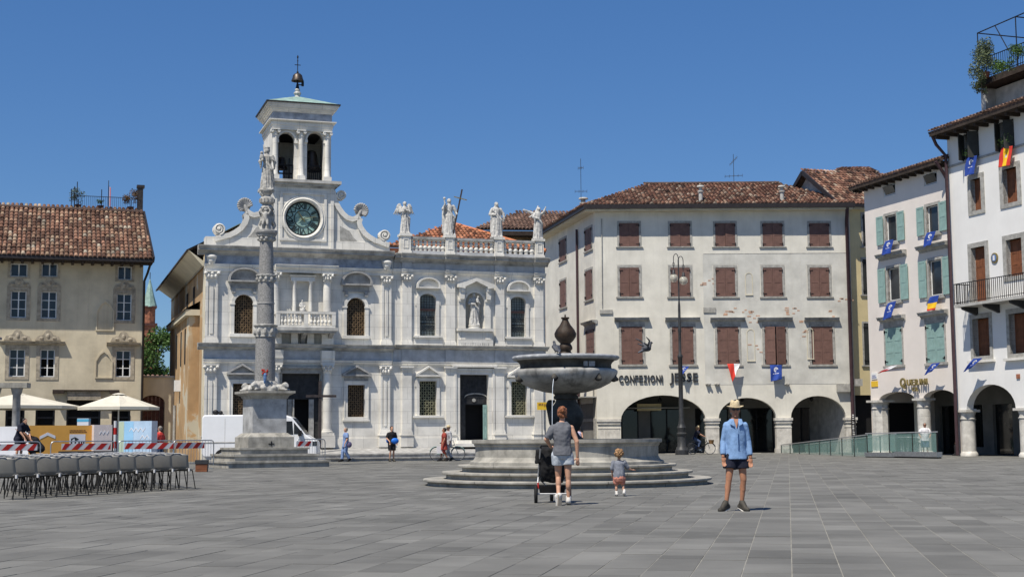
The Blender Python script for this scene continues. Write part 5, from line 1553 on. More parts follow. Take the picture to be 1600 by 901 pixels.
# portico of the pink house
def round_pier(par, uc, v, r, ztop, blocks=5, oct_=False, mt='stone_pl'):
    n = 8 if oct_ else 20
    z = 0; hs = (ztop - .55) / blocks
    pc = MB()
    pc.lathe([(r * 1.22, 0), (r * 1.22, .12), (r * 1.08, .2), (r, .25)], uc, v, n, pi / 8 if oct_ else 0, 2 * pi + (pi / 8 if oct_ else 0))
    base = pc.build('pier', M[mt], par, 35)
    for k in range(blocks):
        MB().lathe([(r - .012, .25 + k * (ztop - .75) / blocks), (r, .262 + k * (ztop - .75) / blocks), (r, .25 + (k + 1) * (ztop - .75) / blocks - .012), (r - .012, .25 + (k + 1) * (ztop - .75) / blocks)], uc, v, n, pi / 8 if oct_ else 0, 2 * pi + (pi / 8 if oct_ else 0)).build('drum', M[mt], base, 35)
    MB().lathe([(r * 1.06, ztop - .5), (r * 1.12, ztop - .44), (r * 1.0, ztop - .42), (r * .98, ztop - .28), (r * 1.1, ztop - .14), (r * 1.18, ztop - .1)], uc, v, n, pi / 8 if oct_ else 0, 2 * pi + (pi / 8 if oct_ else 0)).build('pier_capital', M[mt], base, 35)
    MB().box(uc - r * 1.25, uc + r * 1.25, v - r * 1.2, v + r * 1.2, ztop - .1, ztop + .02).build('abacus', M[mt], base)
zsq = qa[0][3] - qa[0][4]
round_pier(ph, qa[0][0] - .42, .35, .46, zsq, 6, True)
round_pier(ph, (qa[0][1] + qa[1][0]) / 2, .3, .36, zsq, 5)
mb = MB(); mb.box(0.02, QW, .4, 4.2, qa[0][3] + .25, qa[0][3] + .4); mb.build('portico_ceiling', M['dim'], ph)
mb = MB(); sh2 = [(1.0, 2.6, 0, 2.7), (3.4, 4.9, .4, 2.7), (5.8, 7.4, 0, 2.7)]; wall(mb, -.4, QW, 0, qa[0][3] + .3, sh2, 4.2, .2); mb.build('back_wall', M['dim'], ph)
for s_ in sh2: MB().box(s_[0], s_[1], 4.38, 4.4, s_[2], s_[3]).build('shop_window', M['glass_shop'], ph)
MB().box(1.9, 2.3, 1.9, 2.5, 0, 3.9).build('inner_pier', M['plaster_c'], ph)
MB().box(Q0 + .01, Q0 + .04, .9, 3.6, 0, 2.9).build('end_doorway', M['dark'], ph)  # added dark sheet on the end wall, standing in for the portico's shade
letters(ph, 'Q', Q.u(1409.5, 598), Q.u(1420, 598), Q.z(1414, 604), Q.z(1414, 590), M['gold'], -.16, .02)
letters(ph, 'UERINI', Q.u(1420.5, 598), Q.u(1454, 598), Q.z(1436, 601), Q.z(1436, 591.5), M['gold'], -.16, .014)
letters(ph, 'CR', Q.u(1429, 610), Q.u(1438.5, 610), Q.z(1434, 610.5), Q.z(1434, 604.5), M['gold'], -.16, .01)
r = Q.rect(1362.5, 582, 1371, 592); MB().box(r[0], r[1], -.04, -.001, r[2], r[3]).build('wall_plaque', M['white_p'], ph)
MB().box(r[0] + .05, r[1] - .05, -.045, -.041, r[2] + .06, r[2] + .12).box(r[0] + .08, r[1] - .12, -.045, -.041, r[2] + .17, r[2] + .22).build('plaque_print', M['fl_b0'], ph, kind='stuff')
r = Q.rect(1362, 595, 1372, 604); MB().box(r[0], r[1], -.04, -.001, r[2], r[3]).build('wall_plaque', mat('yellow_sign_paint', (.75, .48, .04), .5, .05, 5, 0), ph)
qo = .50
mb = MB(); mb.box(Q0 - .55, QW + .05, -qo, .1, QE, QE + .14); mb.build('eave', M['eave'], ph)
mb = MB(); mb.box(Q0 - .65, QW + .05, -qo - .1, -qo + .04, QE + .0, QE + .2)
for k in range(13): mb.box(Q0 - .4 + k * .68, Q0 - .28 + k * .68, -qo, .05, QE - .14, QE)
mb.build('rafter', M['eave'], ph)
roof_tiles(ph, 'roof_tiles', (Q0 - .7, -qo - .12, QE + .22), (QW + .15, -qo - .12, QE + .22), (QW + .15, 4.2, QE + 1.75), (Q0 - .7, 4.2, QE + 1.75), M['tile_b'], .27, .42, seed=20)
downpipe(ph, [(QW - .1, -.75, QE + .1), (QW - .1, -.3, QE - .5), (QW - .1, -.13, QE - .8), (QW - .1, -.13, .1)], .085)

# ================================================================== WHITE HOUSE AT THE RIGHT EDGE
R_ = Fr(Q.P(QW + .02, -.1).x, Q.P(QW + .02, -.1).y, 18.4 - 90)
wh = thing('white_house', 'bright white house with iron balcony, dark eaves and red wooden shutters beside the pink house', 'building', R_.o, R_.a)
RW = 14.0
RE = R_.z(1500, 208, 0)
ra_ = R_.rect(1511, 600, 1588, 712); raz = R_.z(1548, 600); ras = R_.z(1548, 639)
ras2 = 2.05 * (ras / ras)
AW = ra_[1] - ra_[0]; PWd = R_.u(1612, 680) - R_.u(1590, 680)
rarch = [(ra_[0] + k * (AW + .75), ra_[1] + k * (AW + .75), 0.0, raz, raz - ras) for k in range(2)]
wA = [R_.rect(1507, 208, 1529, 246), R_.rect(1563, 190, 1584, 232)]
wB = [R_.rect(1518, 279, 1533.5, 329), R_.rect(1568, 262.5, 1590, 317)]
wC = [R_.rect(1519.5, 385.5, 1541, 472), R_.rect(1573.5, 373, 1598, 431)]
wD = [R_.rect(1521, 497, 1547, 556), R_.rect(1578, 489, 1604, 552)]
dx = wB[1][0] - wB[0][0]
def third(L): r = L[1]; return (r[0] + dx, r[1] + dx, r[2], r[3])
for L in (wA, wB, wC, wD): L.append(third(L))
mb = MB(); wall(mb, 0, RW, ras, RE, [(a[0], a[1], ras, a[3], a[4]) for a in rarch if a[1] < RW] + [w for L in (wA, wB, wC, wD) for w in L if w[1] < RW], 0, .4)
mb.build('wall', M['plaster_r'], wh)
for r in wA:
    if r[1] > RW: continue
    a, b, za, zb = r; w = win_glazed(wh, r, .03, 'shut_d', 1, 1, .2, 0)
    shutter_leaf(w, a - .03, a + (b - a) * .42, za - .1, zb, -.06, M['shut_d'], 2, -1.15); shutter_leaf(w, b - (b - a) * .42, b + .03, za - .1, zb, -.06, M['shut_d'], 2, 1.1, hinge_left=False)
mb = MB(); zz = R_.z(1500, 256); mb.box(0.03, RW, -.06, 0, zz - .05, zz + .06); mb.build('string_course', M['frame_st'], wh)
for r in wB + wC + wD:
    if r[1] > RW: continue
    a, b, za, zb = r; low = r in wD
    mb = MB(); frame(mb, a, b, za, zb, .26 if not low else .2, -.05, .3, .24, .2 if r is not wC[0] else .0); w = mb.build('window', M['frame_st'], wh)
    c = (a + b) / 2
    shutter_leaf(w, a, c - .01, za, zb, .22 if not low else .3, M['shut_r'], 3); shutter_leaf(w, c + .01, b, za, zb, .22 if not low else .3, M['shut_r'], 3, hinge_left=False)
    MB().box(a - .1, b + .1, .38, .4, za, zb).build('backing', M['dark'], w)
    if low: MB().box(a - .35, b + .35, -.2, .05, za - .32, za - .2).build('sill', M['stone_w'], w)
emb = R_.uz(1554.7, 403)
mb = MB(); mb.lathe([(0, .0), (.26, .0), (.26, .05), (.2, .06), (0, .06)], 0, 0, 20); mb.xf(Matrix.Translation((emb[0], 0, emb[1])) @ Matrix.Rotation(pi / 2, 4, 'X')); em = mb.build('emblem', M['gold'], wh)
mb = MB(); mb.lathe([(0, .061), (.18, .061), (.18, .07), (0, .07)], 0, 0, 20); mb.xf(Matrix.Translation((emb[0], 0, emb[1])) @ Matrix.Rotation(pi / 2, 4, 'X')); mb.build('emblem_field', mat('blue_enamel', (.12, .2, .4), .4, 0, 1, 0), em)
MB().box(emb[0] - .06, emb[0] + .06, -.085, -.07, emb[1] - .12, emb[1] + .12).build('emblem_figure', M['white_p'], em)
# balcony
bz0, bz1 = R_.z(1495, 476, -.95), R_.z(1495, 443, -.95); b0 = R_.u(1491, 460, -.95)
bal = MB().box(b0, RW, -1.0, .02, bz0 - .14, bz0).build('balcony', M['concrete'], wh)
rail = MB(); rail.box(b0, RW, -.97, -.93, bz1 - .04, bz1).box(b0, RW, -.965, -.935, bz0 + .08, bz0 + .11).box(b0, b0 + .04, -.97, 0, bz1 - .04, bz1).box(b0, b0 + .04, -.97, 0, bz0 + .08, bz0 + .11)
rail.build('rail', M['iron'], bal)
_bm = MB().box(-.012, .012, -.012, .012, 0, bz1 - bz0 - .02).mesh('bar', M['iron'])
x = b0 + .02
while x < RW - .1:
    o = bpy.data.objects.new('bar', _bm); COL.objects.link(o); o.parent = bal; o.location = (x, -.95, bz0); x += .155
for k in range(6):
    o = bpy.data.objects.new('bar', _bm); COL.objects.link(o); o.parent = bal; o.location = (b0 + .02, -.95 + k * .155, bz0)
for uu in (b0 + .5, b0 + 2.2, b0 + 4.2, b0 + 6.4):
    m2 = MB(); m2.prism([(0, 0), (-.9, 0), (-.85, -.12), (-.3, -.3), (0, -.42)], uu - .09, uu + .09); m2.xf(Matrix(((0, 1, 0, 0), (1, 0, 0, 0), (0, 0, 1, bz0 - .145), (0, 0, 0, 1)))); m2.build('bracket', M['wood_d'], bal)
# columns of the portico
zcol = ras
for a_, b_ in ((0, rarch[0][0]), (rarch[0][1], rarch[1][0]), (rarch[1][1], RW)): MB().box(a_ + .002, b_ - .002, .003, .6, ras - .002, ras + .06).build('impost', M['plaster_r'], wh)
round_pier(wh, rarch[0][0] - .40, .35, .36, zcol, 1)
round_pier(wh, (rarch[0][1] + rarch[1][0]) / 2, .35, .38, zcol, 1)
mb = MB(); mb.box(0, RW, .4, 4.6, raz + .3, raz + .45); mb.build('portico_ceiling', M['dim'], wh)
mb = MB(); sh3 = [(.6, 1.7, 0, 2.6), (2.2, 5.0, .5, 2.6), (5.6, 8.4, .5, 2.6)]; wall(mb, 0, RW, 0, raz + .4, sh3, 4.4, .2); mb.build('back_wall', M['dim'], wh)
for s_ in sh3: MB().box(s_[0], s_[1], 4.58, 4.6, s_[2], s_[3]).build('shop_window', M['glass_shop'], wh)
MB().box(1.8, 6.2, 2.6, 2.66, 2.75, 3.75).build('shop_blind', M['frame_st'], wh)
MB().box(ra_[1] + .3, ra_[1] + .34, -.3, -.05, .4, .8)
r = R_.rect(1589, 584, 1594, 591); MB().box(r[0], r[1], -.05, 0, r[2], r[3]).build('house_number', M['brick'], wh)
ro = .80
mb = MB(); mb.box(-.15, RW, -ro, .1, RE, RE + .16); mb.build('eave', M['eave'], wh)
mb = MB(); mb.box(-.22, RW, -ro - .12, -ro + .03, RE + .02, RE + .26)
for k in range(17): mb.box(.1 + k * .8, .25 + k * .8, -ro, .05, RE - .16, RE)
mb.build('rafter', M['eave'], wh)
roof_tiles(wh, 'roof_tiles', (-.28, -ro - .15, RE + .27), (RW, -ro - .15, RE + .27), (RW, 5, RE + 2.3), (-.28, 5, RE + 2.3), M['tile_b'], .27, .42, seed=22)
downpipe(wh, [(-.15, -ro, RE + .1), (-.1, -.6, RE - .4), (.12, -.2, RE - 1.0), (.12, -.2, .05)], .085)
# roof terrace with pergola and plants
tv = .4
tb = R_.rect(1533, 135, 1562, 176, tv)
mb = MB(); mb.box(tb[0], tb[0] + .35, tv, tv + 3, RE + .4, tb[3]); mb.box(tb[0] + .35, RW, tv + .6, tv + 3, RE + .4, tb[3] - .02); mb.build('roof_parapet', M['concrete'], wh)
tz = tb[3] + .12
mb = MB(); mb.box(tb[0] - .1, RW, tv - .2, tv + 4, tz - .02, tz + .3); terr = mb.build('terrace', M['eave'], wh)
mb = MB(); x0 = R_.u(1527.5, 60, tv); zp = R_.z(1527.5, 52, tv); x1 = R_.u(1588, 60, tv)
for uu in (x0, x1): mb.tube([(uu, tv, tz + .3), (uu, tv, zp)], .03, 6)
mb.tube([(x0, tv, zp), (RW, tv, zp)], .03, 6).tube([(x0, tv, zp), (x0, tv + 3.5, zp)], .03, 6).tube([(x1, tv, zp), (x1, tv + 3.5, zp)], .03, 6).tube([(x0 + 1.4, tv, zp), (x1 - .6, tv, tz + 1.3)], .025, 6).tube([(x0, tv + 3.5, zp), (RW, tv + 3.5, zp)], .03, 6).tube([(x0, tv + 3.5, tz + .3), (x0, tv + 3.5, zp)], .03, 6)
mb.build('pergola', M['iron'], terr)
mb = MB(); mb.tube([(x0 + .5, tv - .15, tz + 1.35), (RW, tv - .15, tz + 1.35)], .025, 6).tube([(x0 + .5, tv - .15, tz + .4), (RW, tv - .15, tz + .4)], .02, 6)
x = x0 + .5
while x < RW: mb.box(x - .01, x + .01, tv - .16, tv - .14, tz + .3, tz + 1.35); x += .16
mb.build('terrace_rail', M['iron'], terr)

# ================================================================== LEFT HOUSE
LX, LY = -.2636 * 78, 78
Lf = Fr(LX, LY, 18.4)          # origin at its right corner; the wall runs to negative u
lh = thing('cream_house', 'old cream plastered house with stone framed windows, blind arches and tiled roof', 'building', Lf.o, Lf.a)
LW = -16.0
LE = Lf.z(120, 404, 0) - .25
def lr(x0, y0, x1, y1): return Lf.rect(x0, y0, x1, y1)
at = [lr(16, 411.5, 43, 432), lr(65, 411.5, 90, 432), lr(184, 416, 206, 437)]
w2 = [lr(16.5, 454, 41, 496), lr(64, 455, 88.5, 497), lr(182, 458.5, 205.5, 500.5)]
w1 = [lr(14, 545, 39, 588), lr(62.5, 545.5, 85.5, 588.5), lr(180.5, 547, 204, 588.5)]
gd = [lr(8, 632, 38, 690), lr(55, 633, 85.5, 690), lr(103.5, 625, 157, 690), lr(174, 634, 203.5, 690)]
gd = [(a, b, 0.0, d) for a, b, c, d in gd]
mb = MB(); wall(mb, LW, 0, 0, LE, at + w2 + w1 + gd, 0, .4)
mb.add([(0, 0, 0), (0, 9, 0), (0, 9, LE), (0, 0, LE)], [(0, 1, 2, 3)])
mb.build('wall', M['plaster_l'], lh)
for r in at: win_glazed(lh, r, .13, 'frame_sand', 2, 1, .14, 0)
def ornament(uc, z, w):
    m3 = MB(); pts = [(uc - w / 2, z), (uc - w * .42, z + .22), (uc - w * .2, z + .3), (uc - w * .12, z + .5), (uc, z + .58), (uc + w * .12, z + .5), (uc + w * .2, z + .3), (uc + w * .42, z + .22), (uc + w / 2, z)]
    m3.prism(pts, -.05, .02)
    for k in (-1, 1): m3.ell((uc + k * w * .25, -.05, z + .13), (.12, .05, .08)); 
    m3.ell((uc, -.05, z + .25), (.1, .05, .14))
    m3.build('window_ornament', M['frame_sand'], lh)
for r in w2:
    win_glazed(lh, r, .2, 'frame_sand', 2, 3, .14, 0); ornament((r[0] + r[1]) / 2, r[3] + .22, (r[1] - r[0]) * 1.5)
for i, r in enumerate(w1):
    win_glazed(lh, r, .2, 'frame_sand', 2, 3, .14, 0, open_leaf=(i > 0)); cornice_hood(lh, r[0] - .5, r[1] + .5, r[3] + .22, r[3] + .42, 'frame_sand', .3); ornament((r[0] + r[1]) / 2, r[3] + .48, (r[1] - r[0]) * 1.75)
for (x0, y0, x1, y1) in ((152, 472, 176.5, 515), (150.5, 550, 174, 589)):
    r = lr(x0, y0, x1, y1); a, b, za, zb = r; c = (a + b) / 2; zs_ = zb - .5
    m3 = MB(); pts_i = [(a, za), (a, zs_), (a + (c - a) * .5, zb - .16), (c, zb), (b - (b - c) * .5, zb - .16), (b, zs_), (b, za)]
    pts_o = [(a - .07, za), (a - .07, zs_ + .02), (a + (c - a) * .45, zb - .06), (c, zb + .12), (b - (b - c) * .45, zb - .06), (b + .07, zs_ + .02), (b + .07, za)]
    m3.strip(pts_i, pts_o, -.07, .0); m3.box(a - .07, b + .07, -.07, 0, za - .06, za); m3.build('blind_arch', M['plaster_l'], lh)
for r in gd: MB().box(r[0] - .2, r[1] + .2, .7, .75, 0, r[3] + .1).build('shop_opening', M['dark'], lh)
for i, r in enumerate(gd): 
    m3 = MB(); m3.box(r[0] + .02, r[0] + .1, .3, .36, 0, r[3]).box(r[1] - .1, r[1] - .02, .3, .36, 0, r[3]).box(r[0], r[1], .3, .36, 2.3, 2.38); m3.build('shop_door_frame', M['wood_d'], lh)
r = lr(94, 609, 168, 624.5)
m3 = MB(); 
for k in range(6): m3.box(r[0] + .35, r[1] - .35, -.35 + k * .02, .0, r[2] + k * (r[3] - r[2]) / 6, r[2] + (k + .8) * (r[3] - r[2]) / 6)
m3.build('rolled_shutter', M['frame_sand'], lh)
m3 = MB(); m3.box(r[0] - .4, r[0] + .2, -.5, 0, r[3] - .2, r[3]).box(r[1] + .1, r[1] + .6, -.5, 0, r[3] - .2, r[3]).box(r[0] + .2, r[1] + .1, -.42, 0, r[3] - .06, r[3]); m3.build('blind_box', M['eave'], lh)
lo = 1.15
mb = MB(); mb.box(LW, .45, -lo, .1, LE, LE + .12)
for k in range(31): mb.box(LW + .2 + k * .52, LW + .33 + k * .52, -lo, 0, LE - .12, LE)
mb.build('eave', M['eave'], lh)
MB().box(LW, .5, -lo - .13, -lo + .02, LE + .02, LE + .2).build('gutter', M['gutter'], lh)
lt = Lf.uz(150, 330, 3.6)
roof_tiles(lh, 'roof_tiles', (LW, -lo - .1, LE + .2), (.42, -lo - .1, LE + .2), (.15, 3.6, lt[1]), (LW, 3.6, lt[1]), M['tile_l'], .245, .40, seed=30)
mb = MB(); mb.beam((.47, -lo - .15, LE + .2), (.2, 3.6, lt[1] + .03), .10, .22); mb.build('verge_board', M['gutter'], lh)
mb = MB(); mb.tube([(LW, 3.6, lt[1] + .05), (.15, 3.6, lt[1] + .05)], .12, 8); mb.add([(LW, 3.6, lt[1]), (.15, 3.6, lt[1]), (.4, 8.5, LE), (LW, 8.5, LE)], [(0, 3, 2, 1)]); mb.build('roof_ridge', M['roof_base'], lh)
s_ = Lf.uz(12, 369, 1.2); mb = MB(); mb.box(s_[0] - .45, s_[0] + .4, .9, 1.6, s_[1] - .1, s_[1] + .12); sk = mb.build('skylight', M['gutter'], lh); MB().box(s_[0] - .38, s_[0] + .33, .95, 1.55, s_[1] + .121, s_[1] + .13).build('pane', M['glass'], sk)
downpipe(lh, [(.35, -lo + .1, LE + .1), (.2, -.5, LE - .5), (.06, -.12, LE - .9), (.06, -.12, 0)], .07, 'gutter')
mb = MB(); mb.tube([(Lf.u(222, 560), -.08, LE), (Lf.u(222, 560), -.08, .2)], .03, 6)
# roof terrace rail, pots, chimney
tvz = lt[1] + .1
T0, T1 = Lf.u(114, 325, 3.7), Lf.u(214, 325, 3.7)
terr = MB().box(T0, T1 + .3, 3.6, 6.2, tvz - .25, tvz).build('terrace', M['eave'], lh)
mb = MB(); mb.tube([(T0, 3.7, tvz + .78), (T1, 3.7, tvz + .78)], .02, 6).tube([(T0, 3.7, tvz + .1), (T1, 3.7, tvz + .1)], .015, 5)
n = 34
for k in range(n + 1): x = T0 + (T1 - T0) * k / n; mb.box(x - .008, x + .008, 3.69, 3.71, tvz, tvz + .78)
for px, top_ in ((121, 284), (117, 291), (159, 296), (112, 295)):
    u, z = Lf.uz(px, top_, 3.8); mb.tube([(u, 3.8, tvz), (u, 3.8, z)], .025, 5)
mb.build('terrace_rail', M['iron'], terr)
u = Lf.u(219, 300, 3.9); mb = MB(); mb.box(u - .16, u + .16, 3.7, 4.1, tvz - .9, Lf.z(219, 291, 3.9)); mb.box(u - .2, u + .24, 3.65, 4.15, Lf.z(219, 294, 3.9), Lf.z(219, 290, 3.9)); mb.build('chimney', M['bronze'], lh)

# ---- wall with gateway between left house and church
gw = thing('gateway_wall', 'cream wall with wide arched gateway and dark wooden gate beside the church flank', 'wall', Lf.P(0.02, 1.2), Lf.a)
G = Fr(Lf.P(0.02, 1.2).x, Lf.P(.02, 1.2).y, 18.4)
ga = G.rect(222, 617, 257, 690); gz = G.z(240, 589.5)
mb = MB(); wall(mb, 0, 3.0, 0, gz, [(.06, min(ga[1], 2.0), 0, ga[3], .42)], 0, .5); mb.add([(0, 0, gz), (3, 0, gz), (3, .5, gz), (0, .5, gz)], [(0, 1, 2, 3)]); mb.build('masonry', M['plaster_l'], gw)
MB().box(-.02, 3.05, -.1, .6, gz + .002, gz + .1).build('coping', M['stone_old'], gw)
gm = MB()
for k in range(9): gm.box(.06 + k * .215, .06 + k * .215 + .205, .35, .39, 0, ga[3])
gm.build('gate', M['wood_br'], gw)

# ================================================================== GROUND
MB().slab([(-900, -60), (900, -60), (900, 1500), (-900, 1500)], -.3, -.03).build('ground', mat('mortar_bed', (.30, .29, .25), .95, .12, 3, .2), None, kind='structure')
M['slab'] = mat('grey_paving_stone', (.158, .156, .143), .8, .11, .55, .25, 16, tone=.22, spec=.2, patch=(.122, .121, .110), patch_th=.57, patch_scale=.33)
PA = radians(-11)
pav = MB().slab([(-70, 5), (70, 5), (70, 99), (-70, 99)], -.028, -.0035).build('paved_square', mat('pale_joint_mortar', (.27, .26, .225), .95, .1, 3, .1), None, kind='structure')
rs = random.Random(21)
Wd = .425
slabs = []
ca, sa_ = cos(PA), sin(PA)
def in_view(x, y): return 9.5 < y < 97 and abs(x) < .385 * y + 1.2
for i in range(-130, 130):
    y = rs.uniform(-3, -2); x0 = i * Wd
    while y < 125:
        L = rs.choice((.38, .5, .6, .62, .75, .9, 1.1)) * rs.uniform(.9, 1.15)
        cx_, cy_ = x0 + Wd / 2, y + L / 2
        wx, wy = ca * cx_ - sa_ * cy_, sa_ * cx_ + ca * cy_
        if in_view(wx, wy):
            t = min(1, max(0, rs.gauss(.5, .17)))
            if rs.random() < .045: t = rs.uniform(.0, .15)
            if rs.random() < .06: t = rs.uniform(.85, 1.0)
            slabs.append((wy, x0, y, L, t, rs.uniform(-.003, .002)))
        y += L
slabs.sort()
def slab_geo(mb, x0, y, L, t, dz):
    g = .005 if True else 0
    pts = [(x0 + g, y + .003), (x0 + Wd - g, y + .003), (x0 + Wd - g, y + L - .003), (x0 + g, y + L - .003)]
    P = [(ca * a - sa_ * b, sa_ * a + ca * b) for a, b in pts]
    vs = [(p[0], p[1], -.02) for p in P] + [(p[0], p[1], dz) for p in P]
    mb.add(vs, [(4, 5, 6, 7), (0, 1, 5, 4), (1, 2, 6, 5), (2, 3, 7, 6), (3, 0, 4, 7)], 0, t + .0001)
for s_ in slabs[:300]:
    slab_geo(m1 := MB(), *s_[1:]); m1.build('paving_slab', M['slab'], pav)
big = MB()
for s_ in slabs[300:]: slab_geo(big, *s_[1:])
big.build('paving_slabs', M['slab'], pav, None, kind='stuff')

# ================================================================== FOUNTAIN
FD = 35.4
fx = (883 - 800) / 2200 * FD
fo = thing('fountain', 'round stone fountain with tall basin bowl on a baluster stem and three circular steps', 'fountain', (fx, FD, 0))
M['f_stone'] = mat('fountain_basin_stone', (.34, .325, .285), .85, .18, 2.5, .3, 18, streak=.7, streak_col=(.11, .11, .10))
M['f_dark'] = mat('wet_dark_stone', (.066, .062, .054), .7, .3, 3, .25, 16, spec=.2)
M['f_bowl'] = mat('fountain_bowl_stone', (.37, .365, .345), .6, .25, 1.6, .25, 16, streak=1.0, streak_col=(.045, .045, .042), spec=.3)
M['f_rim'] = mat('fountain_rim_stone', (.34, .35, .36), .7, .2, 6, .35, 24)
M['f_fin'] = mat('mossy_brown_finial_stone', (.034, .021, .012), .6, .35, 6, .4, 22, spec=.3)
for k, (r_, z0, z1) in enumerate(((3.58, 0, .155), (3.12, .157, .325), (2.72, .327, .49))):
    n = 14
    for j in range(n):                          # each step is a ring of separate kerb stones
        a0, a1 = 2 * pi * j / n + k * .2 + .0015, 2 * pi * (j + 1) / n + k * .2 - .0015
        MB().lathe([(r_ - .62, z0), (r_ - .11, z0), (r_ - .11, z1 - .075), (r_ - .02, z1 - .06), (r_, z1 - .045), (r_, z1 - .01), (r_ - .012, z1), (r_ - .62, z1)][::1], 0, 0, 7, a0, a1).build('step_stone', M['f_stone'], fo, 30)
MB().lathe([(0, .48), (2.2, .49)], 0, 0, 40).build('basin_floor', M['f_dark'], fo)
def oct_r(r): return r
for j in range(10):
    a0, a1 = 2 * pi * j / 10 + .1 + .001, 2 * pi * (j + 1) / 10 + .1 - .001
    MB().lathe([(2.06, .49), (2.42, .49), (2.42, .56), (2.33, .60), (2.28, .68), (2.28, .93), (2.31, .96), (2.31, .99), (2.37, 1.02), (2.37, 1.10), (2.05, 1.10), (2.05, .49)], 0, 0, 9, a0, a1).build('basin_stone', M['f_stone'], fo, 30)
MB().lathe([(0, .98), (2.05, .98)], 0, 0, 40).build('water', mat('fountain_water', (.03, .04, .035), .03, .2, 2, .1, 8, spec=.8), fo)
def fl(prof, n=32, flute=0, amp=0.0):
    m1 = MB(); m1.lathe(prof, 0, 0, n)
    if flute:
        m1.v = [(x * (1 + amp * abs(cos(flute * atan2(y, x) / 2))), y * (1 + amp * abs(cos(flute * atan2(y, x) / 2))), z) for x, y, z in m1.v]
    return m1
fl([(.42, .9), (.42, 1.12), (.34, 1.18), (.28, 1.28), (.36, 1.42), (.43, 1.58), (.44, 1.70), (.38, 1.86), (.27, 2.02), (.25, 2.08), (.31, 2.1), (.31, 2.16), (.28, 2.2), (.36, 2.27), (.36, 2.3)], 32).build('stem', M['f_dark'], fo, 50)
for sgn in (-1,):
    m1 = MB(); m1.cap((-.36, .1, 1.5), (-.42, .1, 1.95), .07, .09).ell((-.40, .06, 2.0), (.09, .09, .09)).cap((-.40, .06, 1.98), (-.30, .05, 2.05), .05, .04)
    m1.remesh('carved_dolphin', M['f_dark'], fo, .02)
bowl = fl([(.30, 2.24), (.55, 2.28), (.85, 2.37), (1.08, 2.49), (1.22, 2.62), (1.27, 2.75), (1.265, 2.80), (1.22, 2.835)], 128, 18, .028).build('bowl', M['f_bowl'], fo, 50)
fl([(1.20, 2.83), (1.15, 2.86), (1.14, 2.94), (1.17, 3.0), (1.24, 3.06)], 64).build('bowl_neck', M['f_dark'], fo, 50)
fl([(1.23, 3.055), (1.31, 3.07), (1.345, 3.10), (1.35, 3.135), (1.33, 3.165), (1.28, 3.175), (1.2, 3.16), (.3, 3.1), (0, 3.1)], 64).build('bowl_rim', M['f_rim'], fo, 50)
fl([(.17, 3.1), (.19, 3.16), (.17, 3.24), (.13, 3.3), (.18, 3.36), (.17, 3.42), (.12, 3.5)], 20).build('finial_base', M['f_fin'], fo, 50)
fl([(.12, 3.49), (.19, 3.56), (.255, 3.66), (.265, 3.74), (.22, 3.84), (.13, 3.96), (.08, 4.06), (.07, 4.1), (.1, 4.12), (.1, 4.15), (.02, 4.16), (.015, 4.22), (0, 4.23)], 32, 10, .05).build('finial', M['f_fin'], fo, 40)
for a in (-105, -52, -15, 60, 130, 200):
    a = radians(a); m1 = MB(); c = Vector((cos(a), sin(a), 0))
    m1.ell(c * 1.22 + Vector((0, 0, 2.60)), (.09, .09, .10)).ell(c * 1.30 + Vector((0, 0, 2.57)), (.05, .05, .05)); m1.cap(c * 1.24 + Vector((0, 0, 2.66)), c * 1.2 + Vector((0, 0, 2.74)), .05, .03)
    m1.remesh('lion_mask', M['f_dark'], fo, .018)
for a in (-68, -62, -58):
    a = radians(a); m1 = MB().bxm(Matrix.Translation((cos(a) * 1.17, sin(a) * 1.17, 2.93)) @ Matrix.Rotation(a, 4, 'Z'), .08, .09, .12); m1.build('rim_bracket', M['f_rim'], fo)
a = radians(-105); c = Vector((cos(a), sin(a), 0))
MB().tube([c * 1.34 + Vector((0, 0, 2.55)), c * 1.44 + Vector((0, 0, 2.35)), c * 1.5 + Vector((0, 0, 1.9)), c * 1.55 + Vector((0, 0, .98))], .008, 6).build('water_jet', mat('water_thread', (.7, .75, .8), .05, 0, 1, 0, spec=.8), fo)

# ================================================================== MONUMENT COLUMN
MD = 58.2; K = 37.8
mx = (413.5 - 800) / 2200 * MD
mo = thing('monument_column', 'tall grey granite column on a stepped marble pedestal with carved lions, in front of the church', 'column', (mx, MD, 0), radians(27))
zy = lambda y: 1.2 + (683 - y) / K
def sq(s, z0, z1, name, mt, ch=0.0):
    m1 = MB().box(-s / 2, s / 2, -s / 2, s / 2, z0, z1); return m1.build(name, mt, mo)
for s_, z0, z1 in ((4.25, 0, .27), (3.55, .272, .53), (2.9, .532, .79)):
    m1 = MB(); m1.box(-s_ / 2 + .05, s_ / 2 - .05, -s_ / 2 + .05, s_ / 2 - .05, z0, z1 - .08)
    m1.box(-s_ / 2, s_ / 2, -s_ / 2, s_ / 2, z1 - .078, z1)
    m1.build('step', M['f_stone'], mo)
m1 = MB(); zp = .792
def frus(mb, s0, s1, z0, z1): mb.add([(-s0 / 2, -s0 / 2, z0), (s0 / 2, -s0 / 2, z0), (s0 / 2, s0 / 2, z0), (-s0 / 2, s0 / 2, z0), (-s1 / 2, -s1 / 2, z1), (s1 / 2, -s1 / 2, z1), (s1 / 2, s1 / 2, z1), (-s1 / 2, s1 / 2, z1)], [(3, 2, 1, 0), (4, 5, 6, 7), (0, 1, 5, 4), (1, 2, 6, 5), (2, 3, 7, 6), (3, 0, 4, 7)])
frus(m1, 1.92, 1.92, zp, zp + .42); frus(m1, 1.88, 1.50, zp + .421, zp + .58); m1.build('pedestal_base', M['f_stone'], mo)
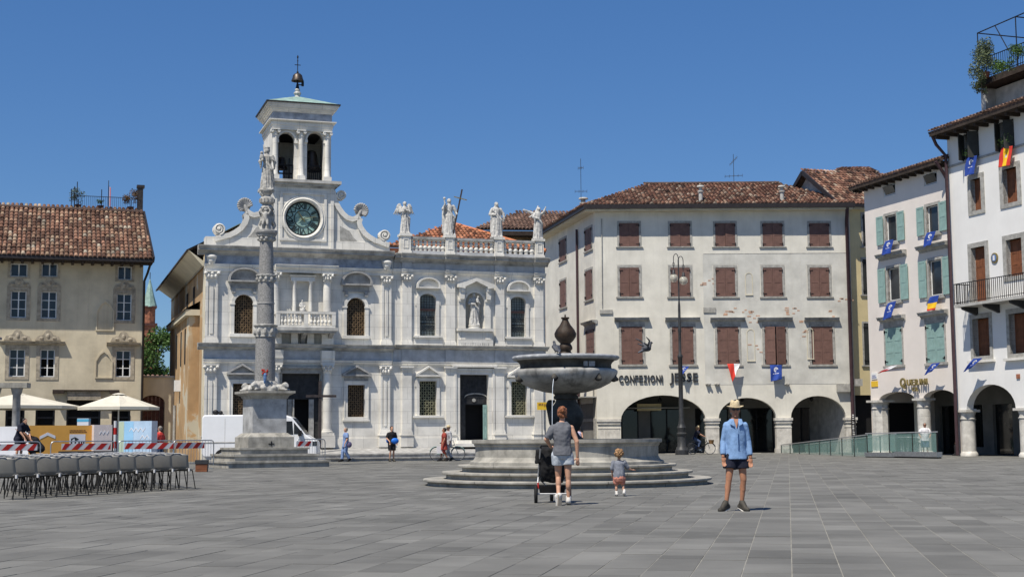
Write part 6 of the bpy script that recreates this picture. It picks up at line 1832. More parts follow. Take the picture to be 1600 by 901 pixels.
M['marble_p'] = mat('veined_grey_marble', (.42, .42, .41), .6, .22, 1.6, .1, 20, streak=.35, streak_col=(.2, .2, .21), patch=(.30, .30, .30), patch_th=.62, patch_scale=1.3)
sq(1.42, zp + .581, zy(624), 'pedestal', M['marble_p'])
MB().box(-.12, .12, -.98, -.93, zp + .12, zp + .16).box(-.02, .02, -.98, -.93, zp + .05, zp + .25).build('iron_tap', M['iron'], mo)
m1 = MB(); frus(m1, 1.46, 1.6, zy(624), zy(619)); frus(m1, 1.6, 1.95, zy(619) + .001, zy(615.5)); frus(m1, 1.98, 1.98, zy(615.5) + .001, zy(612)); m1.build('pedestal_cornice', M['f_stone'], mo)
m1 = MB(); zb = zy(612)
for i in range(4):
    a = pi / 4 + i * pi / 2; c = Vector((cos(a), sin(a), 0)); t = Vector((-sin(a), cos(a), 0))
    m1.cap(c * .45 + Vector((0, 0, zb + .16)), c * .85 + Vector((0, 0, zb + .14)), .15, .13).ell(c * .92 + Vector((0, 0, zb + .24)), (.14, .14, .13)).ell(c * 1.04 + Vector((0, 0, zb + .19)), (.07, .07, .06))
    for q in (-1, 1): m1.cap(c * .8 + t * .12 * q + Vector((0, 0, zb + .08)), c * 1.05 + t * .13 * q + Vector((0, 0, zb + .05)), .055, .05); m1.ell(c * .55 + t * .25 * q + Vector((0, 0, zb + .12)), (.12, .12, .12))
m1.lathe([(.66, zb - .03), (.62, zb + .1), (.55, zb + .3), (.46, zb + .42)], 0, 0, 20)
m1.remesh('carved_lions', M['stone_carve'], mo, .03, lambda c: .02 * noise.noise(c * 9))
def drum(r0, r1, y0, y1): return MB().lathe([(r0, zy(y0)), (r1, zy(y1))], 0, 0, 32).build('shaft_drum', M['stone_shaft'], mo, 50)
drum(.42, .40, 601, 528.2); drum(.355, .345, 508, 475.3); drum(.345, .33, 475, 441); drum(.31, .27, 430, 377)
MB().lathe([(.365, zy(475.4)), (.365, zy(473.5)), (.35, zy(473.3))], 0, 0, 32).build('shaft_ring', M['stone_g'], mo, 50)
def carved_ring(y0, y1, r0, r1, cap_=True):
    z0, z1 = zy(y0), zy(y1); m1 = MB()
    m1.lathe([(r0, z0), (r0 + .03, z0 + .03), (r0, z0 + .06), (r0 + .01, z1 - .1), (r1, z1 - .06), (r1, z1)], 0, 0, 24)
    for k in range(10):
        a = 2 * pi * k / 10; m1.ell((cos(a) * (r0 + .04), sin(a) * (r0 + .04), (z0 + z1) / 2 - .03), (.075, .075, (z1 - z0) * .28), 8, 6)
    return m1.remesh('carved_band', M['stone_carve'], mo, .022, lambda c: .012 * noise.noise(c * 14))
carved_ring(528, 508, .42, .50); carved_ring(441.5, 429.5, .34, .42)
carved_ring(377, 366, .30, .40)
MB().lathe([(.42, zy(366)), (.47, zy(363)), (.47, zy(360)), (.40, zy(359))], 0, 0, 12).build('abacus', M['stone_g'], mo, 30)
m1 = MB(); zb = zy(359)
m1.lathe([(.32, zb - .02), (.2, zb + .3), (.16, zb + .7), (.22, zb + .9)], 0, 0, 16)
for i in range(3):
    a = -pi / 2 + .1 + i * 2 * pi / 3 - .6; c = Vector((cos(a), sin(a), 0)); t = Vector((-sin(a), cos(a), 0))
    b0 = c * .24 + Vector((0, 0, zb))
    m1.cap(b0 + Vector((0, 0, .42)), b0 + Vector((0, 0, .66)), .10, .11).ell(b0 + Vector((0, 0, .83)), (.07, .07, .085))
    for q in (-1, 1):
        m1.cap(b0 + t * .06 * q + Vector((0, 0, .42)), b0 + c * .10 + t * .10 * q + Vector((0, 0, .22)), .07, .05); m1.cap(b0 + c * .10 + t * .10 * q + Vector((0, 0, .22)), b0 + t * .1 * q + Vector((0, 0, .02)), .05, .04)
        m1.cap(b0 + t * .12 * q + Vector((0, 0, .66)), b0 + t * .20 * q + Vector((0, 0, .80)), .04, .035); m1.cap(b0 + t * .20 * q + Vector((0, 0, .80)), b0 + t * .1 * q + Vector((0, 0, .93)), .035, .03)
m1.remesh('supporting_figures', M['stone_carve'], mo, .022)
m1 = MB(); zb = zy(325)
m1.lathe([(.20, zb - .05), (.27, zb + .05), (.22, zb + .12), (.18, zb + .18), (.29, zb + .26), (.30, zb + .42), (.27, zb + .48), (.16, zb + .52), (.15, zb + .58), (.26, zb + .72), (.27, zb + .78)], 0, 0, 24)
m1.build('vase_socle', M['stone_carve'], mo, 40)
m1 = MB()
for k in range(14): a = 2 * pi * k / 14; m1.box(cos(a) * .31 - .02, cos(a) * .31 + .02, sin(a) * .31 - .02, sin(a) * .31 + .02, zb + .28, zb + .42)
m1.build('fluting', M['stone_carve'], mo, kind='stuff')
mm = draped('statue', 1.80, None, .02, seed=12, mat_=M['stone_carve'], arms=[((-.115, 0, .79), (-.17, -.05, .66), (-.10, -.14, .68)), ((.115, 0, .79), (.18, -.03, .64), (.15, -.12, .68))],
            extra=lambda mb, k: (mb.ell((-.11 * k, -.12 * k, .76 * k), (.06 * k, .05 * k, .08 * k)), mb.ell((-.11 * k, -.13 * k, .86 * k), .04 * k), mb.loft([(0, .0, .97 * k, .055 * k, .055 * k), (0, 0, 1.02 * k, .065 * k, .065 * k)], 8), mb.cap((-.07 * k, .05 * k, .9 * k), (-.11 * k, .05 * k, 1.09 * k), .03 * k, .008 * k)))
tag(mm, 'crowned stone Madonna with child standing on top of the tall granite column', 'statue')
mm.location = (mx, MD, zb + .80)
# flowers at the foot of the shaft
bq = thing('flower_bouquet', 'bunch of red flowers in blue wrapping standing at the foot of the granite column', 'flowers', (mx + .10, MD - .62, zy(611) + .25))
m1 = MB(); rb = random.Random(4); m1.cap((0, 0, .1), (.02, 0, .62), .07, .13)
m1.build('wrapping', mat('blue_wrapping', (.12, .22, .42), .4, .3, 8, .1), bq, 60)
m1 = MB()
for k in range(26): m1.ell((rb.uniform(-.18, .2), rb.uniform(-.12, .1), rb.uniform(.62, .95)), rb.uniform(.035, .06), 6, 4)
m1.build('blossom', mat('red_petals', (.45, .03, .02), .6, .2, 9, 0), bq, 60, kind='stuff')
M['leaf'] = mat('green_leaves', (.055, .10, .025), .6, .35, 3, 0)
m1 = MB()
for k in range(40):
    p = Vector((rb.uniform(-.2, .2), rb.uniform(-.12, .12), rb.uniform(.5, .85))); d = Vector((rb.uniform(-1, 1), rb.uniform(-1, 1), rb.uniform(-1, 1))).normalized() * .08; e = d.orthogonal().normalized() * .03
    m1.add([p - e, p + d, p + e], [(0, 1, 2)])
m1.build('leaves', M['leaf'], bq, kind='stuff'); bq.scale = (.62,) * 3

# ================================================================== LAMP POST
lx = (1062 - 800) / 2200 * 84.0
lp = thing('street_lamp', 'tall cast iron street lamp with two glass globes before the portico arches', 'lamp', (lx, 84.0, 0))
zl = lambda y: 1.2 + (678 - y) / 26.19
MB().lathe([(.40, 0), (.40, .28), (.36, .32), (.33, .42), (.26, .5), (.25, 1.1), (.30, 1.16), (.30, 1.26), (.22, 1.32), (.24, 1.5), (.27, 1.6), (.2, 1.75), (.17, 1.85), (.17, 1.95), (.135, 2.05), (.13, zl(560)), (.155, zl(559)), (.155, zl(556)), (.09, zl(553)), (.085, zl(520)), (.12, zl(517)), (.08, zl(512)), (.075, zl(478)), (.045, zl(470)), (.04, zl(405))], 0, 0, 20).build('post', M['iron_lamp'], lp, 40)
for sgn, zc_, zg in ((-1, zl(396), zl(434)), (1, zl(400), zl(438))):
    pts = []
    ex_ = .29 * sgn
    for k in range(13):
        a = pi * k / 12; pts.append((ex_ * (1 - cos(a)) / 2 * 1.0 + 0, 0, zc_ - .28 + .3 * sin(a) - (0.0 if k < 12 else 0)))
    pts = [(0, 0, zc_ - 1.2), (0, 0, zc_ - .6)] + pts + [(ex_, 0, zc_ - .9)]
    m1 = MB().tube(pts, .022, 8)
    m1.tube([(ex_ + .07 * cos(2 * pi * k / 10), 0, zc_ - .62 + .12 * sin(2 * pi * k / 10)) for k in range(11)], .015, 6)
    m1.lathe([(.03, zg + .52), (.08, zg + .48), (.09, zg + .30), (.14, zg + .22), (.12, zg + .16)], ex_, 0, 14)
    arm = m1.build('lamp_arm', M['iron_lamp'], lp, 50)
    g = bpy.data.materials.get('lamp_globe_glass') or mat('lamp_globe_glass', (.72, .70, .58), .12, .05, 3, 0, spec=.8, alpha=.45)
    MB().ell((ex_, 0, zg), .26, 20, 12).build('globe', g, arm, 80)
    MB().ell((ex_, 0, zg + .06), (.06, .06, .11), 10, 8).build('bulb', M['white_p'], arm, 80)

# ================================================================== GLASS BALUSTRADE
gm_ = bpy.data.materials.new('green_glass'); gm_.use_nodes = True
gbn = gm_.node_tree.nodes['Principled BSDF']; gbn.inputs['Base Color'].default_value = (.26, .42, .38, 1); gbn.inputs['Roughness'].default_value = .04; gbn.inputs['Alpha'].default_value = .27; gbn.inputs['Specular IOR Level'].default_value = .6
gpa, gpb, gpc = Vector((16.75, 88.5, 0)), Vector((17.70, 70.8, 0)), Vector((19.75, 66.0, 0))
gb = thing('glass_balustrade', 'long glass balustrade with steel handrail rising beside the stairwell kerb', 'balustrade', gpa, 0)
def glass_run(A, B, h0, h1, n, zb0, kerb=False):
    A = A - gpa; B = B - gpa; d = B - A; L_ = d.length; R4 = Matrix.Translation(A) @ Matrix.Rotation(atan2(d.y, d.x), 4, 'Z')
    hz = lambda x: h0 + (h1 - h0) * x / L_
    for k in range(n):
        a, b = L_ * k / n + .03, L_ * (k + 1) / n - .03
        MB().prism([(a, zb0), (b, zb0), (b, hz(b) - .04), (a, hz(a) - .04)], -.008, .008).xf(R4).build('glass_panel', gm_, gb)
    for k in range(n + 1): a = L_ * k / n; MB().box(a - .012, a + .012, -.03, .03, 0, hz(a) - .03).xf(R4).build('post', M['gutter'], gb)
    MB().beam((-.1, 0, h0), (L_ + .05, 0, h1), .05, .045).xf(R4).build('handrail', M['alu'], gb)
    if kerb:
        MB().box(-.1, L_ * .42, -.12, .2, 0.04, .24).xf(R4).build('steel_kerb', M['metal'], gb)
        MB().box(L_ * .42 + .01, L_ + .1, -.12, .2, .07, .30).xf(R4).build('steel_kerb', M['metal'], gb)
        MB().box(-.1, L_ + .05, -.05, .18, 0, .069).xf(R4).build('kerb_foot', M['gutter'], gb)
glass_run(gpa, gpb, .50, 1.12, 8, .02)
glass_run(gpb, gpc, 1.18, 1.24, 3, .31, True)
off_ = Vector((1.7, 1.0, 0)); glass_run(gpa + off_, gpb + off_, .50, 1.15, 7, .02)

# ================================================================== FLAGS
M['fl_blue'] = mat('blue_flag_cloth', (.022, .06, .30), .8, .1, 3, .05)
M['fl_white'] = mat('white_flag_cloth', (.75, .75, .76), .8, .04, 3, .05)
M['fl_red'] = mat('red_flag_cloth', (.60, .045, .03), .8, .08, 3, .05)
M['fl_yel'] = mat('yellow_flag_cloth', (.80, .48, .02), .8, .06, 3, .05)
def flag(label, fr_, quad, v, pattern, wav=.08, group='flags hanging from the windows'):
    """quad: pixel corners top-left, top-right, bottom-right, bottom-left, turned into points of the wall's frame"""
    Q4 = [Vector((fr_.uz(x, y, v)[0], v - .06 * i_, fr_.uz(x, y, v)[1])) for i_, (x, y) in enumerate(quad)]
    o0 = Q4[0].copy(); nu, nv = 22, 28
    vs = []
    for j in range(nv + 1):
        t = j / nv; A = Q4[0].lerp(Q4[3], t); B = Q4[1].lerp(Q4[2], t)
        for i in range(nu + 1):
            s = i / nu; p = A.lerp(B, s) - o0
            p.y += -wav * t * (.5 + .5 * sin(s * 9 + t * 3)) - .03 * sin(t * 5 + s * 4)
            vs.append(p)
    m1 = MB(); m1.v = [tuple(p) for p in vs]
    for j in range(nv):
        for i in range(nu):
            m1.f.append((j * (nu + 1) + i, (j + 1) * (nu + 1) + i, (j + 1) * (nu + 1) + i + 1, j * (nu + 1) + i + 1))
            s, t = (i + .5) / nu, (j + .5) / nv
            m1.m.append(pattern(s, t)); m1.tone.append(.5)
    o = m1.build('flag', [M['fl_blue'], M['fl_white'], M['fl_red'], M['fl_yel']], None, 80)
    sd = o.modifiers.new('s', 'SOLIDIFY'); sd.thickness = .006
    o.location = fr_.P(o0.x, o0.y, o0.z); o.rotation_euler = (0, 0, fr_.a)
    tag(o, label, 'flag', group)
    return o
def p_logo(s, t):
    d = sqrt(((s - .5) * 1.0) ** 2 + ((t - .30) * 1.3) ** 2)
    if .10 < d < .20 and not (s > .5 and t > .3): return 1
    if d < .05: return 1
    if abs(t - .56) < .02 and .22 < s < .78 and int(s * 22) % 4: return 1
    if abs(t - .64) < .014 and .3 < s < .7: return 1
    return 0
p_rw = lambda s, t: 2 if s < .5 else 1
p_es = lambda s, t: (1 if (abs(s - .5) < .1 and abs(t - .45) < .07) else 3) if .26 < s < .74 else 2
p_ro = lambda s, t: 0 if t < .48 else (3 if t < .86 else 2)
flag('red and white flag hanging above the middle arch of the portico house', J, [(1136, 568), (1157, 568), (1152, 577), (1144, 597)], -.35, p_rw)
flag('blue flag with white emblem hanging above the pier between middle and right arch', J, [(1203, 570), (1221.5, 570), (1221, 592), (1203.5, 596)], -.3, p_logo)
flag('small twisted blue flag behind the street lamp, below a brown shutter', J, [(1061, 572), (1077, 572), (1070, 580), (1064, 587)], -.35, p_logo)
flag('blue flag under the upper left green shuttered window of the pink house', Q, [(1383.5, 377), (1397, 374), (1395, 396), (1382, 399)], -.25, p_logo)
flag('blue flag under the upper right green shuttered window of the pink house', Q, [(1448, 364), (1463, 361), (1458, 383), (1447.5, 386)], -.25, p_logo)
flag('blue flag under the middle left window of the pink house', Q, [(1387, 474), (1401, 470), (1396, 496), (1384, 500)], -.28, p_logo)
flag('blue, yellow and red striped flag under the middle right window of the pink house', Q, [(1453, 464), (1468, 461), (1465, 484), (1453, 486)], -.28, p_ro)
flag('red and white flag blown sideways over the left arch of the pink house', Q, [(1391, 572), (1404, 570), (1388, 580), (1376, 583)], -.5, lambda s, t: 2 if t > .6 else 1)
flag('crumpled blue flag blown sideways below the closed green shutters of the pink house', Q, [(1456, 568), (1470, 566), (1460, 580), (1449, 586)], -.5, p_logo)
flag('blue flag with white emblem hanging from the dark attic window of the white house', R_, [(1511, 247), (1527.5, 243), (1525.5, 272), (1512, 276)], -.2, p_logo)
flag('red and yellow striped flag hanging from the attic window of the white house', R_, [(1565, 232), (1583, 228), (1582, 259), (1565, 262)], -.2, p_es)
flag('blue flag blown sideways above the arch of the white house', R_, [(1521, 560), (1536, 559), (1521, 575), (1510, 581)], -.45, p_logo)

# ================================================================== VAN
vd = 64.0
vx0, vx1 = (316 - 800) / 2200 * vd, (494 - 800) / 2200 * vd
van = thing('van', 'white high roofed delivery van parked behind the granite column', 'van', (vx0, vd, 0), radians(3))
L = vx1 - vx0; H = 2.22
prof = [(0, .45), (0, H - .12), (.08, H), (L * .70, H), (L * .78, H - .12), (L * .905, 1.30), (L - .06, 1.02), (L, .85), (L, .42), (L - .1, .32), (.1, .32)]
m1 = MB(); m1.prism(prof, 0, 1.95); body = m1.build('body', M['van'], van)
bv = body.modifiers.new('b', 'BEVEL'); bv.width = .06; bv.segments = 3; bv.limit_method = 'ANGLE'
m1 = MB(); m1.prism([(L * .73, 1.92), (L * .785, 1.92), (L * .795, 1.32), (L * .73, 1.32)], -.012, .0); m1.prism([(L * .80, 1.86), (L * .885, 1.34), (L * .80, 1.34)], -.012, 0); m1.build('side_window', M['glass'], van)
m1 = MB(); m1.add([(L * .785 + .012, .12, H - .15), (L * .785 + .012, 1.83, H - .15), (L * .9 + .012, 1.83, 1.33), (L * .9 + .012, .12, 1.33)], [(3, 2, 1, 0)]); m1.build('windscreen', M['glass'], van)
MB().box(.1, L * .70, -.014, -.0, .95, 1.0).box(L * .2, L * .2 + .012, -.006, 0, .5, H - .15).box(L * .69, L * .69 + .012, -.006, 0, .5, H - .15).box(L * .8, L * .8 + .01, -.006, 0, .5, 1.3).build('door_seam', M['frame_st'], van)
for wx in (L * .18, L * .80):
    m1 = MB(); m1.lathe([(0, -.12), (.2, -.12), (.32, -.1), (.34, -.02), (.34, .12), (0, .12)], 0, 0, 20); m1.xf(Matrix.Translation((wx, .1, .34)) @ Matrix.Rotation(pi / 2, 4, 'X')); w = m1.build('wheel', M['rubber'], van, 40)
    m1 = MB(); m1.lathe([(0, .121), (.19, .121), (.19, .13), (0, .13)], 0, 0, 16); m1.xf(Matrix.Translation((wx, .1, .34)) @ Matrix.Rotation(pi / 2, 4, 'X')); m1.build('rim', M['alu'], w)
MB().box(L - .2, L + .01, -.01, .3, .8, 1.0).build('headlight', M['glass'], van)
MB().box(L * .84, L * .87, -.2, -.02, 1.25, 1.5).build('mirror', M['iron'], van)
m1 = MB(); m1.ell((.55, .4, H + .12), (.14, .1, .12)).ell((.78, .4, H + .1), (.1, .1, .1)).beam((.75, .4, H + .15), (1.0, .1, H - .02), .03); m1.build('roof_rack_light', M['iron'], van, 60)

# ================================================================== BARRIERS, BANNERS
def barrier(label, px0, px1, pyt, d0, d1, board=(0.15, .95), bars=True, group='crowd barriers with striped boards'):
    a = Vector(((px0 - 800) / 2200 * d0, d0, 0)); b = Vector(((px1 - 800) / 2200 * d1, d1, 0)); dd = b - a; W_ = dd.length
    t = thing('barrier', label, 'barrier', a, atan2(dd.y, dd.x), group)
    H_ = 1.1
    m1 = MB(); m1.tube([(0, 0, .12), (0, 0, H_ - .12), (.04, 0, H_ - .03), (.12, 0, H_), (W_ - .12, 0, H_), (W_ - .04, 0, H_ - .03), (W_, 0, H_ - .12), (W_, 0, .12)], .021, 8).tube([(0, 0, .2), (W_, 0, .2)], .016, 6)
    m1.build('frame', M['metal'], t, 60)
    n = int(W_ / .13)
    bm_ = MB()
    if bars:
        for k in range(1, n):
            x = W_ * k / n; MB().tube([(x, 0, .2), (x, 0, H_ - .01)], .008, 5).build('bar', M['metal'], t)
    for x in (.25, W_ - .25): MB().box(x - .02, x + .02, -.3, .3, 0, .03).box(x - .015, x + .015, -.015, .015, .03, .2).build('foot', M['metal'], t)
    if board:
        x0, x1 = W_ * board[0], W_ * board[1]; z0, z1 = H_ - .31, H_ - .08; s = .23
        bd = MB().box(x0, x1, -.035, -.025, z0, z1).build('board', M['whitest'], t)
        rm = MB(); x = x0 - .1
        while x < x1:
            P4 = [(x, z0), (x + s, z0), (x + s + .23, z1), (x + .23, z1)]
            P4 = [(min(max(p[0], x0), x1), p[1]) for p in P4]
            if P4[1][0] - P4[0][0] > .02 or P4[2][0] - P4[3][0] > .02: MB().prism(P4, -.039, -.0351).build('stripe', M['red'], bd)
            x += s * 2
    return t
barrier('red and white striped barrier at the left edge in front of the bending men', -12, 66, 692, 50.5, 51.5, (.0, .93), False)
barrier('red and white striped barrier in front of the orange banner', 82, 181, 688, 51.5, 53, (.16, .93), False)
barrier('red and white striped barrier in front of the pale blue board', 187, 272, 686, 53.3, 54.5, (.1, 1.0))
barrier('red and white striped barrier left of the column steps with a grey board end', 273, 335, 685, 54.5, 56.0, (.02, .75))
barrier('plain steel barrier behind the column steps, near the van front', 464, 508, 684, 62, 63, (.0, .5), True, 'barriers behind the column')
def panel(name, label, px0, px1, pyt, d0, d1, zb, depth, mt, cat='banner'):
    a = Vector(((px0 - 800) / 2200 * d0, d0, 0)); b = Vector(((px1 - 800) / 2200 * d1, d1, 0)); dd = b - a
    t = thing(name, label, cat, a, atan2(dd.y, dd.x)); zt_ = 1.2 + (684.5 - pyt) / 2200 * (d0 + d1) / 2
    nx = 10; vs = []
    m1 = MB().box(0, dd.length, 0, depth, zb, zt_); m1.build('panel', mt, t); return t, dd.length, zt_
M['orange'] = mat('orange_banner', (.70, .36, .075), .7, .05, 1.5, .15, 3)
M['pinkp'] = mat('pale_pink_panel', (.66, .58, .55), .7, .05, 2, .05)
M['bluep'] = mat('pale_blue_panel', (.45, .60, .76), .6, .1, .8, .05, 8)
M['whitep'] = mat('white_banner', (.70, .71, .74), .7, .05, 1, .1, 4)
t, w_, z_ = panel('banner_fence', 'long orange banner with white zigzag mark on the site fence behind the chairs', 48, 148, 664, 57, 58.5, .1, .06, M['orange'])
zz = [(w_ * .16, 1.18), (w_ * .28, 1.34), (w_ * .40, 1.20)]
m1 = MB(); m1.strip(zz, [(a, b + .12) for a, b in zz], -.01, -.002); m1.build('zigzag_mark', M['whitep'], t)
MB().box(w_ * .62, w_ * .87, -.008, -.001, .95, 1.38).build('poster', M['whitep'], t)
m1 = MB(); rb = random.Random(5)
m1.prism([(w_ * .64, 1.0), (w_ * .665, 1.0), (w_ * .66, 1.16), (w_ * .70, 1.22), (w_ * .69, 1.25), (w_ * .645, 1.2)], -.012, -.0085).prism([(w_ * .70, 1.0), (w_ * .72, 1.0), (w_ * .73, 1.12), (w_ * .77, 1.17), (w_ * .74, 1.22), (w_ * .695, 1.28), (w_ * .705, 1.12)], -.012, -.0085)
for x in (.76, .80, .835): m1.box(w_ * x, w_ * (x + .022), -.012, -.0085, 1.0, 1.07)
m1.build('poster_print', M['num'], t, kind='stuff')
m1 = MB()
for zq_ in (1.45, 1.52):
    x = w_ * .62
    while x < w_ * .86: q_ = rb.uniform(.03, .12); m1.box(x, x + q_, -.006, -.002, zq_, zq_ + .03); x += q_ + .02
m1.build('small_print', M['shut_r'], t, kind='stuff')
t, w_, z_ = panel('white_banner', 'plain white banner on the site fence behind the standing man', -30, 47, 665, 57.4, 57.0, .1, .05, M['whitep'])
t, w_, z_ = panel('exhibition_stand', 'pale pink exhibition panel at the right end of the orange banner', 148.5, 177, 663.5, 58.2, 58.6, .1, .5, M['pinkp'])
m1 = MB(); zz = [(w_ * (.3 + .1 * k), 1.35 + (.12 if k % 2 else 0)) for k in range(6)]; m1.strip(zz, [(a, b + .06) for a, b in zz], -.01, -.002); m1.build('zigzag_mark', M['whitep'], t)
t, w_, z_ = panel('exhibition_box', 'pale blue exhibition box with white zigzags standing behind the striped barrier', 187, 238, 658, 58.0, 57.5, .05, .42, M['bluep'])
for (x0, z0, n_, am) in ((.32, 1.45, 8, .14), (.66, 1.15, 5, .14)):
    zz = [(w_ * (x0 + .07 * k), z0 + (am if k % 2 else 0)) for k in range(n_)]; MB().strip(zz, [(a, b + .05) for a, b in zz], -.01, -.002).build('zigzag_mark', M['whitep'], t)
MB().box(0, w_ * .16, -.006, -.001, .1, z_ - .02).build('green_strip', mat('pale_green_print', (.45, .55, .42), .6, .05, 2, 0), t)
MB().box(w_ * .17, w_ * .45, -.006, -.001, .1, z_ - .02).build('blue_strip', mat('sky_blue_print', (.30, .55, .78), .6, .05, 2, 0), t)
MB().box(w_, w_ + .004, .0, .42, .05, z_).build('side_panel', M['whitep'], t)
bx_ = thing('crate', 'small white and blue box standing on top of the orange banner fence', 'box', ((122 - 800) / 2200 * 60, 60, 1.75), 0)
MB().box(0, .48, 0, .3, 0, .3).build('carton', M['whitep'], bx_); MB().box(-.004, .484, -.004, .304, .16, .28).build('lid', mat('blue_lid', (.1, .4, .6), .5, 0, 1, 0), bx_)
MB().box((122 - 800) / 2200 * 60 - .3, (122 - 800) / 2200 * 60 + 1.0, 59.8, 60.6, .9, 1.745)
tb_ = thing('trestle_table', 'grey metal sheet stack on trestles behind the second striped barrier', 'table', ((98 - 800) / 2200 * 54.5, 54.5, 0), 0)
MB().box(-.1, 1.9, 0, .7, .62, .72).build('table_top', M['iron_lamp'], tb_)
for x in (0, 1.7):
    for y in (.05, .6): MB().box(x, x + .05, y, y + .05, 0, .62).build('leg', M['metal'], tb_)
pl = thing('wooden_planter', 'low brown wooden planter box beside the end of the chair rows', 'planter', ((307 - 800) / 2200 * 50, 50, 0), .1)
for k in range(3): MB().box(0, .40, 0, .4, .01 + k * .09, .095 + k * .09).build('plank', M['shut_r'], pl)
MB().box(-.02, .42, -.02, .42, .28, .42).build('rim', M['iron_lamp'], pl)
for (px_, h_) in ((192.5, 1.0),):
    bp_ = thing('site_post', 'slim red and white banded post left of the pale blue box', 'post', ((181.5 - 800) / 2200 * 56, 56, 0), 0)
    for k in range(7): MB().lathe([(.06, k * .27), (.06, k * .27 + .268)], 0, 0, 12).build('band', M['red'] if k % 2 else M['whitest'], bp_)

# ================================================================== PARASOLS
def parasol(label, px0, px1, pyt, pyb, d, rot=.3):
    c = (px0 + px1) / 2; R = (px1 - px0) / 2 / 2200 * d; x = (c - 800) / 2200 * d
    t = thing('parasol', label, 'parasol', (x, d, 0), rot, 'cream parasols of the cafe')
    z0, z1 = 1.2 + (684 - pyb) / 2200 * d, 1.2 + (684 - pyt) / 2200 * d
    n = 8
    for k in range(n):
        a0, a1 = 2 * pi * k / n, 2 * pi * (k + 1) / n
        vs = [(0, 0, z1), (R * cos(a0), R * sin(a0), z0 + .02), (R * cos(a1), R * sin(a1), z0 + .02), (R * cos(a0) * .998, R * sin(a0) * .998, z0 - .12), (R * cos(a1) * .998, R * sin(a1) * .998, z0 - .12), (R * .5 * cos((a0 + a1) / 2), R * .5 * sin((a0 + a1) / 2), (z0 + z1) / 2 - .07)]
        MB().add(vs, [(0, 1, 5), (0, 5, 2), (5, 1, 2), (1, 3, 4, 2)]).build('canvas_panel', M['canvas'], t)
    MB().tube([(0, 0, 0), (0, 0, z1 - .05)], .035, 10).build('pole', M['white_p'], t, 60)
    m1 = MB()
    for k in range(n): a = 2 * pi * k / n; MB().tube([(0, 0, z1 - .08), (R * cos(a), R * sin(a), z0 - .01)], .012, 5).build('rib', M['white_p'], t)
    MB().lathe([(.34, z1 - .07), (.2, z1 - .02), (.03, z1 + .01)], 0, 0, 12).build('cap', M['canvas'], t, 50)
    return t
parasol('big cream parasol partly cut by the left edge behind two stone posts', -60, 122, 613, 634, 66)
parasol('cream parasol standing before the wide shop opening, right one of the two', 124, 248, 614, 636.5, 67)

# ---- stone posts with slab, left edge
sp_ = thing('stone_pergola', 'two round stone posts carrying a dark stone slab at the left edge', 'pergola', ((10 - 800) / 2200 * 61, 61, 0), .1)
zt_ = 1.2 + (685 - 606) / 2200 * 61
for dx_ in (-.45, .45): MB().lathe([(.24, 0), (.24, .2), (.17, .25), (.165, zt_ - .3), (.2, zt_ - .25), (.26, zt_)], dx_, 0, 20).build('post', M['stone_g'], sp_, 40)
MB().box(-1.4, .95, -.35, .35, zt_ + .002, zt_ + .22).build('slab', M['f_stone'], sp_)
MB().box(-.75, -.38, -.2, .2, zt_ + .222, zt_ + 2.1).box(-.8, -.3, -.25, .25, zt_ + 2.1, zt_ + 2.2).build('stone_shaft', M['stone_g'], sp_)

# ---- cross and sign in front of the church
cx_ = thing('standing_cross', 'tall dark wooden cross standing at the right of the church portal', 'cross', CH.P(CH.u(500, 650, -1.7), -1.7, ZP), CH.a)
ztc = CH.z(502, 595, -1.7) - ZP
MB().box(-.07, .07, -.05, .05, 0, ztc).build('upright', M['wood_cross'], cx_)
zq = CH.z(502, 618.5, -1.7) - ZP
MB().box(-.72, .80, -.075, -.052, zq - .06, zq + .06).build('crossbar', M['wood_cross'], cx_)
sg = thing('yellow_sign', 'small yellow notice board on thin grey posts right of the chapel door', 'sign', CH.P(CH.u(847, 650, -1.2), -1.2, ZP), CH.a)
z1 = CH.z(847, 628, -1.2) - ZP; z0 = CH.z(847, 640, -1.2) - ZP
MB().box(-.27, .27, -.02, .01, z0, z1).build('board', bpy.data.materials['yellow_sign_paint'], sg)
m1 = MB()
for (x, w__, zz_, h_) in ((-.19, .05, .10, .07), (-.11, .05, .10, .07), (-.02, .06, .10, .07), (.09, .03, .10, .07), (.15, .03, .10, .07), (-.2, .12, .19, .03), (-.05, .1, .19, .03), (.08, .12, .19, .03), (.1, .08, .25, .02)): m1.box(x, x + w__, -.026, -.0205, z1 - zz_ - h_ + .04, z1 - zz_ + .04)
m1.build('sign_print', M['shut_r'], sg, kind='stuff')
MB().tube([(0, 0.02, 0), (0, .02, z1)], .02, 6).build('post', M['iron_lamp'], sg); MB().tube([(.2, 0.1, 0), (.2, .1, z1 - .1)], .02, 6).build('post', M['iron_lamp'], sg)

# ---- tree, plants and distant tower between left house and church
def foliage(name, par, centres, nleaf, leaf, mt, seed=1, flat=1.0):
    rb = random.Random(seed); m1 = MB()
    for (c, r) in centres:
        c = Vector(c)
        for k in range(int(nleaf * r * r)):
            d = Vector((rb.gauss(0, 1), rb.gauss(0, 1), rb.gauss(0, 1))).normalized()
            p = c + Vector((d.x, d.y, d.z * flat)) * r * (rb.random() ** .45)
            a = Vector((rb.uniform(-1, 1), rb.uniform(-1, 1), rb.uniform(-.6, .6))).normalized() * leaf * rb.uniform(.6, 1.3); b = a.orthogonal().normalized() * leaf * .45
            b = Matrix.Rotation(rb.uniform(0, 6), 3, a.normalized()) @ b
            m1.add([p - a * .5, p + b * .5, p + a * .5, p - b * .5], [(0, 1, 2, 3)])
    return m1.build(name, mt, par, None, kind='stuff') if par is not None else m1
M['leaf_t'] = mat('tree_leaves', (.085, .16, .035), .6, .4, 1.2, 0)
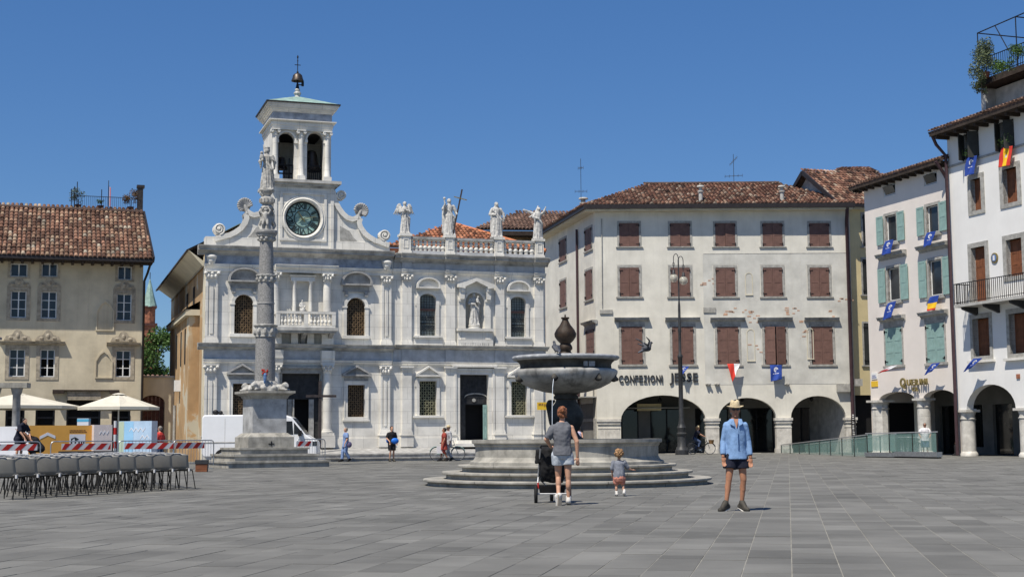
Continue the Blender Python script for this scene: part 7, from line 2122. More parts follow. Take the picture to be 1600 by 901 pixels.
M['leaf_d'] = mat('dusty_green_leaves', (.12, .15, .075), .7, .35, 3, 0)
M['leaf_r'] = mat('autumn_leaves', (.16, .09, .03), .7, .35, 3, 0)
M['bark'] = mat('bark', (.10, .07, .05), .9, .3, 6, .4)
tX = (240 - 800) / 2200 * 108
tr = thing('tree', 'leafy green tree behind the gateway, between the cream house and the church', 'tree', (tX, 108, 0))
MB().tube([(0, 0, 0), (.2, 0, 3), (.1, .1, 5.5), (.3, 0, 8)], [.28, .22, .16, .06], 10).tube([(.15, 0, 3.6), (-1, .3, 5.6), (-1.6, .2, 7)], [.12, .08, .03], 8).tube([(.15, 0, 4.2), (1.2, -.2, 6), (1.9, 0, 7.4)], [.12, .07, .03], 8).build('trunk', M['bark'], tr, 60)
rb = random.Random(8)
foliage('crown', tr, [((rb.uniform(-2.2, 2.2), rb.uniform(-1.5, 1.5), rb.uniform(3.2, 9.2)), rb.uniform(.7, 1.25)) for _ in range(34)], 620, .26, M['leaf_t'], 3)
sp2_ = thing('bell_tower', 'distant red brick bell tower with green copper spire between house and church', 'tower', ((231 - 800) / 2200 * 175, 175, 0), .3)
K2 = 2200 / 175
zk = lambda y: 1.2 + (684 - y) / K2
MB().box(-.75, .75, -.75, .75, 0, zk(510)).build('brick_shaft', M['brick'], sp2_); MB().box(-.85, .85, -.85, .85, zk(482), zk(479)).build('string_course', M['wood_br'], sp2_); MB().box(-.95, .95, -.95, .95, zk(510), zk(506)).build('string_course', M['wood_br'], sp2_)
MB().lathe([(.72, zk(506)), (.72, zk(482))], 0, 0, 8).build('belfry', M['brick'], sp2_)
MB().lathe([(.95, zk(480)), (.55, zk(462)), (.06, zk(436))], 0, 0, 8).build('spire', M['copper'], sp2_); MB().tube([(0, 0, zk(437)), (0, 0, zk(425))], .05, 5).build('finial_rod', M['iron'], sp2_)
lowh = thing('garden_shed_roof', 'low dark roofed outbuilding behind the gateway wall', 'building', ((240 - 800) / 2200 * 92, 92, 0), CH.a)
MB().box(-3, 3, 0, 4, 0, 3.2).build('wall', M['plaster_l'], lowh)
roof_tiles(lowh, 'roof_tiles', (-3.2, -.4, 3.1), (3.2, -.4, 3.1), (3.2, 4, 5.2), (-3.2, 4, 5.2), M['tile_b'], .3, .45, seed=44)

def pot_plant(name, label, fr_, px, py, v, h, w, mt, z=None, pot=True, seed=2, cat='plant', leaf=.09, dens=420):
    u, zz = fr_.uz(px, py, v); zz = z if z is not None else zz
    t = thing(name, label, cat, fr_.P(u, v, zz), fr_.a)
    rb = random.Random(seed); ph_ = .3 if pot else 0
    if pot: MB().lathe([(.14, 0), (.19, .28), (.21, .3), (.17, .3)], 0, 0, 14).build('pot', M['brick'], t, 40)
    MB().tube([(0, 0, 0), (.03, 0, h * .6)], .02, 5).build('stem', M['bark'], t)
    foliage('foliage', t, [((rb.uniform(-w / 2, w / 2), rb.uniform(-w / 3, w / 3), ph_ + rb.uniform(.15, max(.2, h - .2))), w * .32) for _ in range(9)], dens, leaf, mt, seed)
    return t
pot_plant('potted_shrub', 'light green potted shrub on the left roof terrace, beside the railing posts', Lf, 122, 322, 4.0, 1.1, .7, M['leaf_d'], tvz, seed=3, dens=1500)
pot_plant('potted_shrub', 'brownish potted bush next to the roof chimney on the left terrace', Lf, 204, 322, 4.0, 1.2, .75, M['leaf_r'], tvz, seed=4, dens=2200)
pot_plant('potted_shrub', 'tiny potted plant in the middle of the left roof terrace', Lf, 157, 322, 4.0, .5, .3, M['leaf_t'], tvz, seed=5, dens=2500)
fp = thing('flagpole', 'pole with hanging tricolour flag on the left roof terrace', 'flag', Lf.P(Lf.u(169, 320, 4.0), 4.0, tvz), Lf.a)
zfp = Lf.z(169, 282, 4) - tvz
MB().tube([(0, 0, 0), (0, 0, zfp)], .022, 6).build('pole', M['iron_lamp'], fp)
for k, c_ in enumerate(('leaf', 'fl_white', 'fl_red')): m1 = MB(); m1.prism([(.02 + k * .035, zfp - .3 - k * .05), (.055 + k * .035, zfp - .34 - k * .05), (.06 + k * .03, .25), (.03 + k * .03, .3)], -.01 - k * .02, .01 - k * .02); m1.build('cloth', M['fl_blue'] if k == 0 else M[c_], fp)
pot_plant('terrace_bush', 'tall bushy grey green plant at the corner of the right roof terrace', R_, 1541, 120, .1, 1.7, 1.5, M['leaf_d'], tz + .25, seed=11, leaf=.12, dens=1500)
pot_plant('terrace_bush', 'trailing grey green plant hanging over the terrace corner under the tall bush', R_, 1533, 120, -.3, 1.2, .7, M['leaf_d'], tz - .6, pot=False, seed=12, leaf=.11, dens=2200)
pot_plant('hanging_plant', 'bright green hanging plant on the railing of the right roof terrace', R_, 1566, 112, -.7, .8, .9, M['leaf_t'], tz - .15, pot=False, seed=13, leaf=.10, dens=1500)
pot_plant('hanging_plant', 'bright green hanging plant at the far right of the roof terrace', R_, 1592, 100, -.7, .8, .8, M['leaf_t'], tz + .25, pot=False, seed=14, leaf=.10, dens=1500)
pot_plant('window_plant', 'window box plant above the blue flag of the white house', R_, 1511, 246, -.2, .5, .5, M['leaf_t'], R_.z(1511, 248), pot=False, seed=15)
pot_plant('window_plant', 'window box plant above the red and yellow flag', R_, 1572, 230, -.2, .55, .8, M['leaf_t'], R_.z(1572, 230), pot=False, seed=16)

# ---- pigeons
def pigeon(label, p, rz, s=1.0, fly=False):
    t = thing('pigeon', label, 'bird', p, rz)
    m1 = MB(); m1.ell((0, 0, .13), (.15, .075, .08), 12, 8, (0, radians(-28) if not fly else 0, 0)).cap((.10, 0, .19), (.13, 0, .26), .05, .035).ell((.145, 0, .29), (.045, .035, .037)).cap((.18, 0, .285), (.205, 0, .28), .012, .006).cap((-.10, 0, .08), (-.24, 0, .02), .045, .02)
    if fly:
        for q in (-1, 1): m1.cap((.02, .05 * q, .17), (-.02, .22 * q, .33), .03, .022).cap((-.02, .22 * q, .33), (-.16, .30 * q, .42), .025, .012).cap((-.04, .12 * q, .22), (-.16, .18 * q, .27), .03, .015)
    else:
        for q in (-1, 1): m1.cap((.04, .06 * q, .17), (-.14, .05 * q, .06), .045, .02); m1.cap((.0, .03 * q, .07), (.01, .03 * q, .0), .01, .01)
    o = m1.remesh('body', mat('pigeon_feathers', (.07, .075, .09), .6, .4, 12, .1), t, .012)
    for ob in (t,): ob.scale = (s, s, s)
    return t
pigeon('dark pigeon sitting on the rim of the fountain bowl', (fx - .27, FD - 1.2, 3.17), 1.9, 1.0)
pigeon('grey pigeon flying with raised wings in front of a brown shutter', at_depth(1010, 552, 60), .4, 1.6, True)

# ================================================================== PEOPLE
def V3(*a): return Vector(a)
def body(name, H, par, pose, skin, female=False, child=False, hands=True, voxel=.011, head_rot=0.0, hair=None, hairm=None, belly=0.0):
    """one continuous skin surface: legs, trunk, neck, head, arms and hands; pose in units of H"""
    k = H
    mb = MB()
    P = {n: Vector(p) * k for n, p in pose.items()}
    hw = .058 if not child else .062
    # legs
    for s_ in 'LR':
        hp, kn, an, to = P['hip' + s_], P['knee' + s_], P['ank' + s_], P['toe' + s_]
        th = .052 if female else .049
        if child: th = .055
        mb.cap(hp, kn, th * .94 * k, .0295 * k, 14); 
        mid = kn.lerp(an, .32); back = (kn - an).cross(Vector((1, 0, 0))).normalized()
        mb.cap(kn, an, .0285 * k, .0180 * k, 12); mb.ell(mid + Vector((0, .008 * k, 0)), (.029 * k, .034 * k, .062 * k), 10, 8)
        mb.cap(an, to, .022 * k, .02 * k, 10); mb.ell(an + Vector((0, .01, -.01)) * k, .024 * k, 10, 6)
    # trunk
    pc, cc_, sc = P['pelvis'], P['chest'], P['neck']
    d = (sc - pc)
    def lev(t, rx, ry, off=0.0): c = pc + d * t; return (c.x, c.y - off * k, c.z, rx * k, ry * k)
    w = .088 if female else .086
    mb.loft([lev(-.12, .06, .05), lev(0, w + .006, .066), lev(.22, .080 if not female else .074, .058 + belly, belly * .6), lev(.45, .086 if not female else .078, .062 + belly * .6, belly * .4), lev(.70, .100 if not female else .090, .066), lev(.88, .098 if not female else .086, .052), lev(.98, .05, .04), lev(1.06, .032, .032)], 20)
    nk = P['neck']; hd = P['head']
    mb.cap(nk - Vector((0, 0, .02 * k)), hd - Vector((0, 0, .04 * k)), .034 * k if not female else .029 * k, .031 * k if not female else .027 * k, 12)
    hs = 1.0 if not child else 1.45
    s0 = len(mb.v)
    R3 = Matrix.Rotation(head_rot, 4, 'Z')
    mb.ell((0, .006 * k, .012 * k), (.042 * k * hs, .052 * k * hs, .052 * k * hs), 16, 12)
    mb.ell((0, -.012 * k, -.022 * k), (.033 * k * hs, .036 * k * hs, .045 * k * hs), 14, 10)
    mb.cap((0, -.048 * k * hs, .008 * k), (0, -.060 * k * hs, -.012 * k), .006 * k * hs, .009 * k * hs, 8)
    mb.ell((0, -.042 * k * hs, -.036 * k * hs), (.016 * k, .008 * k, .005 * k), 8, 6)
    mb.ell((0, -.040 * k * hs, -.056 * k * hs), (.014 * k, .010 * k, .010 * k), 8, 6)
    for q in (-1, 1):
        mb.ell((q * .043 * k * hs, .006 * k, -.004 * k), (.006 * k, .012 * k, .019 * k), 8, 6)
        mb.ell((q * .017 * k * hs, -.045 * k * hs, .013 * k), (.012 * k, .006 * k, .005 * k), 8, 6)
    mb.xf(Matrix.Translation(hd) @ R3, s0)
    # arms and hands
    for s_ in 'LR':
        sh, el, wr, fd = P['sho' + s_], P['elb' + s_], P['wri' + s_], Vector(pose['hand' + s_])
        mb.ell(sh, (.031 * k, .031 * k, .031 * k), 10, 8)
        mb.cap(sh, el, .029 * k, .023 * k, 12); mb.cap(el, wr, .0245 * k, .0155 * k, 12)
        fd = fd.normalized(); side = Vector((1, 0, 0)) if abs(fd.x) < .7 else Vector((0, 1, 0))
        side = (side - fd * side.dot(fd)).normalized(); nrm = fd.cross(side)
        pl = wr + fd * .03 * k
        R_m = Matrix((side, nrm, fd)).transposed()
        mb.ell(pl, (.021 * k, .012 * k, .030 * k), 10, 8, R_m)
        if hands:
            fs = .0062 * k
            for i, (o, L_) in enumerate(((-.016, .036), (-.0055, .042), (.0055, .040), (.016, .031))):
                a = pl + fd * .024 * k + side * o * k
                b = a + fd * L_ * .55 * k + nrm * .006 * k; c = b + (fd * .8 + nrm * .6).normalized() * L_ * .5 * k
                mb.cap(a, b, fs, fs * .92, 8); mb.cap(b, c, fs * .92, fs * .75, 8)
            q = -1 if s_ == 'L' else 1
            a = pl - fd * .008 * k - side * q * .016 * k; b = a + (fd * .6 - side * q * .8).normalized() * .024 * k; c = b + (fd * .95 - side * q * .2).normalized() * .02 * k
            mb.cap(a, b, fs * 1.15, fs, 8); mb.cap(b, c, fs, fs * .8, 8)
    return mb.remesh('body', skin, par, voxel, None, 4 if voxel < .009 else 1)

def stand(**kw):
    p = dict(pelvis=(0, 0, .52), chest=(0, 0, .72), neck=(0, .005, .83), head=(0, -.005, .925),
             hipL=(-.05, 0, .50), hipR=(.05, 0, .50), kneeL=(-.055, -.01, .28), kneeR=(.055, -.01, .28),
             ankL=(-.06, .01, .045), ankR=(.06, .01, .045), toeL=(-.065, -.075, .02), toeR=(.065, -.075, .02),
             shoL=(-.100, 0, .785), shoR=(.100, 0, .785), elbL=(-.130, .01, .63), elbR=(.135, .01, .635),
             wriL=(-.145, -.02, .49), wriR=(.145, -.02, .49), handL=(0, 0, -1), handR=(0, 0, -1))
    p.update(kw); return p

def folds(amp, f, seed=0):
    return lambda c: amp * (noise.noise(Vector((c.x * f, c.y * f, c.z * f * .55)) + Vector((seed, 0, 0))) * 1.6 + .5 * noise.noise(c * f * 2.3 + Vector((seed, 3, 0))))

def garment_top(H, par, pose, mt, hem=.50, sleeve=1.0, loose=.012, female=False, voxel=.011, name='shirt', neckline=.94, seed=1, belly=0.0, flare=0.0, low=False):
    k = H; mb = MB(); P = {n: Vector(p) * k for n, p in pose.items()}
    pc, sc = P['pelvis'], P['neck']; d = sc - pc
    def at(z):                                      # level by height fraction
        t = (z * k - pc.z) / max(d.z, 1e-4); return pc + d * t
    lv = [(hem, .092 + flare, .072 + flare), (hem + .04, .090 + flare * .8, .070 + flare * .8), (.60, .082 if not female else .077, .064 + belly), (.68, .086 if not female else .082, .066 + belly * .6), (.755, .094 if not female else .090, .068), (.788, .098 if not female else .088, .060), (.812, .076 if not female else .066, .050), (.830, .052, .044), (.842, .043, .040)]
    rings = []
    for z, rx, ry in lv:
        c = at(z); rings.append((c.x, c.y - (belly * .4 * k if z < .7 else 0), c.z, (rx + loose) * k, (ry + loose) * k))
    mb.loft(rings, 24)
    for s_ in 'LR':
        sh, el, wr = P['sho' + s_], P['elb' + s_], P['wri' + s_]
        sv = sleeve if not isinstance(sleeve, dict) else sleeve[s_]
        if sv <= 0: continue
        mb.ell(sh, ((.036 + loose * .3) * k,) * 3, 12, 8)
        if sv <= .5: mb.tube([sh, sh.lerp(el, sv * 2)], [(.034 + loose * .8) * k, (.032 + loose) * k], 14)
        else:
            mb.cap(sh, el, (.033 + loose * .4) * k, (.025 + loose * .55) * k, 14); mb.ell(el, (.025 + loose * .55) * k, 12, 8); mb.tube([el, el.lerp(wr, (sv - .5) * 2)], [(.025 + loose * .55) * k, (.0205 + loose * .6) * k], 14)
    return mb.remesh(name, mt, par, voxel, folds((.0035 if loose < .01 else .0065) * k, 15 / k, seed), 1)

def garment_legs(H, par, pose, mt, length=.4, loose=.012, voxel=.011, name='shorts', seed=2, top=.56, female=False):
    """length: 0..1 down to the knee, 1..2 down to the ankle"""
    k = H; mb = MB(); P = {n: Vector(p) * k for n, p in pose.items()}
    pc = P['pelvis']; d = (P['neck'] - pc).normalized()
    rings = []
    for dz, rx, ry in ((-.055, .075, .062), (-.02, .093, .072), (.0, .096, .074), (.04, .09, .068), (top - .52, .086, .064)):
        c = pc + d * dz * k; rings.append((c.x, c.y, c.z, (rx + loose * .5) * k, (ry + loose * .5) * k))
    mb.loft(rings, 20)
    for s_ in 'LR':
        hp, kn, an = P['hip' + s_], P['knee' + s_], P['ank' + s_]
        r0 = (.053 + loose) * k; r1 = (.036 + loose) * k
        if length <= 1:
            e_ = hp.lerp(kn, length); mb.ell(hp, r0, 14, 8); mb.tube([hp, e_], [r0, (r0 + (r1 - r0) * length * .35)], 16)
        else:
            mb.cap(hp, kn, r0, r1, 14); mb.tube([kn, kn.lerp(an, length - 1)], [r1, (.027 + loose) * k], 14)
    return mb.remesh(name, mt, par, voxel, folds(.005 * k, 13 / k, seed), 1)

def shoe(H, par, an, to, mt, sole=None, sock=None, voxel=.008):
    an, to = Vector(an) * H, Vector(to) * H; k = H
    fw = (to - an); up = Vector((0, 0, 1)); fw.normalize(); side = fw.cross(up).normalized(); nn = side.cross(fw).normalized()
    mb = MB(); heel = an + fw * -.022 * k - nn * .018 * k
    mb.cap(heel, to + fw * .028 * k, .028 * k, .023 * k, 12); mb.cap(an + nn * .026 * k, an.lerp(to, .75) + nn * .004 * k, .030 * k, .024 * k, 12); mb.cap(an + nn * .012 * k, an + fw * .03 * k - nn * .01 * k, .028 * k, .026 * k, 12); mb.cap(heel + nn * .01 * k, to, .024 * k, .02 * k)
    o = mb.remesh('shoe', mt, par, voxel, None, 1)
    Rm = Matrix((side, fw, nn)).transposed().to_4x4(); c = (heel + to + fw * .02 * k) / 2 - nn * .024 * k
    s = MB().bxm(Matrix.Translation(c) @ Rm, .050 * k, .135 * k, .012 * k); so_ = s.build('sole', sole or M['rubber'], o)
    bv = so_.modifiers.new('b', 'BEVEL'); bv.width = .01; bv.segments = 2
    if sock: MB().cap(an + nn * .012 * k, an + nn * .05 * k, .026 * k, .025 * k).build('sock', sock, par, 60)
    return o

def face_marks(H, par, hd, rz=0, glasses=False, hs=1.0):
    k = H; mb = MB(); T = Matrix.Translation(Vector(hd) * k) @ Matrix.Rotation(rz, 4, 'Z')
    for q in (-1, 1): mb.ell((q * .017 * k * hs, -.050 * k * hs, .010 * k), (.0065 * k, .003 * k, .003 * k), 8, 6)
    mb.xf(T); mb.build('eye', M['rubber'], par, 60)
    if glasses:
        g = MB()
        for q in (-1, 1): g.ell((q * .019 * k, -.055 * k, .008 * k), (.017 * k, .004 * k, .012 * k), 12, 8)
        g.beam((-.03 * k, -.054 * k, .014 * k), (.03 * k, -.054 * k, .014 * k), .004); 
        for q in (-1, 1): g.beam((q * .036 * k, -.05 * k, .012 * k), (q * .045 * k, .01 * k, .008 * k), .004)
        g.xf(T); g.build('sunglasses', M['glass'], par, 60)
    m = MB().ell((0, -.049 * k * hs, -.034 * k * hs), (.014 * k, .004 * k, .0035 * k), 8, 6); m.xf(T); m.build('lips', mat_lips, par, 60)
mat_lips = mat('lips', (.33, .12, .10), .5, .05, 9, 0)

def hair_cap(H, par, hd, mt, style='short', rz=0.0, voxel=.009, hs=1.0, seed=1):
    k = H; mb = MB(); h = hs
    mb.ell((0, .018 * k * h, .022 * k * h), (.050 * k * h, .053 * k * h, .052 * k * h), 16, 12)
    mb.ell((0, .034 * k * h, -.005 * k), (.044 * k * h, .034 * k * h, .045 * k * h), 12, 8)
    if style == 'bun':
        mb.ell((0, .040 * k, .052 * k), (.034 * k, .03 * k, .028 * k), 12, 8); mb.ell((.005 * k, .065 * k, .035 * k), (.024 * k, .02 * k, .026 * k))
        for i in range(7): a = i * .9; mb.cap((.02 * k * cos(a), .05 * k + .01 * k * sin(a), .05 * k), (.035 * k * cos(a), .055 * k, .05 * k + .03 * k * sin(a)), .008 * k, .003 * k, 6)
        mb.cap((-.04 * k, .01 * k, .0), (-.046 * k, .015 * k, -.045 * k), .008 * k, .003 * k, 6); mb.cap((.042 * k, .02 * k, .0), (.046 * k, .02 * k, -.04 * k), .008 * k, .003 * k, 6)
    if style == 'curly':
        rb = random.Random(seed)
        for i in range(60):
            d = Vector((rb.gauss(0, 1), rb.gauss(.5, 1), rb.gauss(.4, 1))).normalized()
            if d.y < -.35 and d.z < .4: continue
            mb.ell(Vector((0, .012 * k, .012 * k)) * h + d * .054 * k * h, rb.uniform(.012, .019) * k * h, 8, 6)
    if style == 'long': mb.cap((0, .045 * k, 0), (0, .05 * k, -.10 * k), .045 * k, .03 * k, 12)
    mb.xf(Matrix.Translation(Vector(hd) * k) @ Matrix.Rotation(rz, 4, 'Z'))
    return mb.remesh('hair', mt, par, voxel, folds(.005 * k, 60 / k, seed), 0)

def hat(H, par, hd, mt, band=None, rz=0, tilt=.08, sc=1.0):
    k = H * sc
    mb = MB(); prof = [(.088, .0), (.09, .004), (.075, -.002), (.053, .006), (.050, .03), (.046, .055), (.034, .066), (0, .060)]
    vs = MB(); vs.lathe([(r * k, z * k) for r, z in prof], 0, 0, 28, 0, 2 * pi, .88, 1.08)
    vs.v = [(x, y, z + .012 * k * abs(x / (.09 * k)) ** 2 - (.010 * k if z > .05 * k and abs(x) < .016 * k else 0)) for x, y, z in vs.v]
    T = Matrix.Translation(Vector(hd) * H + Vector((0, .004 * H, .030 * H))) @ Matrix.Rotation(rz, 4, 'Z') @ Matrix.Rotation(tilt, 4, 'X')
    vs.xf(T); o = vs.build('hat', mt, par, 50)
    sd = o.modifiers.new('s', 'SOLIDIFY'); sd.thickness = .004
    if band:
        b = MB(); b.lathe([(.0545 * k, .008 * k), (.0525 * k, .024 * k)], 0, 0, 28, 0, 2 * pi, .88, 1.08); b.xf(T); b.build('hat_band', band, o, 60)
    return o
# clothes
C_ = {}
C_['denim'] = mat('light_blue_linen', (.20, .33, .55), .85, .12, 9, .35, 60)
C_['navy'] = mat('dark_navy_cloth', (.012, .014, .028), .85, .1, 6, .2, 50)
C_['greytee'] = mat('grey_jersey', (.13, .135, .15), .85, .08, 6, .2, 50)
C_['palejean'] = mat('pale_washed_denim', (.46, .50, .54), .85, .14, 9, .25, 60)
C_['melange'] = mat('melange_grey_jersey', (.20, .215, .25), .9, .12, 20, .2, 50)
C_['salmon'] = mat('salmon_cotton', (.52, .22, .16), .9, .1, 9, .2, 50)
C_['brownshoe'] = mat('dark_olive_shoe', (.055, .05, .04), .7, .15, 9, .2)
C_['whiteshoe'] = mat('white_shoe', (.60, .58, .54), .6, .08, 9, .1)
C_['straw'] = mat('straw', (.62, .51, .32), .8, .12, 40, .4, 120)
C_['strawband'] = mat('pale_hat_band', (.50, .42, .28), .8, .05, 9, 0)
C_['red_hair'] = mat('reddish_blonde_hair', (.26, .10, .045), .55, .3, 30, .3, 60)
C_['blond'] = mat('curly_blond_hair', (.33, .19, .09), .6, .35, 30, .3, 60)
C_['greyhair'] = mat('grey_hair', (.26, .23, .20), .6, .25, 30, .2)
C_['darkhair'] = mat('dark_hair', (.02, .014, .012), .5, .2, 30, .2)
C_['bluedress'] = mat('soft_blue_cotton', (.20, .29, .50), .85, .12, 8, .2, 50)
C_['black'] = mat('black_cotton', (.012, .012, .015), .85, .1, 8, .2)
C_['blueb'] = mat('bright_blue_nylon', (.02, .16, .62), .5, .1, 8, .1)
C_['reddress'] = mat('rust_red_cotton', (.30, .05, .035), .85, .12, 8, .2)
C_['greycl'] = mat('pale_grey_cotton', (.42, .42, .43), .85, .12, 8, .2)
C_['whitecl'] = mat('white_cotton', (.72, .70, .70), .85, .05, 8, .2)
C_['redshirt'] = mat('bright_red_cotton', (.55, .05, .04), .85, .1, 8, .2)
C_['jeans'] = mat('blue_denim', (.06, .09, .17), .85, .15, 8, .2)
C_['lilac'] = mat('white_and_lilac_cotton', (.50, .47, .62), .85, .25, 25, .2)

def person(label, px, py, H, pose, rz, skin, parts, d=None, z=0.0, vox=.012, X=None, **kw):
    g = ground(px, py, z) if X is None else Vector(X)
    t = thing('person', label, 'person', (g.x, g.y, z), rz)
    b = body('body', H, t, pose, skin, voxel=vox, **kw)
    for fn in parts: fn(H, t, pose)
    return t

# --- man in straw hat, blue shirt, facing us
ps = stand(hipL=(-.048, 0, .50), hipR=(.048, 0, .50), kneeL=(-.075, -.025, .285), kneeR=(.062, -.012, .285), ankL=(-.105, -.02, .05), ankR=(.045, .02, .05),
           toeL=(-.155, -.085, .022), toeR=(.075, -.055, .022), wriL=(-.124, -.035, .50), wriR=(.130, -.03, .49), elbL=(-.113, .012, .64), elbR=(.117, .012, .64), shoL=(-.080, 0, .782), shoR=(.080, 0, .782), neck=(0, .005, .838),
           handL=(.12, -.1, -1), handR=(-.02, -.12, -1))
man = person('person in straw hat, open light blue shirt and dark shorts standing facing the camera', 1152, 797.5, 1.70, ps, -.02, M['skin_tan'],
    [lambda H, t, p: garment_top(H, t, p, C_['denim'], .475, .93, .0085, voxel=.008, seed=3, belly=.006, flare=.004),
     lambda H, t, p: garment_legs(H, t, p, C_['navy'], .52, .012, .010),
     lambda H, t, p: shoe(H, t, p['ankL'], p['toeL'], C_['brownshoe'], C_['whiteshoe']), lambda H, t, p: shoe(H, t, p['ankR'], p['toeR'], C_['brownshoe'], C_['whiteshoe']),
     lambda H, t, p: hair_cap(H, t, p['head'], C_['greyhair']), lambda H, t, p: hat(H, t, p['head'], C_['straw'], C_['strawband']),
     lambda H, t, p: face_marks(H, t, p['head'], 0, True)], vox=.0058, belly=.008)
k = 1.70
# open collar, placket, watch and pocket flaps
cm = MB()
for q in (-1, 1): cm.add([(q * .02 * k, -.052 * k, .845 * k), (q * .055 * k, -.035 * k, .845 * k), (q * .06 * k, -.075 * k, .80 * k), (q * .018 * k, -.088 * k, .775 * k)], [(0, 1, 2, 3)])
o = cm.build('collar', C_['denim'], man); sd = o.modifiers.new('s', 'SOLIDIFY'); sd.thickness = .006
MB().add([(-.022 * k, -.062 * k, .845 * k), (.022 * k, -.062 * k, .845 * k), (0, -.0905 * k, .755 * k)], [(0, 2, 1)]).build('neck_opening', M['skin_tan'], man)
m1 = MB(); m1.beam((0.003, -.100 * k, .755 * k), (0.003, -.104 * k, .60 * k), .018, .006); m1.build('placket', C_['denim'], man)
m1 = MB(); m1.tube([((.158 + .020 * cos(a)) * k, (-.03 + .018 * sin(a)) * k, .485 * k) for a in [2 * pi * i / 12 for i in range(13)]], .006, 6); m1.build('watch', M['rubber'], man, 60)

# --- woman with pushchair seen from behind
pw = stand(hipL=(-.05, 0, .50), hipR=(.05, 0, .50), kneeL=(-.045, -.035, .285), kneeR=(.055, .005, .285), ankL=(-.05, .085, .085), ankR=(.055, -.01, .05),
           toeL=(-.055, .075, .02), toeR=(.06, -.085, .022), elbL=(-.165, -.015, .665), wriL=(-.115, -.15, .585), handL=(.1, -1, -.1),
           elbR=(.145, .03, .64), wriR=(.150, .01, .49), handR=(.02, -.05, -1), shoL=(-.090, 0, .778), shoR=(.090, 0, .778), neck=(0, .0, .83), head=(.0, -.012, .925))
# facing away: mirror so that her left side is at the viewer's left
def mirror(p): return {n: (-v[0], v[1], v[2]) for n, v in p.items()}
def swap(p):
    q = {}
    for n, v in p.items():
        if n.endswith('L') and n[:-1] + 'R' in p: q[n] = tuple((-p[n[:-1] + 'R'][0], p[n[:-1] + 'R'][1], p[n[:-1] + 'R'][2]))
        elif n.endswith('R') and n[:-1] + 'L' in p: q[n] = tuple((-p[n[:-1] + 'L'][0], p[n[:-1] + 'L'][1], p[n[:-1] + 'L'][2]))
        else: q[n] = (-v[0], v[1], v[2])
    return q
pw = swap(pw)
woman = person('person with reddish bun, grey top and pale denim shorts pushing a black pushchair', 880, 788.5, 1.70, pw, pi, M['skin'],
    [lambda H, t, p: garment_top(H, t, p, C_['greytee'], .50, {'L': 0, 'R': .44}, .011, True, .0095, seed=7, flare=.006, name='top', low=True),
     lambda H, t, p: garment_legs(H, t, p, C_['palejean'], .44, .012, .010, seed=5),
     lambda H, t, p: shoe(H, t, p['ankL'], p['toeL'], C_['whiteshoe'], C_['whiteshoe']), lambda H, t, p: shoe(H, t, p['ankR'], p['toeR'], C_['whiteshoe'], mat('tan_sole', (.42, .36, .28), .8, .1, 9, 0)),
     lambda H, t, p: hair_cap(H, t, p['head'], C_['red_hair'], 'bun', seed=4)], vox=.0058, female=True)
# --- pushchair
def wheel(par, c, r, w=.05, axis='X', spokes=0, tm='rubber', rm='alu'):
    m1 = MB(); n = 24
    pts = [Vector((0, r * cos(2 * pi * i / n), r * sin(2 * pi * i / n))) for i in range(n + 1)]
    m1.tube(pts, w / 2, 8)
    o = m1.build('wheel', M[tm], par, 60); o.location = c
    m2 = MB(); m2.tube([(0, (r - w * .55) * cos(2 * pi * i / n), (r - w * .55) * sin(2 * pi * i / n)) for i in range(n + 1)], w * .18, 6); m2.tube([(-w * .4, 0, 0), (w * .4, 0, 0)], w * .35, 8)
    for i in range(spokes): a = 2 * pi * i / spokes; m2.tube([(0, 0, 0), (0, (r - w * .5) * cos(a), (r - w * .5) * sin(a))], .0022 if spokes > 8 else .012, 4)
    m2.build('rim', M[rm], o, 60)
    return o
g = ground(866, 786)
pc_ = thing('pushchair', 'black three wheeled pushchair with silver frame pushed by the woman towards the fountain', 'pushchair', (g.x - .02, g.y + .25, 0), 0)
for c, r in (((-.30, 0, .15), .15), ((.30, 0, .15), .15), ((0, .75, .13), .13)): wheel(pc_, c, r, .06, spokes=5)
m1 = MB()
m1.tube([(-.28, .0, .16), (-.25, .25, .45), (-.22, .0, .85), (-.21, -.12, .98)], .016, 8).tube([(.28, .0, .16), (.25, .25, .45), (.22, .0, .85), (.21, -.12, .98)], .016, 8).tube([(-.25, .25, .45), (0, .75, .16)], .016, 8).tube([(.25, .25, .45), (0, .75, .16)], .016, 8).tube([(-.3, 0, .16), (.3, 0, .16)], .014, 8)
m1.build('frame', M['alu'], pc_, 60)
MB().tube([(-.21, -.12, .98), (-.20, -.2, 1.02), (.20, -.2, 1.02), (.21, -.12, .98)], .018, 8).build('handle', M['rubber'], pc_, 60)
m1 = MB(); m1.loft([(0, .22, .36, .20, .16), (0, .2, .50, .24, .20), (0, .12, .80, .25, .22), (0, .12, .95, .24, .22), (0, .15, 1.02, .18, .16)], 16); m1.cap((-.27, .05, .72), (-.26, .05, .92), .04, .04)
m1.remesh('seat', M['black'], pc_, .02, folds(.02, 8, 3))
m1 = MB(); m1.loft([(0, .25, .16, .22, .2), (0, .25, .30, .25, .24)], 12); m1.build('basket', M['black'], pc_, 40)
MB().box(-.275, -.245, -.03, .02, .26, .36).box(.245, .275, -.03, .02, .26, .36).build('brake', M['red'], pc_)

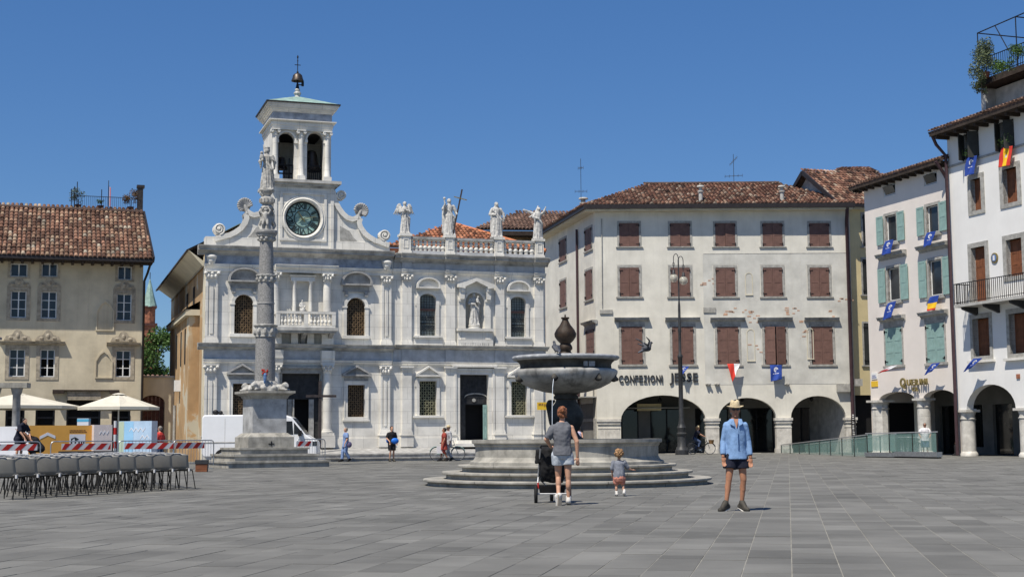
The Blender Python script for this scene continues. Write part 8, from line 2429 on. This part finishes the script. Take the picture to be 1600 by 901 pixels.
# --- toddler
pt = stand(pelvis=(0, 0, .40), chest=(0, 0, .60), neck=(0, 0, .73), head=(0, .0, .865), hipL=(-.06, 0, .38), hipR=(.06, 0, .38), kneeL=(-.065, -.02, .20), kneeR=(.075, -.03, .21),
           ankL=(-.06, 0, .055), ankR=(.09, .10, .075), toeL=(-.065, -.10, .03), toeR=(.10, .04, .03), shoL=(-.115, 0, .69), shoR=(.115, 0, .69), elbL=(-.155, .01, .54), wriL=(-.14, -.06, .45), handL=(.1, -.3, -1),
           elbR=(.185, -.03, .57), wriR=(.275, -.10, .535), handR=(1, -.4, 0))
pt = swap(pt)
def tod_top(H, t, p):
    k = H; mb = MB()
    mb.loft([(0, 0, .38 * k, .125 * k, .115 * k), (0, 0, .46 * k, .12 * k, .115 * k), (0, 0, .58 * k, .11 * k, .095 * k), (0, 0, .67 * k, .12 * k, .08 * k), (0, 0, .72 * k, .07 * k, .06 * k), (0, 0, .735 * k, .055 * k, .05 * k)], 20)
    for s_ in 'LR':
        a, b = Vector(p['sho' + s_]) * k, Vector(p['elb' + s_]) * k; mb.ell(a, .05 * k); mb.cap(a, a.lerp(b, .8), .048 * k, .046 * k)
    mb.remesh('tshirt', C_['melange'], t, .008, folds(.004, 22, 4))
def tod_shorts(H, t, p):
    k = H; mb = MB(); mb.loft([(0, 0, .30 * k, .11 * k, .10 * k), (0, 0, .36 * k, .13 * k, .12 * k), (0, 0, .42 * k, .12 * k, .11 * k)], 20)
    for s_ in 'LR': a, b = Vector(p['hip' + s_]) * k, Vector(p['knee' + s_]) * k; mb.cap(a, a.lerp(b, .5), .072 * k, .068 * k)
    mb.remesh('shorts', C_['salmon'], t, .008, folds(.005, 24, 6))
tod = person('curly blond toddler in grey t-shirt and salmon shorts walking towards the fountain steps', 968, 774.5, .95, pt, pi, M['skin'],
    [tod_top, tod_shorts, lambda H, t, p: shoe(H * 1.15, t, tuple(c / 1.15 for c in p['ankL']), tuple(c / 1.15 for c in p['toeL']), C_['whiteshoe'], C_['whiteshoe'], C_['whiteshoe'], .006),
     lambda H, t, p: shoe(H * 1.15, t, tuple(c / 1.15 for c in p['ankR']), tuple(c / 1.15 for c in p['toeR']), C_['whiteshoe'], C_['brownshoe'], C_['whiteshoe'], .006),
     lambda H, t, p: hair_cap(H, t, p['head'], C_['blond'], 'curly', hs=1.5, voxel=.006, seed=9)], vox=.0065, child=True)

# --- distant walkers
walk = stand(kneeL=(-.05, -.07, .285), ankL=(-.05, -.09, .05), toeL=(-.05, -.17, .025), kneeR=(.05, -.02, .29), ankR=(.05, .10, .07), toeR=(.05, .05, .02),
             elbL=(-.14, .05, .65), wriL=(-.14, .02, .50), elbR=(.14, -.02, .64), wriR=(.14, -.09, .52))
sh2_ = lambda m, s=None: (lambda H, t, p: (shoe(H, t, p['ankL'], p['toeL'], m, s, None, .013), shoe(H, t, p['ankR'], p['toeR'], m, s, None, .013)))
bw_ = person('person in blue blouse and wide blue trousers walking past the church with a shoulder bag', 540, 720.8, 1.66, walk, radians(-60), M['skin'],
    [lambda H, t, p: garment_top(H, t, p, C_['bluedress'], .42, .35, .02, True, .014, flare=.012), lambda H, t, p: garment_legs(H, t, p, C_['bluedress'], 1.9, .016, .014, 'trousers'),
     sh2_(C_['black']), lambda H, t, p: hair_cap(H, t, p['head'], C_['greyhair'], voxel=.013)], vox=.013, female=True)
MB().ell((.20, .10, .82), (.06, .14, .15), 12, 8).build('shoulder_bag', mat('mauve_bag', (.14, .12, .22), .7, .1, 5, 0), bw_, 60)
bm = person('person in black shirt and shorts with a bright blue bag by the church steps', 612, 720.5, 1.70, stand(wriL=(-.10, -.12, .56), elbL=(-.15, .0, .65), elbR=(.15, 0, .64), wriR=(.12, -.10, .55), kneeL=(-.05, -.04, .285)), radians(25), M['skin'],
    [lambda H, t, p: garment_top(H, t, p, C_['black'], .48, .40, .015, voxel=.014), lambda H, t, p: garment_legs(H, t, p, C_['black'], .85, .015, .014), sh2_(C_['brownshoe']), lambda H, t, p: hair_cap(H, t, p['head'], C_['darkhair'], voxel=.013)], vox=.013)
MB().ell((.12, -.12, .98), (.20, .10, .15), 12, 8).ell((-.16, .1, 1.0), (.08, .12, .12)).build('shoulder_bag', C_['blueb'], bm, 60)
rd = person('person in a rust red dress with white carrier bag walking before the bicycle', 694, 720, 1.60, walk, radians(-75), M['skin_tan'],
    [lambda H, t, p: garment_top(H, t, p, C_['reddress'], .34, .3, .018, True, .014, flare=.02, name='dress'), lambda H, t, p: garment_legs(H, t, p, C_['reddress'], 1.3, .012, .014, 'trousers'), sh2_(C_['black']), lambda H, t, p: hair_cap(H, t, p['head'], C_['darkhair'], 'curly', voxel=.013)], vox=.013, female=True)
MB().box(-.04, .04, -.36, -.08, .38, .72).build('carrier_bag', C_['whitecl'], rd)
gd_ = person('person in pale grey clothes and straw hat walking behind the person in the red dress', 701, 719.6, 1.70, swap(walk), radians(-80), M['skin'],
    [lambda H, t, p: garment_top(H, t, p, C_['greycl'], .40, .8, .02, voxel=.014, flare=.01), lambda H, t, p: garment_legs(H, t, p, C_['greycl'], 1.85, .014, .014, 'trousers'), sh2_(C_['brownshoe']), lambda H, t, p: hat(H, t, p['head'], C_['straw'])], vox=.013)
# --- person behind the fountain
pb = person('person with dark hair and bare shoulders walking behind the fountain basin', 905, 714, 1.66, walk, radians(160), M['skin'],
    [lambda H, t, p: garment_top(H, t, p, C_['lilac'], .48, 0, .012, True, .014, name='top'), lambda H, t, p: garment_legs(H, t, p, C_['navy'], .6, .014, .014, 'shorts'), sh2_(C_['black']), lambda H, t, p: hair_cap(H, t, p['head'], C_['darkhair'], 'bun', voxel=.013)], vox=.013, female=True)
# --- men on the building site
bend = stand(pelvis=(0, .04, .51), chest=(0, -.04, .69), neck=(0, -.10, .79), head=(0, -.15, .87), shoL=(-.10, -.09, .77), shoR=(.10, -.09, .77), elbL=(-.12, -.16, .63), elbR=(.12, -.16, .63), wriL=(-.08, -.24, .52), wriR=(.08, -.24, .52), handL=(0, -.5, -1), handR=(0, -.5, -1))
m_a = person('person in dark navy shirt and shorts bending forward behind the left striped barrier', 34, 715, 1.72, bend, radians(62), M['skin'],
    [lambda H, t, p: garment_top(H, t, p, C_['navy'], .50, .4, .016, voxel=.014), lambda H, t, p: garment_legs(H, t, p, C_['navy'], .9, .016, .014), sh2_(C_['brownshoe']), lambda H, t, p: hair_cap(H, t, p['head'], C_['darkhair'], voxel=.013)], vox=.013, z=.35, X=((33 - 800) / 2200 * 53, 53, 0))
plat = thing('work_platform', 'low grey work platform under the bending person behind the barrier', 'platform', ((40 - 800) / 2200 * 53, 53, 0), 0)
MB().box(-.9, 1.5, -.7, .7, .27, .35).build('deck', M['iron_lamp'], plat)
for x in (-.8, 1.2):
    for y in (-.6, .6): MB().box(x - .03, x + .03, y - .03, y + .03, 0, .27).build('leg', M['metal'], plat)
squat = stand(pelvis=(0, .08, .28), chest=(0, -.05, .44), neck=(0, -.18, .52), head=(0, -.27, .55), hipL=(-.06, .08, .27), hipR=(.06, .08, .27), kneeL=(-.10, -.14, .26), kneeR=(.10, -.10, .24), ankL=(-.09, 0, .05), ankR=(.08, .02, .05), toeL=(-.1, -.08, .02), toeR=(.09, -.06, .02),
              shoL=(-.10, -.15, .50), shoR=(.10, -.15, .50), elbL=(-.13, -.26, .38), elbR=(.13, -.26, .60), wriL=(-.08, -.36, .30), wriR=(.10, -.36, .66), handL=(0, -1, -.5), handR=(0, -1, .3))
m_b = person('person dressed in black crouching behind the barrier in front of the orange banner', 56, 715, 1.75, squat, radians(-70), M['skin_tan'],
    [lambda H, t, p: garment_top(H, t, {**p}, C_['black'], .28, .45, .018, voxel=.014) if False else MB().cap(Vector(p['pelvis']) * H, Vector(p['chest']) * H, .16, .17).cap(Vector(p['chest']) * H, Vector(p['neck']) * H, .17, .11).remesh('shirt', C_['black'], t, .016, folds(.012, 9, 3)),
     lambda H, t, p: garment_legs(H, t, p, C_['black'], 1.5, .014, .014, 'trousers'), sh2_(C_['black']), lambda H, t, p: hair_cap(H, t, p['head'], C_['darkhair'], voxel=.013)], vox=.013, X=((60 - 800) / 2200 * 53.2, 53.2, 0), z=.35)
m_r = person('person in red shirt and jeans standing right of the pale blue exhibition box', 250, 712, 1.72, stand(), radians(-120), M['skin'],
    [lambda H, t, p: garment_top(H, t, p, C_['redshirt'], .48, .4, .018, voxel=.015), lambda H, t, p: garment_legs(H, t, p, C_['jeans'], 1.9, .014, .015, 'trousers'), sh2_(C_['black']), lambda H, t, p: hair_cap(H, t, p['head'], C_['greyhair'], voxel=.014)], vox=.014, X=((251 - 800) / 2200 * 60.5, 60.5, 0))
# --- man behind the glass balustrade
m_g = person('person in white shirt and sunglasses leaning over a bicycle behind the glass balustrade', 1440, 712, 1.72, stand(head=(0, -.05, .915), neck=(0, -.03, .83), elbL=(-.16, -.03, .65), wriL=(-.13, -.14, .56), elbR=(.16, -.03, .65), wriR=(.12, -.15, .56), handL=(0, -1, -.2), handR=(0, -1, -.2)), radians(-12), M['skin_tan'],
    [lambda H, t, p: garment_top(H, t, p, C_['whitecl'], .46, .4, .022, voxel=.014, flare=.01, belly=.02), lambda H, t, p: garment_legs(H, t, p, C_['jeans'], 1.0, .016, .014), sh2_(C_['black']), lambda H, t, p: hair_cap(H, t, p['head'], C_['greyhair'], voxel=.013), lambda H, t, p: face_marks(H, t, p['head'], 0, True)], vox=.013, belly=.02, X=((1440 - 800) / 2200 * 70.5, 70.5, 0))
# --- seated figure in the arcade
sit = stand(pelvis=(0, .05, .30), chest=(0, .06, .5), neck=(0, .03, .61), head=(0, .0, .71), hipL=(-.06, .04, .29), hipR=(.06, .04, .29), kneeL=(-.07, -.20, .29), kneeR=(.07, -.20, .28), ankL=(-.07, -.2, .05), ankR=(.07, -.22, .05), toeL=(-.07, -.29, .02), toeR=(.07, -.31, .02),
            shoL=(-.105, .04, .585), shoR=(.105, .04, .585), elbL=(-.14, -.0, .43), elbR=(.14, 0, .43), wriL=(-.06, -.14, .36), wriR=(.06, -.14, .36), handL=(0, -1, 0), handR=(0, -1, 0))
pa_ = Q.P(7.3, 1.1)
m_s = person('person in dark clothes sitting in the shade under the right arch of the pink house', 1470, 712, 1.72, sit, Q.a, M['skin'],
    [lambda H, t, p: MB().cap(Vector(p['pelvis']) * H, Vector(p['chest']) * H, .17, .18).cap(Vector(p['chest']) * H, Vector(p['neck']) * H - Vector((0, 0, .05)), .18, .12).cap(Vector(p['shoL']) * H, Vector(p['elbL']) * H, .08, .06).cap(Vector(p['shoR']) * H, Vector(p['elbR']) * H, .08, .06).remesh('jacket', C_['black'], t, .018, folds(.012, 9, 2)),
     lambda H, t, p: garment_legs(H, t, p, C_['black'], 1.85, .014, .015, 'trousers'), sh2_(C_['black']), lambda H, t, p: hair_cap(H, t, p['head'], C_['darkhair'], voxel=.014)], vox=.014, X=(pa_.x, pa_.y, 0))
st_ = thing('stool', 'low stool under the person sitting beneath the right arch', 'stool', (pa_.x, pa_.y, 0), Q.a)
MB().box(-.2, .2, -.1, .28, .38, .42).build('seat', M['wood_d'], st_)
for x in (-.17, .17):
    for y in (-.07, .25): MB().box(x - .02, x + .02, y - .02, y + .02, 0, .38).build('leg', M['wood_d'], st_)

# ================================================================== BICYCLES
def bicycle(label, p, rz, basket=False, frame_m='iron', rider=False):
    t = thing('bicycle', label, 'bicycle', p, rz)
    for x in (-.52, .52):
        w = wheel(t, (0, 0, 0), .33, .035, spokes=18, rm='alu'); w.rotation_euler = (0, 0, pi / 2); w.location = (x, 0, .34)
    m1 = MB(); hub, bb, seat, head = Vector((-.52, 0, .34)), Vector((-.08, 0, .30)), Vector((-.22, 0, .80)), Vector((.34, 0, .80)); fr = Vector((.52, 0, .34))
    m1.tube([hub, bb, head], .014, 7).tube([bb, seat], .014, 7).tube([hub, seat], .011, 7).tube([seat - Vector((-.02, 0, .08)), head - Vector((0, 0, .04))], .014, 7)
    m1.tube([fr, head, head + Vector((-.05, 0, .16))], .014, 7)
    m1.build('frame', M[frame_m], t, 60)
    MB().tube([head + Vector((-.22, -.27, .20)), head + Vector((-.05, -.2, .18)), head + Vector((-.04, .2, .18)), head + Vector((-.22, .27, .20))], .012, 7).build('handlebar', M['alu'], t, 60)
    MB().ell(seat + Vector((-.02, 0, .06)), (.14, .09, .04), 12, 8).build('saddle', M['rubber'], t, 60)
    for x in (-.52, .52):
        MB().tube([(x + .36 * cos(a), 0, .34 + .36 * sin(a)) for a in [radians(20 + i * 14) for i in range(11)]], .02, 6).build('mudguard', M[frame_m], t, 60)
    m1 = MB(); m1.lathe([(.0, -.01), (.08, -.01), (.08, .01), (0, .01)], 0, 0, 14); m1.xf(Matrix.Translation(bb) @ Matrix.Rotation(pi / 2, 4, 'X')); m1.beam(bb + Vector((.0, -.06, 0)), bb + Vector((.12, -.06, -.12)), .02).beam(bb + Vector((.0, .06, 0)), bb + Vector((-.12, .06, .12)), .02).build('crank', M['alu'], t)
    if basket:
        b = MB(); b.lathe([(.12, .62), (.17, .84), (.18, .86), (.15, .84), (.11, .64)], .62, 0, 14); b.build('basket', mat('wicker', (.30, .17, .07), .8, .3, 30, .4, 80), t, 40)
    return t
gb_ = ground(697, 719.6)
bicycle('dark bicycle parked behind the walking couple in front of the church steps', (gb_.x + .05, gb_.y + .3, 0), .05, frame_m='shut_g')
gc_ = Vector(((1092 - 800) / 2200 * 85.5, 85.5, 0))
bicycle('dark bicycle with wicker front basket ridden before the portico', gc_, 0, True)
ride = stand(pelvis=(0, .05, .56), chest=(0, -.0, .73), neck=(0, -.06, .84), head=(0, -.08, .93), hipL=(-.05, .05, .53), hipR=(.05, .05, .53), kneeL=(-.055, -.14, .42), kneeR=(.055, -.05, .34), ankL=(-.06, -.07, .22), ankR=(.06, .02, .11), toeL=(-.06, -.15, .20), toeR=(.06, -.06, .08),
             shoL=(-.10, -.04, .815), shoR=(.10, -.04, .815), elbL=(-.14, -.15, .70), elbR=(.14, -.15, .70), wriL=(-.15, -.28, .63), wriR=(.15, -.28, .63), handL=(0, -1, -.2), handR=(0, -1, -.2))
person('person in dark clothes and pale straw hat riding a bicycle past the street lamp', 1088, 708, 1.62, ride, pi / 2, M['skin'],
    [lambda H, t, p: garment_top(H, t, p, C_['navy'], .50, .4, .016, True, .014), lambda H, t, p: garment_legs(H, t, p, C_['jeans'], 1.9, .012, .014, 'trousers'), sh2_(C_['black']), lambda H, t, p: hair_cap(H, t, p['head'], C_['blond'], 'long', voxel=.013), lambda H, t, p: hat(H, t, p['head'], C_['straw'])], vox=.013, female=True, X=(gc_.x - .30, gc_.y, 0), z=.06)
for (px, d, rz, lab) in ((1413, 72.5, 1.35, 'dark bicycle leaning among others behind the glass balustrade, left of the white shirted person'), (1428, 71.5, 1.5, 'dark bicycle with pale mudguard next to the white shirted person'), (1404, 73.5, 1.2, 'dark bicycle parked at the foot of the round pier of the pink house')):
    bicycle(lab, ((px - 800) / 2200 * d, d, 0), rz)
bicycle('dark bicycle leaning against the column at the right edge', ((1597 - 800) / 2200 * 69.0, 69.0, 0), 1.0, frame_m='fl_blue')

# ================================================================== CHAIRS
def make_chair():
    t = thing('stacking_chair', 'x', 'chair', (0, 0, 0), 0, 'rows of grey plastic chairs')
    m1 = MB(); nu, nv = 8, 9; vs = []
    for j in range(nv + 1):
        s = j / nv
        for i in range(nu + 1):
            u_ = (i / nu - .5) * 2; w = .25
            z = .46 + .37 * s; y = -.20 - .10 * s ** 1.3 + .045 * u_ * u_ - .02 * sin(pi * s)
            if j == 0: y += .03
            zz = z - (.03 * (abs(u_) ** 5) if j == nv else 0)
            vs.append((u_ * w, y, zz))
    m1.v = vs
    for j in range(nv):
        for i in range(nu): m1.f.append((j * (nu + 1) + i, j * (nu + 1) + i + 1, (j + 1) * (nu + 1) + i + 1, (j + 1) * (nu + 1) + i)); m1.m.append(0); m1.tone.append(.5)
    b = m1.build('backrest', M['chair'], t, 80); sd = b.modifiers.new('s', 'SOLIDIFY'); sd.thickness = .014; sd.offset = 0
    m1 = MB(); vs = []
    for j in range(7):
        s = j / 6
        for i in range(nu + 1): u_ = (i / nu - .5) * 2; vs.append((u_ * .235, -.19 + .42 * s, .445 + .03 * u_ * u_ + .02 * (1 - s) ** 2 - .015 * sin(pi * s)))
    m1.v = vs
    for j in range(6):
        for i in range(nu): m1.f.append((j * (nu + 1) + i, j * (nu + 1) + i + 1, (j + 1) * (nu + 1) + i + 1, (j + 1) * (nu + 1) + i)); m1.m.append(0); m1.tone.append(.5)
    b = m1.build('seat', M['chair'], t, 80); sd = b.modifiers.new('s', 'SOLIDIFY'); sd.thickness = .014; sd.offset = 0
    for sx in (-1, 1):
        MB().tube([(sx * .20, .16, .44), (sx * .25, .24, 0)], .011, 7).build('leg', M['rubber'], t, 60)
        MB().tube([(sx * .20, -.13, .44), (sx * .24, -.26, 0)], .013, 7).build('leg', M['rubber'], t, 60)
    MB().tube([(-.20, .16, .435), (-.22, -.13, .435), (.22, -.13, .435), (.20, .16, .435)], .011, 7).build('seat_frame', M['rubber'], t, 60)
    MB().box(.240, .275, -.20, -.16, .42, .49).build('connector', M['whitest'], t)
    MB().tube([(-.247, -.21, .50), (-.25, -.24, .66), (-.245, -.29, .79), (-.20, -.305, .832), (-.05, -.315, .842), (.1, -.315, .842)], .006, 5).build('edge_trim', M['alu'], t, 60)
    return t
A0, B0 = Vector((-9.62, 29.6, 0)), Vector((-7.85, 33.6, 0))
ang = radians(-2)
ch0 = make_chair(); ch0.rotation_euler = (0, 0, ang + radians(0))
ordn = ('first', 'second', 'third', 'fourth', 'fifth', 'sixth', 'seventh', 'eighth', 'ninth', 'tenth', 'eleventh')
rown = ('nearest', 'second', 'third', 'fourth', 'fifth', 'farthest')
stepv = (B0 - A0) / 7.0
rb = random.Random(2)
for row in range(6):
    off = Vector((-.42 * row, .92 * row, 0)) + (Vector((.0, .0, 0)))
    for i in range(-2 if row < 1 else -1, 8):
        p = A0 + stepv * i + off + Vector((rb.uniform(-.02, .02), rb.uniform(-.03, .03), 0))
        if p.x / p.y * 2200 < -860: continue
        n_ = 7 - i
        lab = 'grey plastic chair, %s from the right end of the %s row' % (ordn[n_], rown[row]) if n_ else 'grey plastic chair at the right end of the %s row' % rown[row]
        if row == 0 and i == 7: ch0.location = p; ch0['label'] = lab; ch0.rotation_euler = (0, 0, ang - .12); continue
        dup(ch0, p, ang + rb.uniform(-.05, .05) - .12, lab)
import OpenImageIO as oiio, sys, numpy as np
b=oiio.ImageBuf('/workdir/render_main.png'); a=b.get_pixels(oiio.UINT8)[:,:,:3].astype(float)
W=a.shape[1]; k=W/1600
pts=dict(skytop=(60,40),skymid=(640,150),sky300=(600,300),ground_near=(700,870),ground_r=(1300,830),ground_far=(1200,720),jesse_lit=(1020,400),jesse_low=(1030,440),jesse_shade=(1020,345),church=(578,640),church_r=(750,560),church_up=(620,500),pink=(1420,320),white=(1500,350),left_lit=(120,560),left_sh=(130,470),ochre=(300,600),roof_l=(100,360),van=(340,670),canvas=(180,630),f_step=(700,750))
for n,(x,y) in pts.items():
    x=int(x*k);y=int(y*k); p=a[max(0,y-3):y+4,max(0,x-3):x+4].reshape(-1,3).mean(0); print(n,p.round().astype(int))
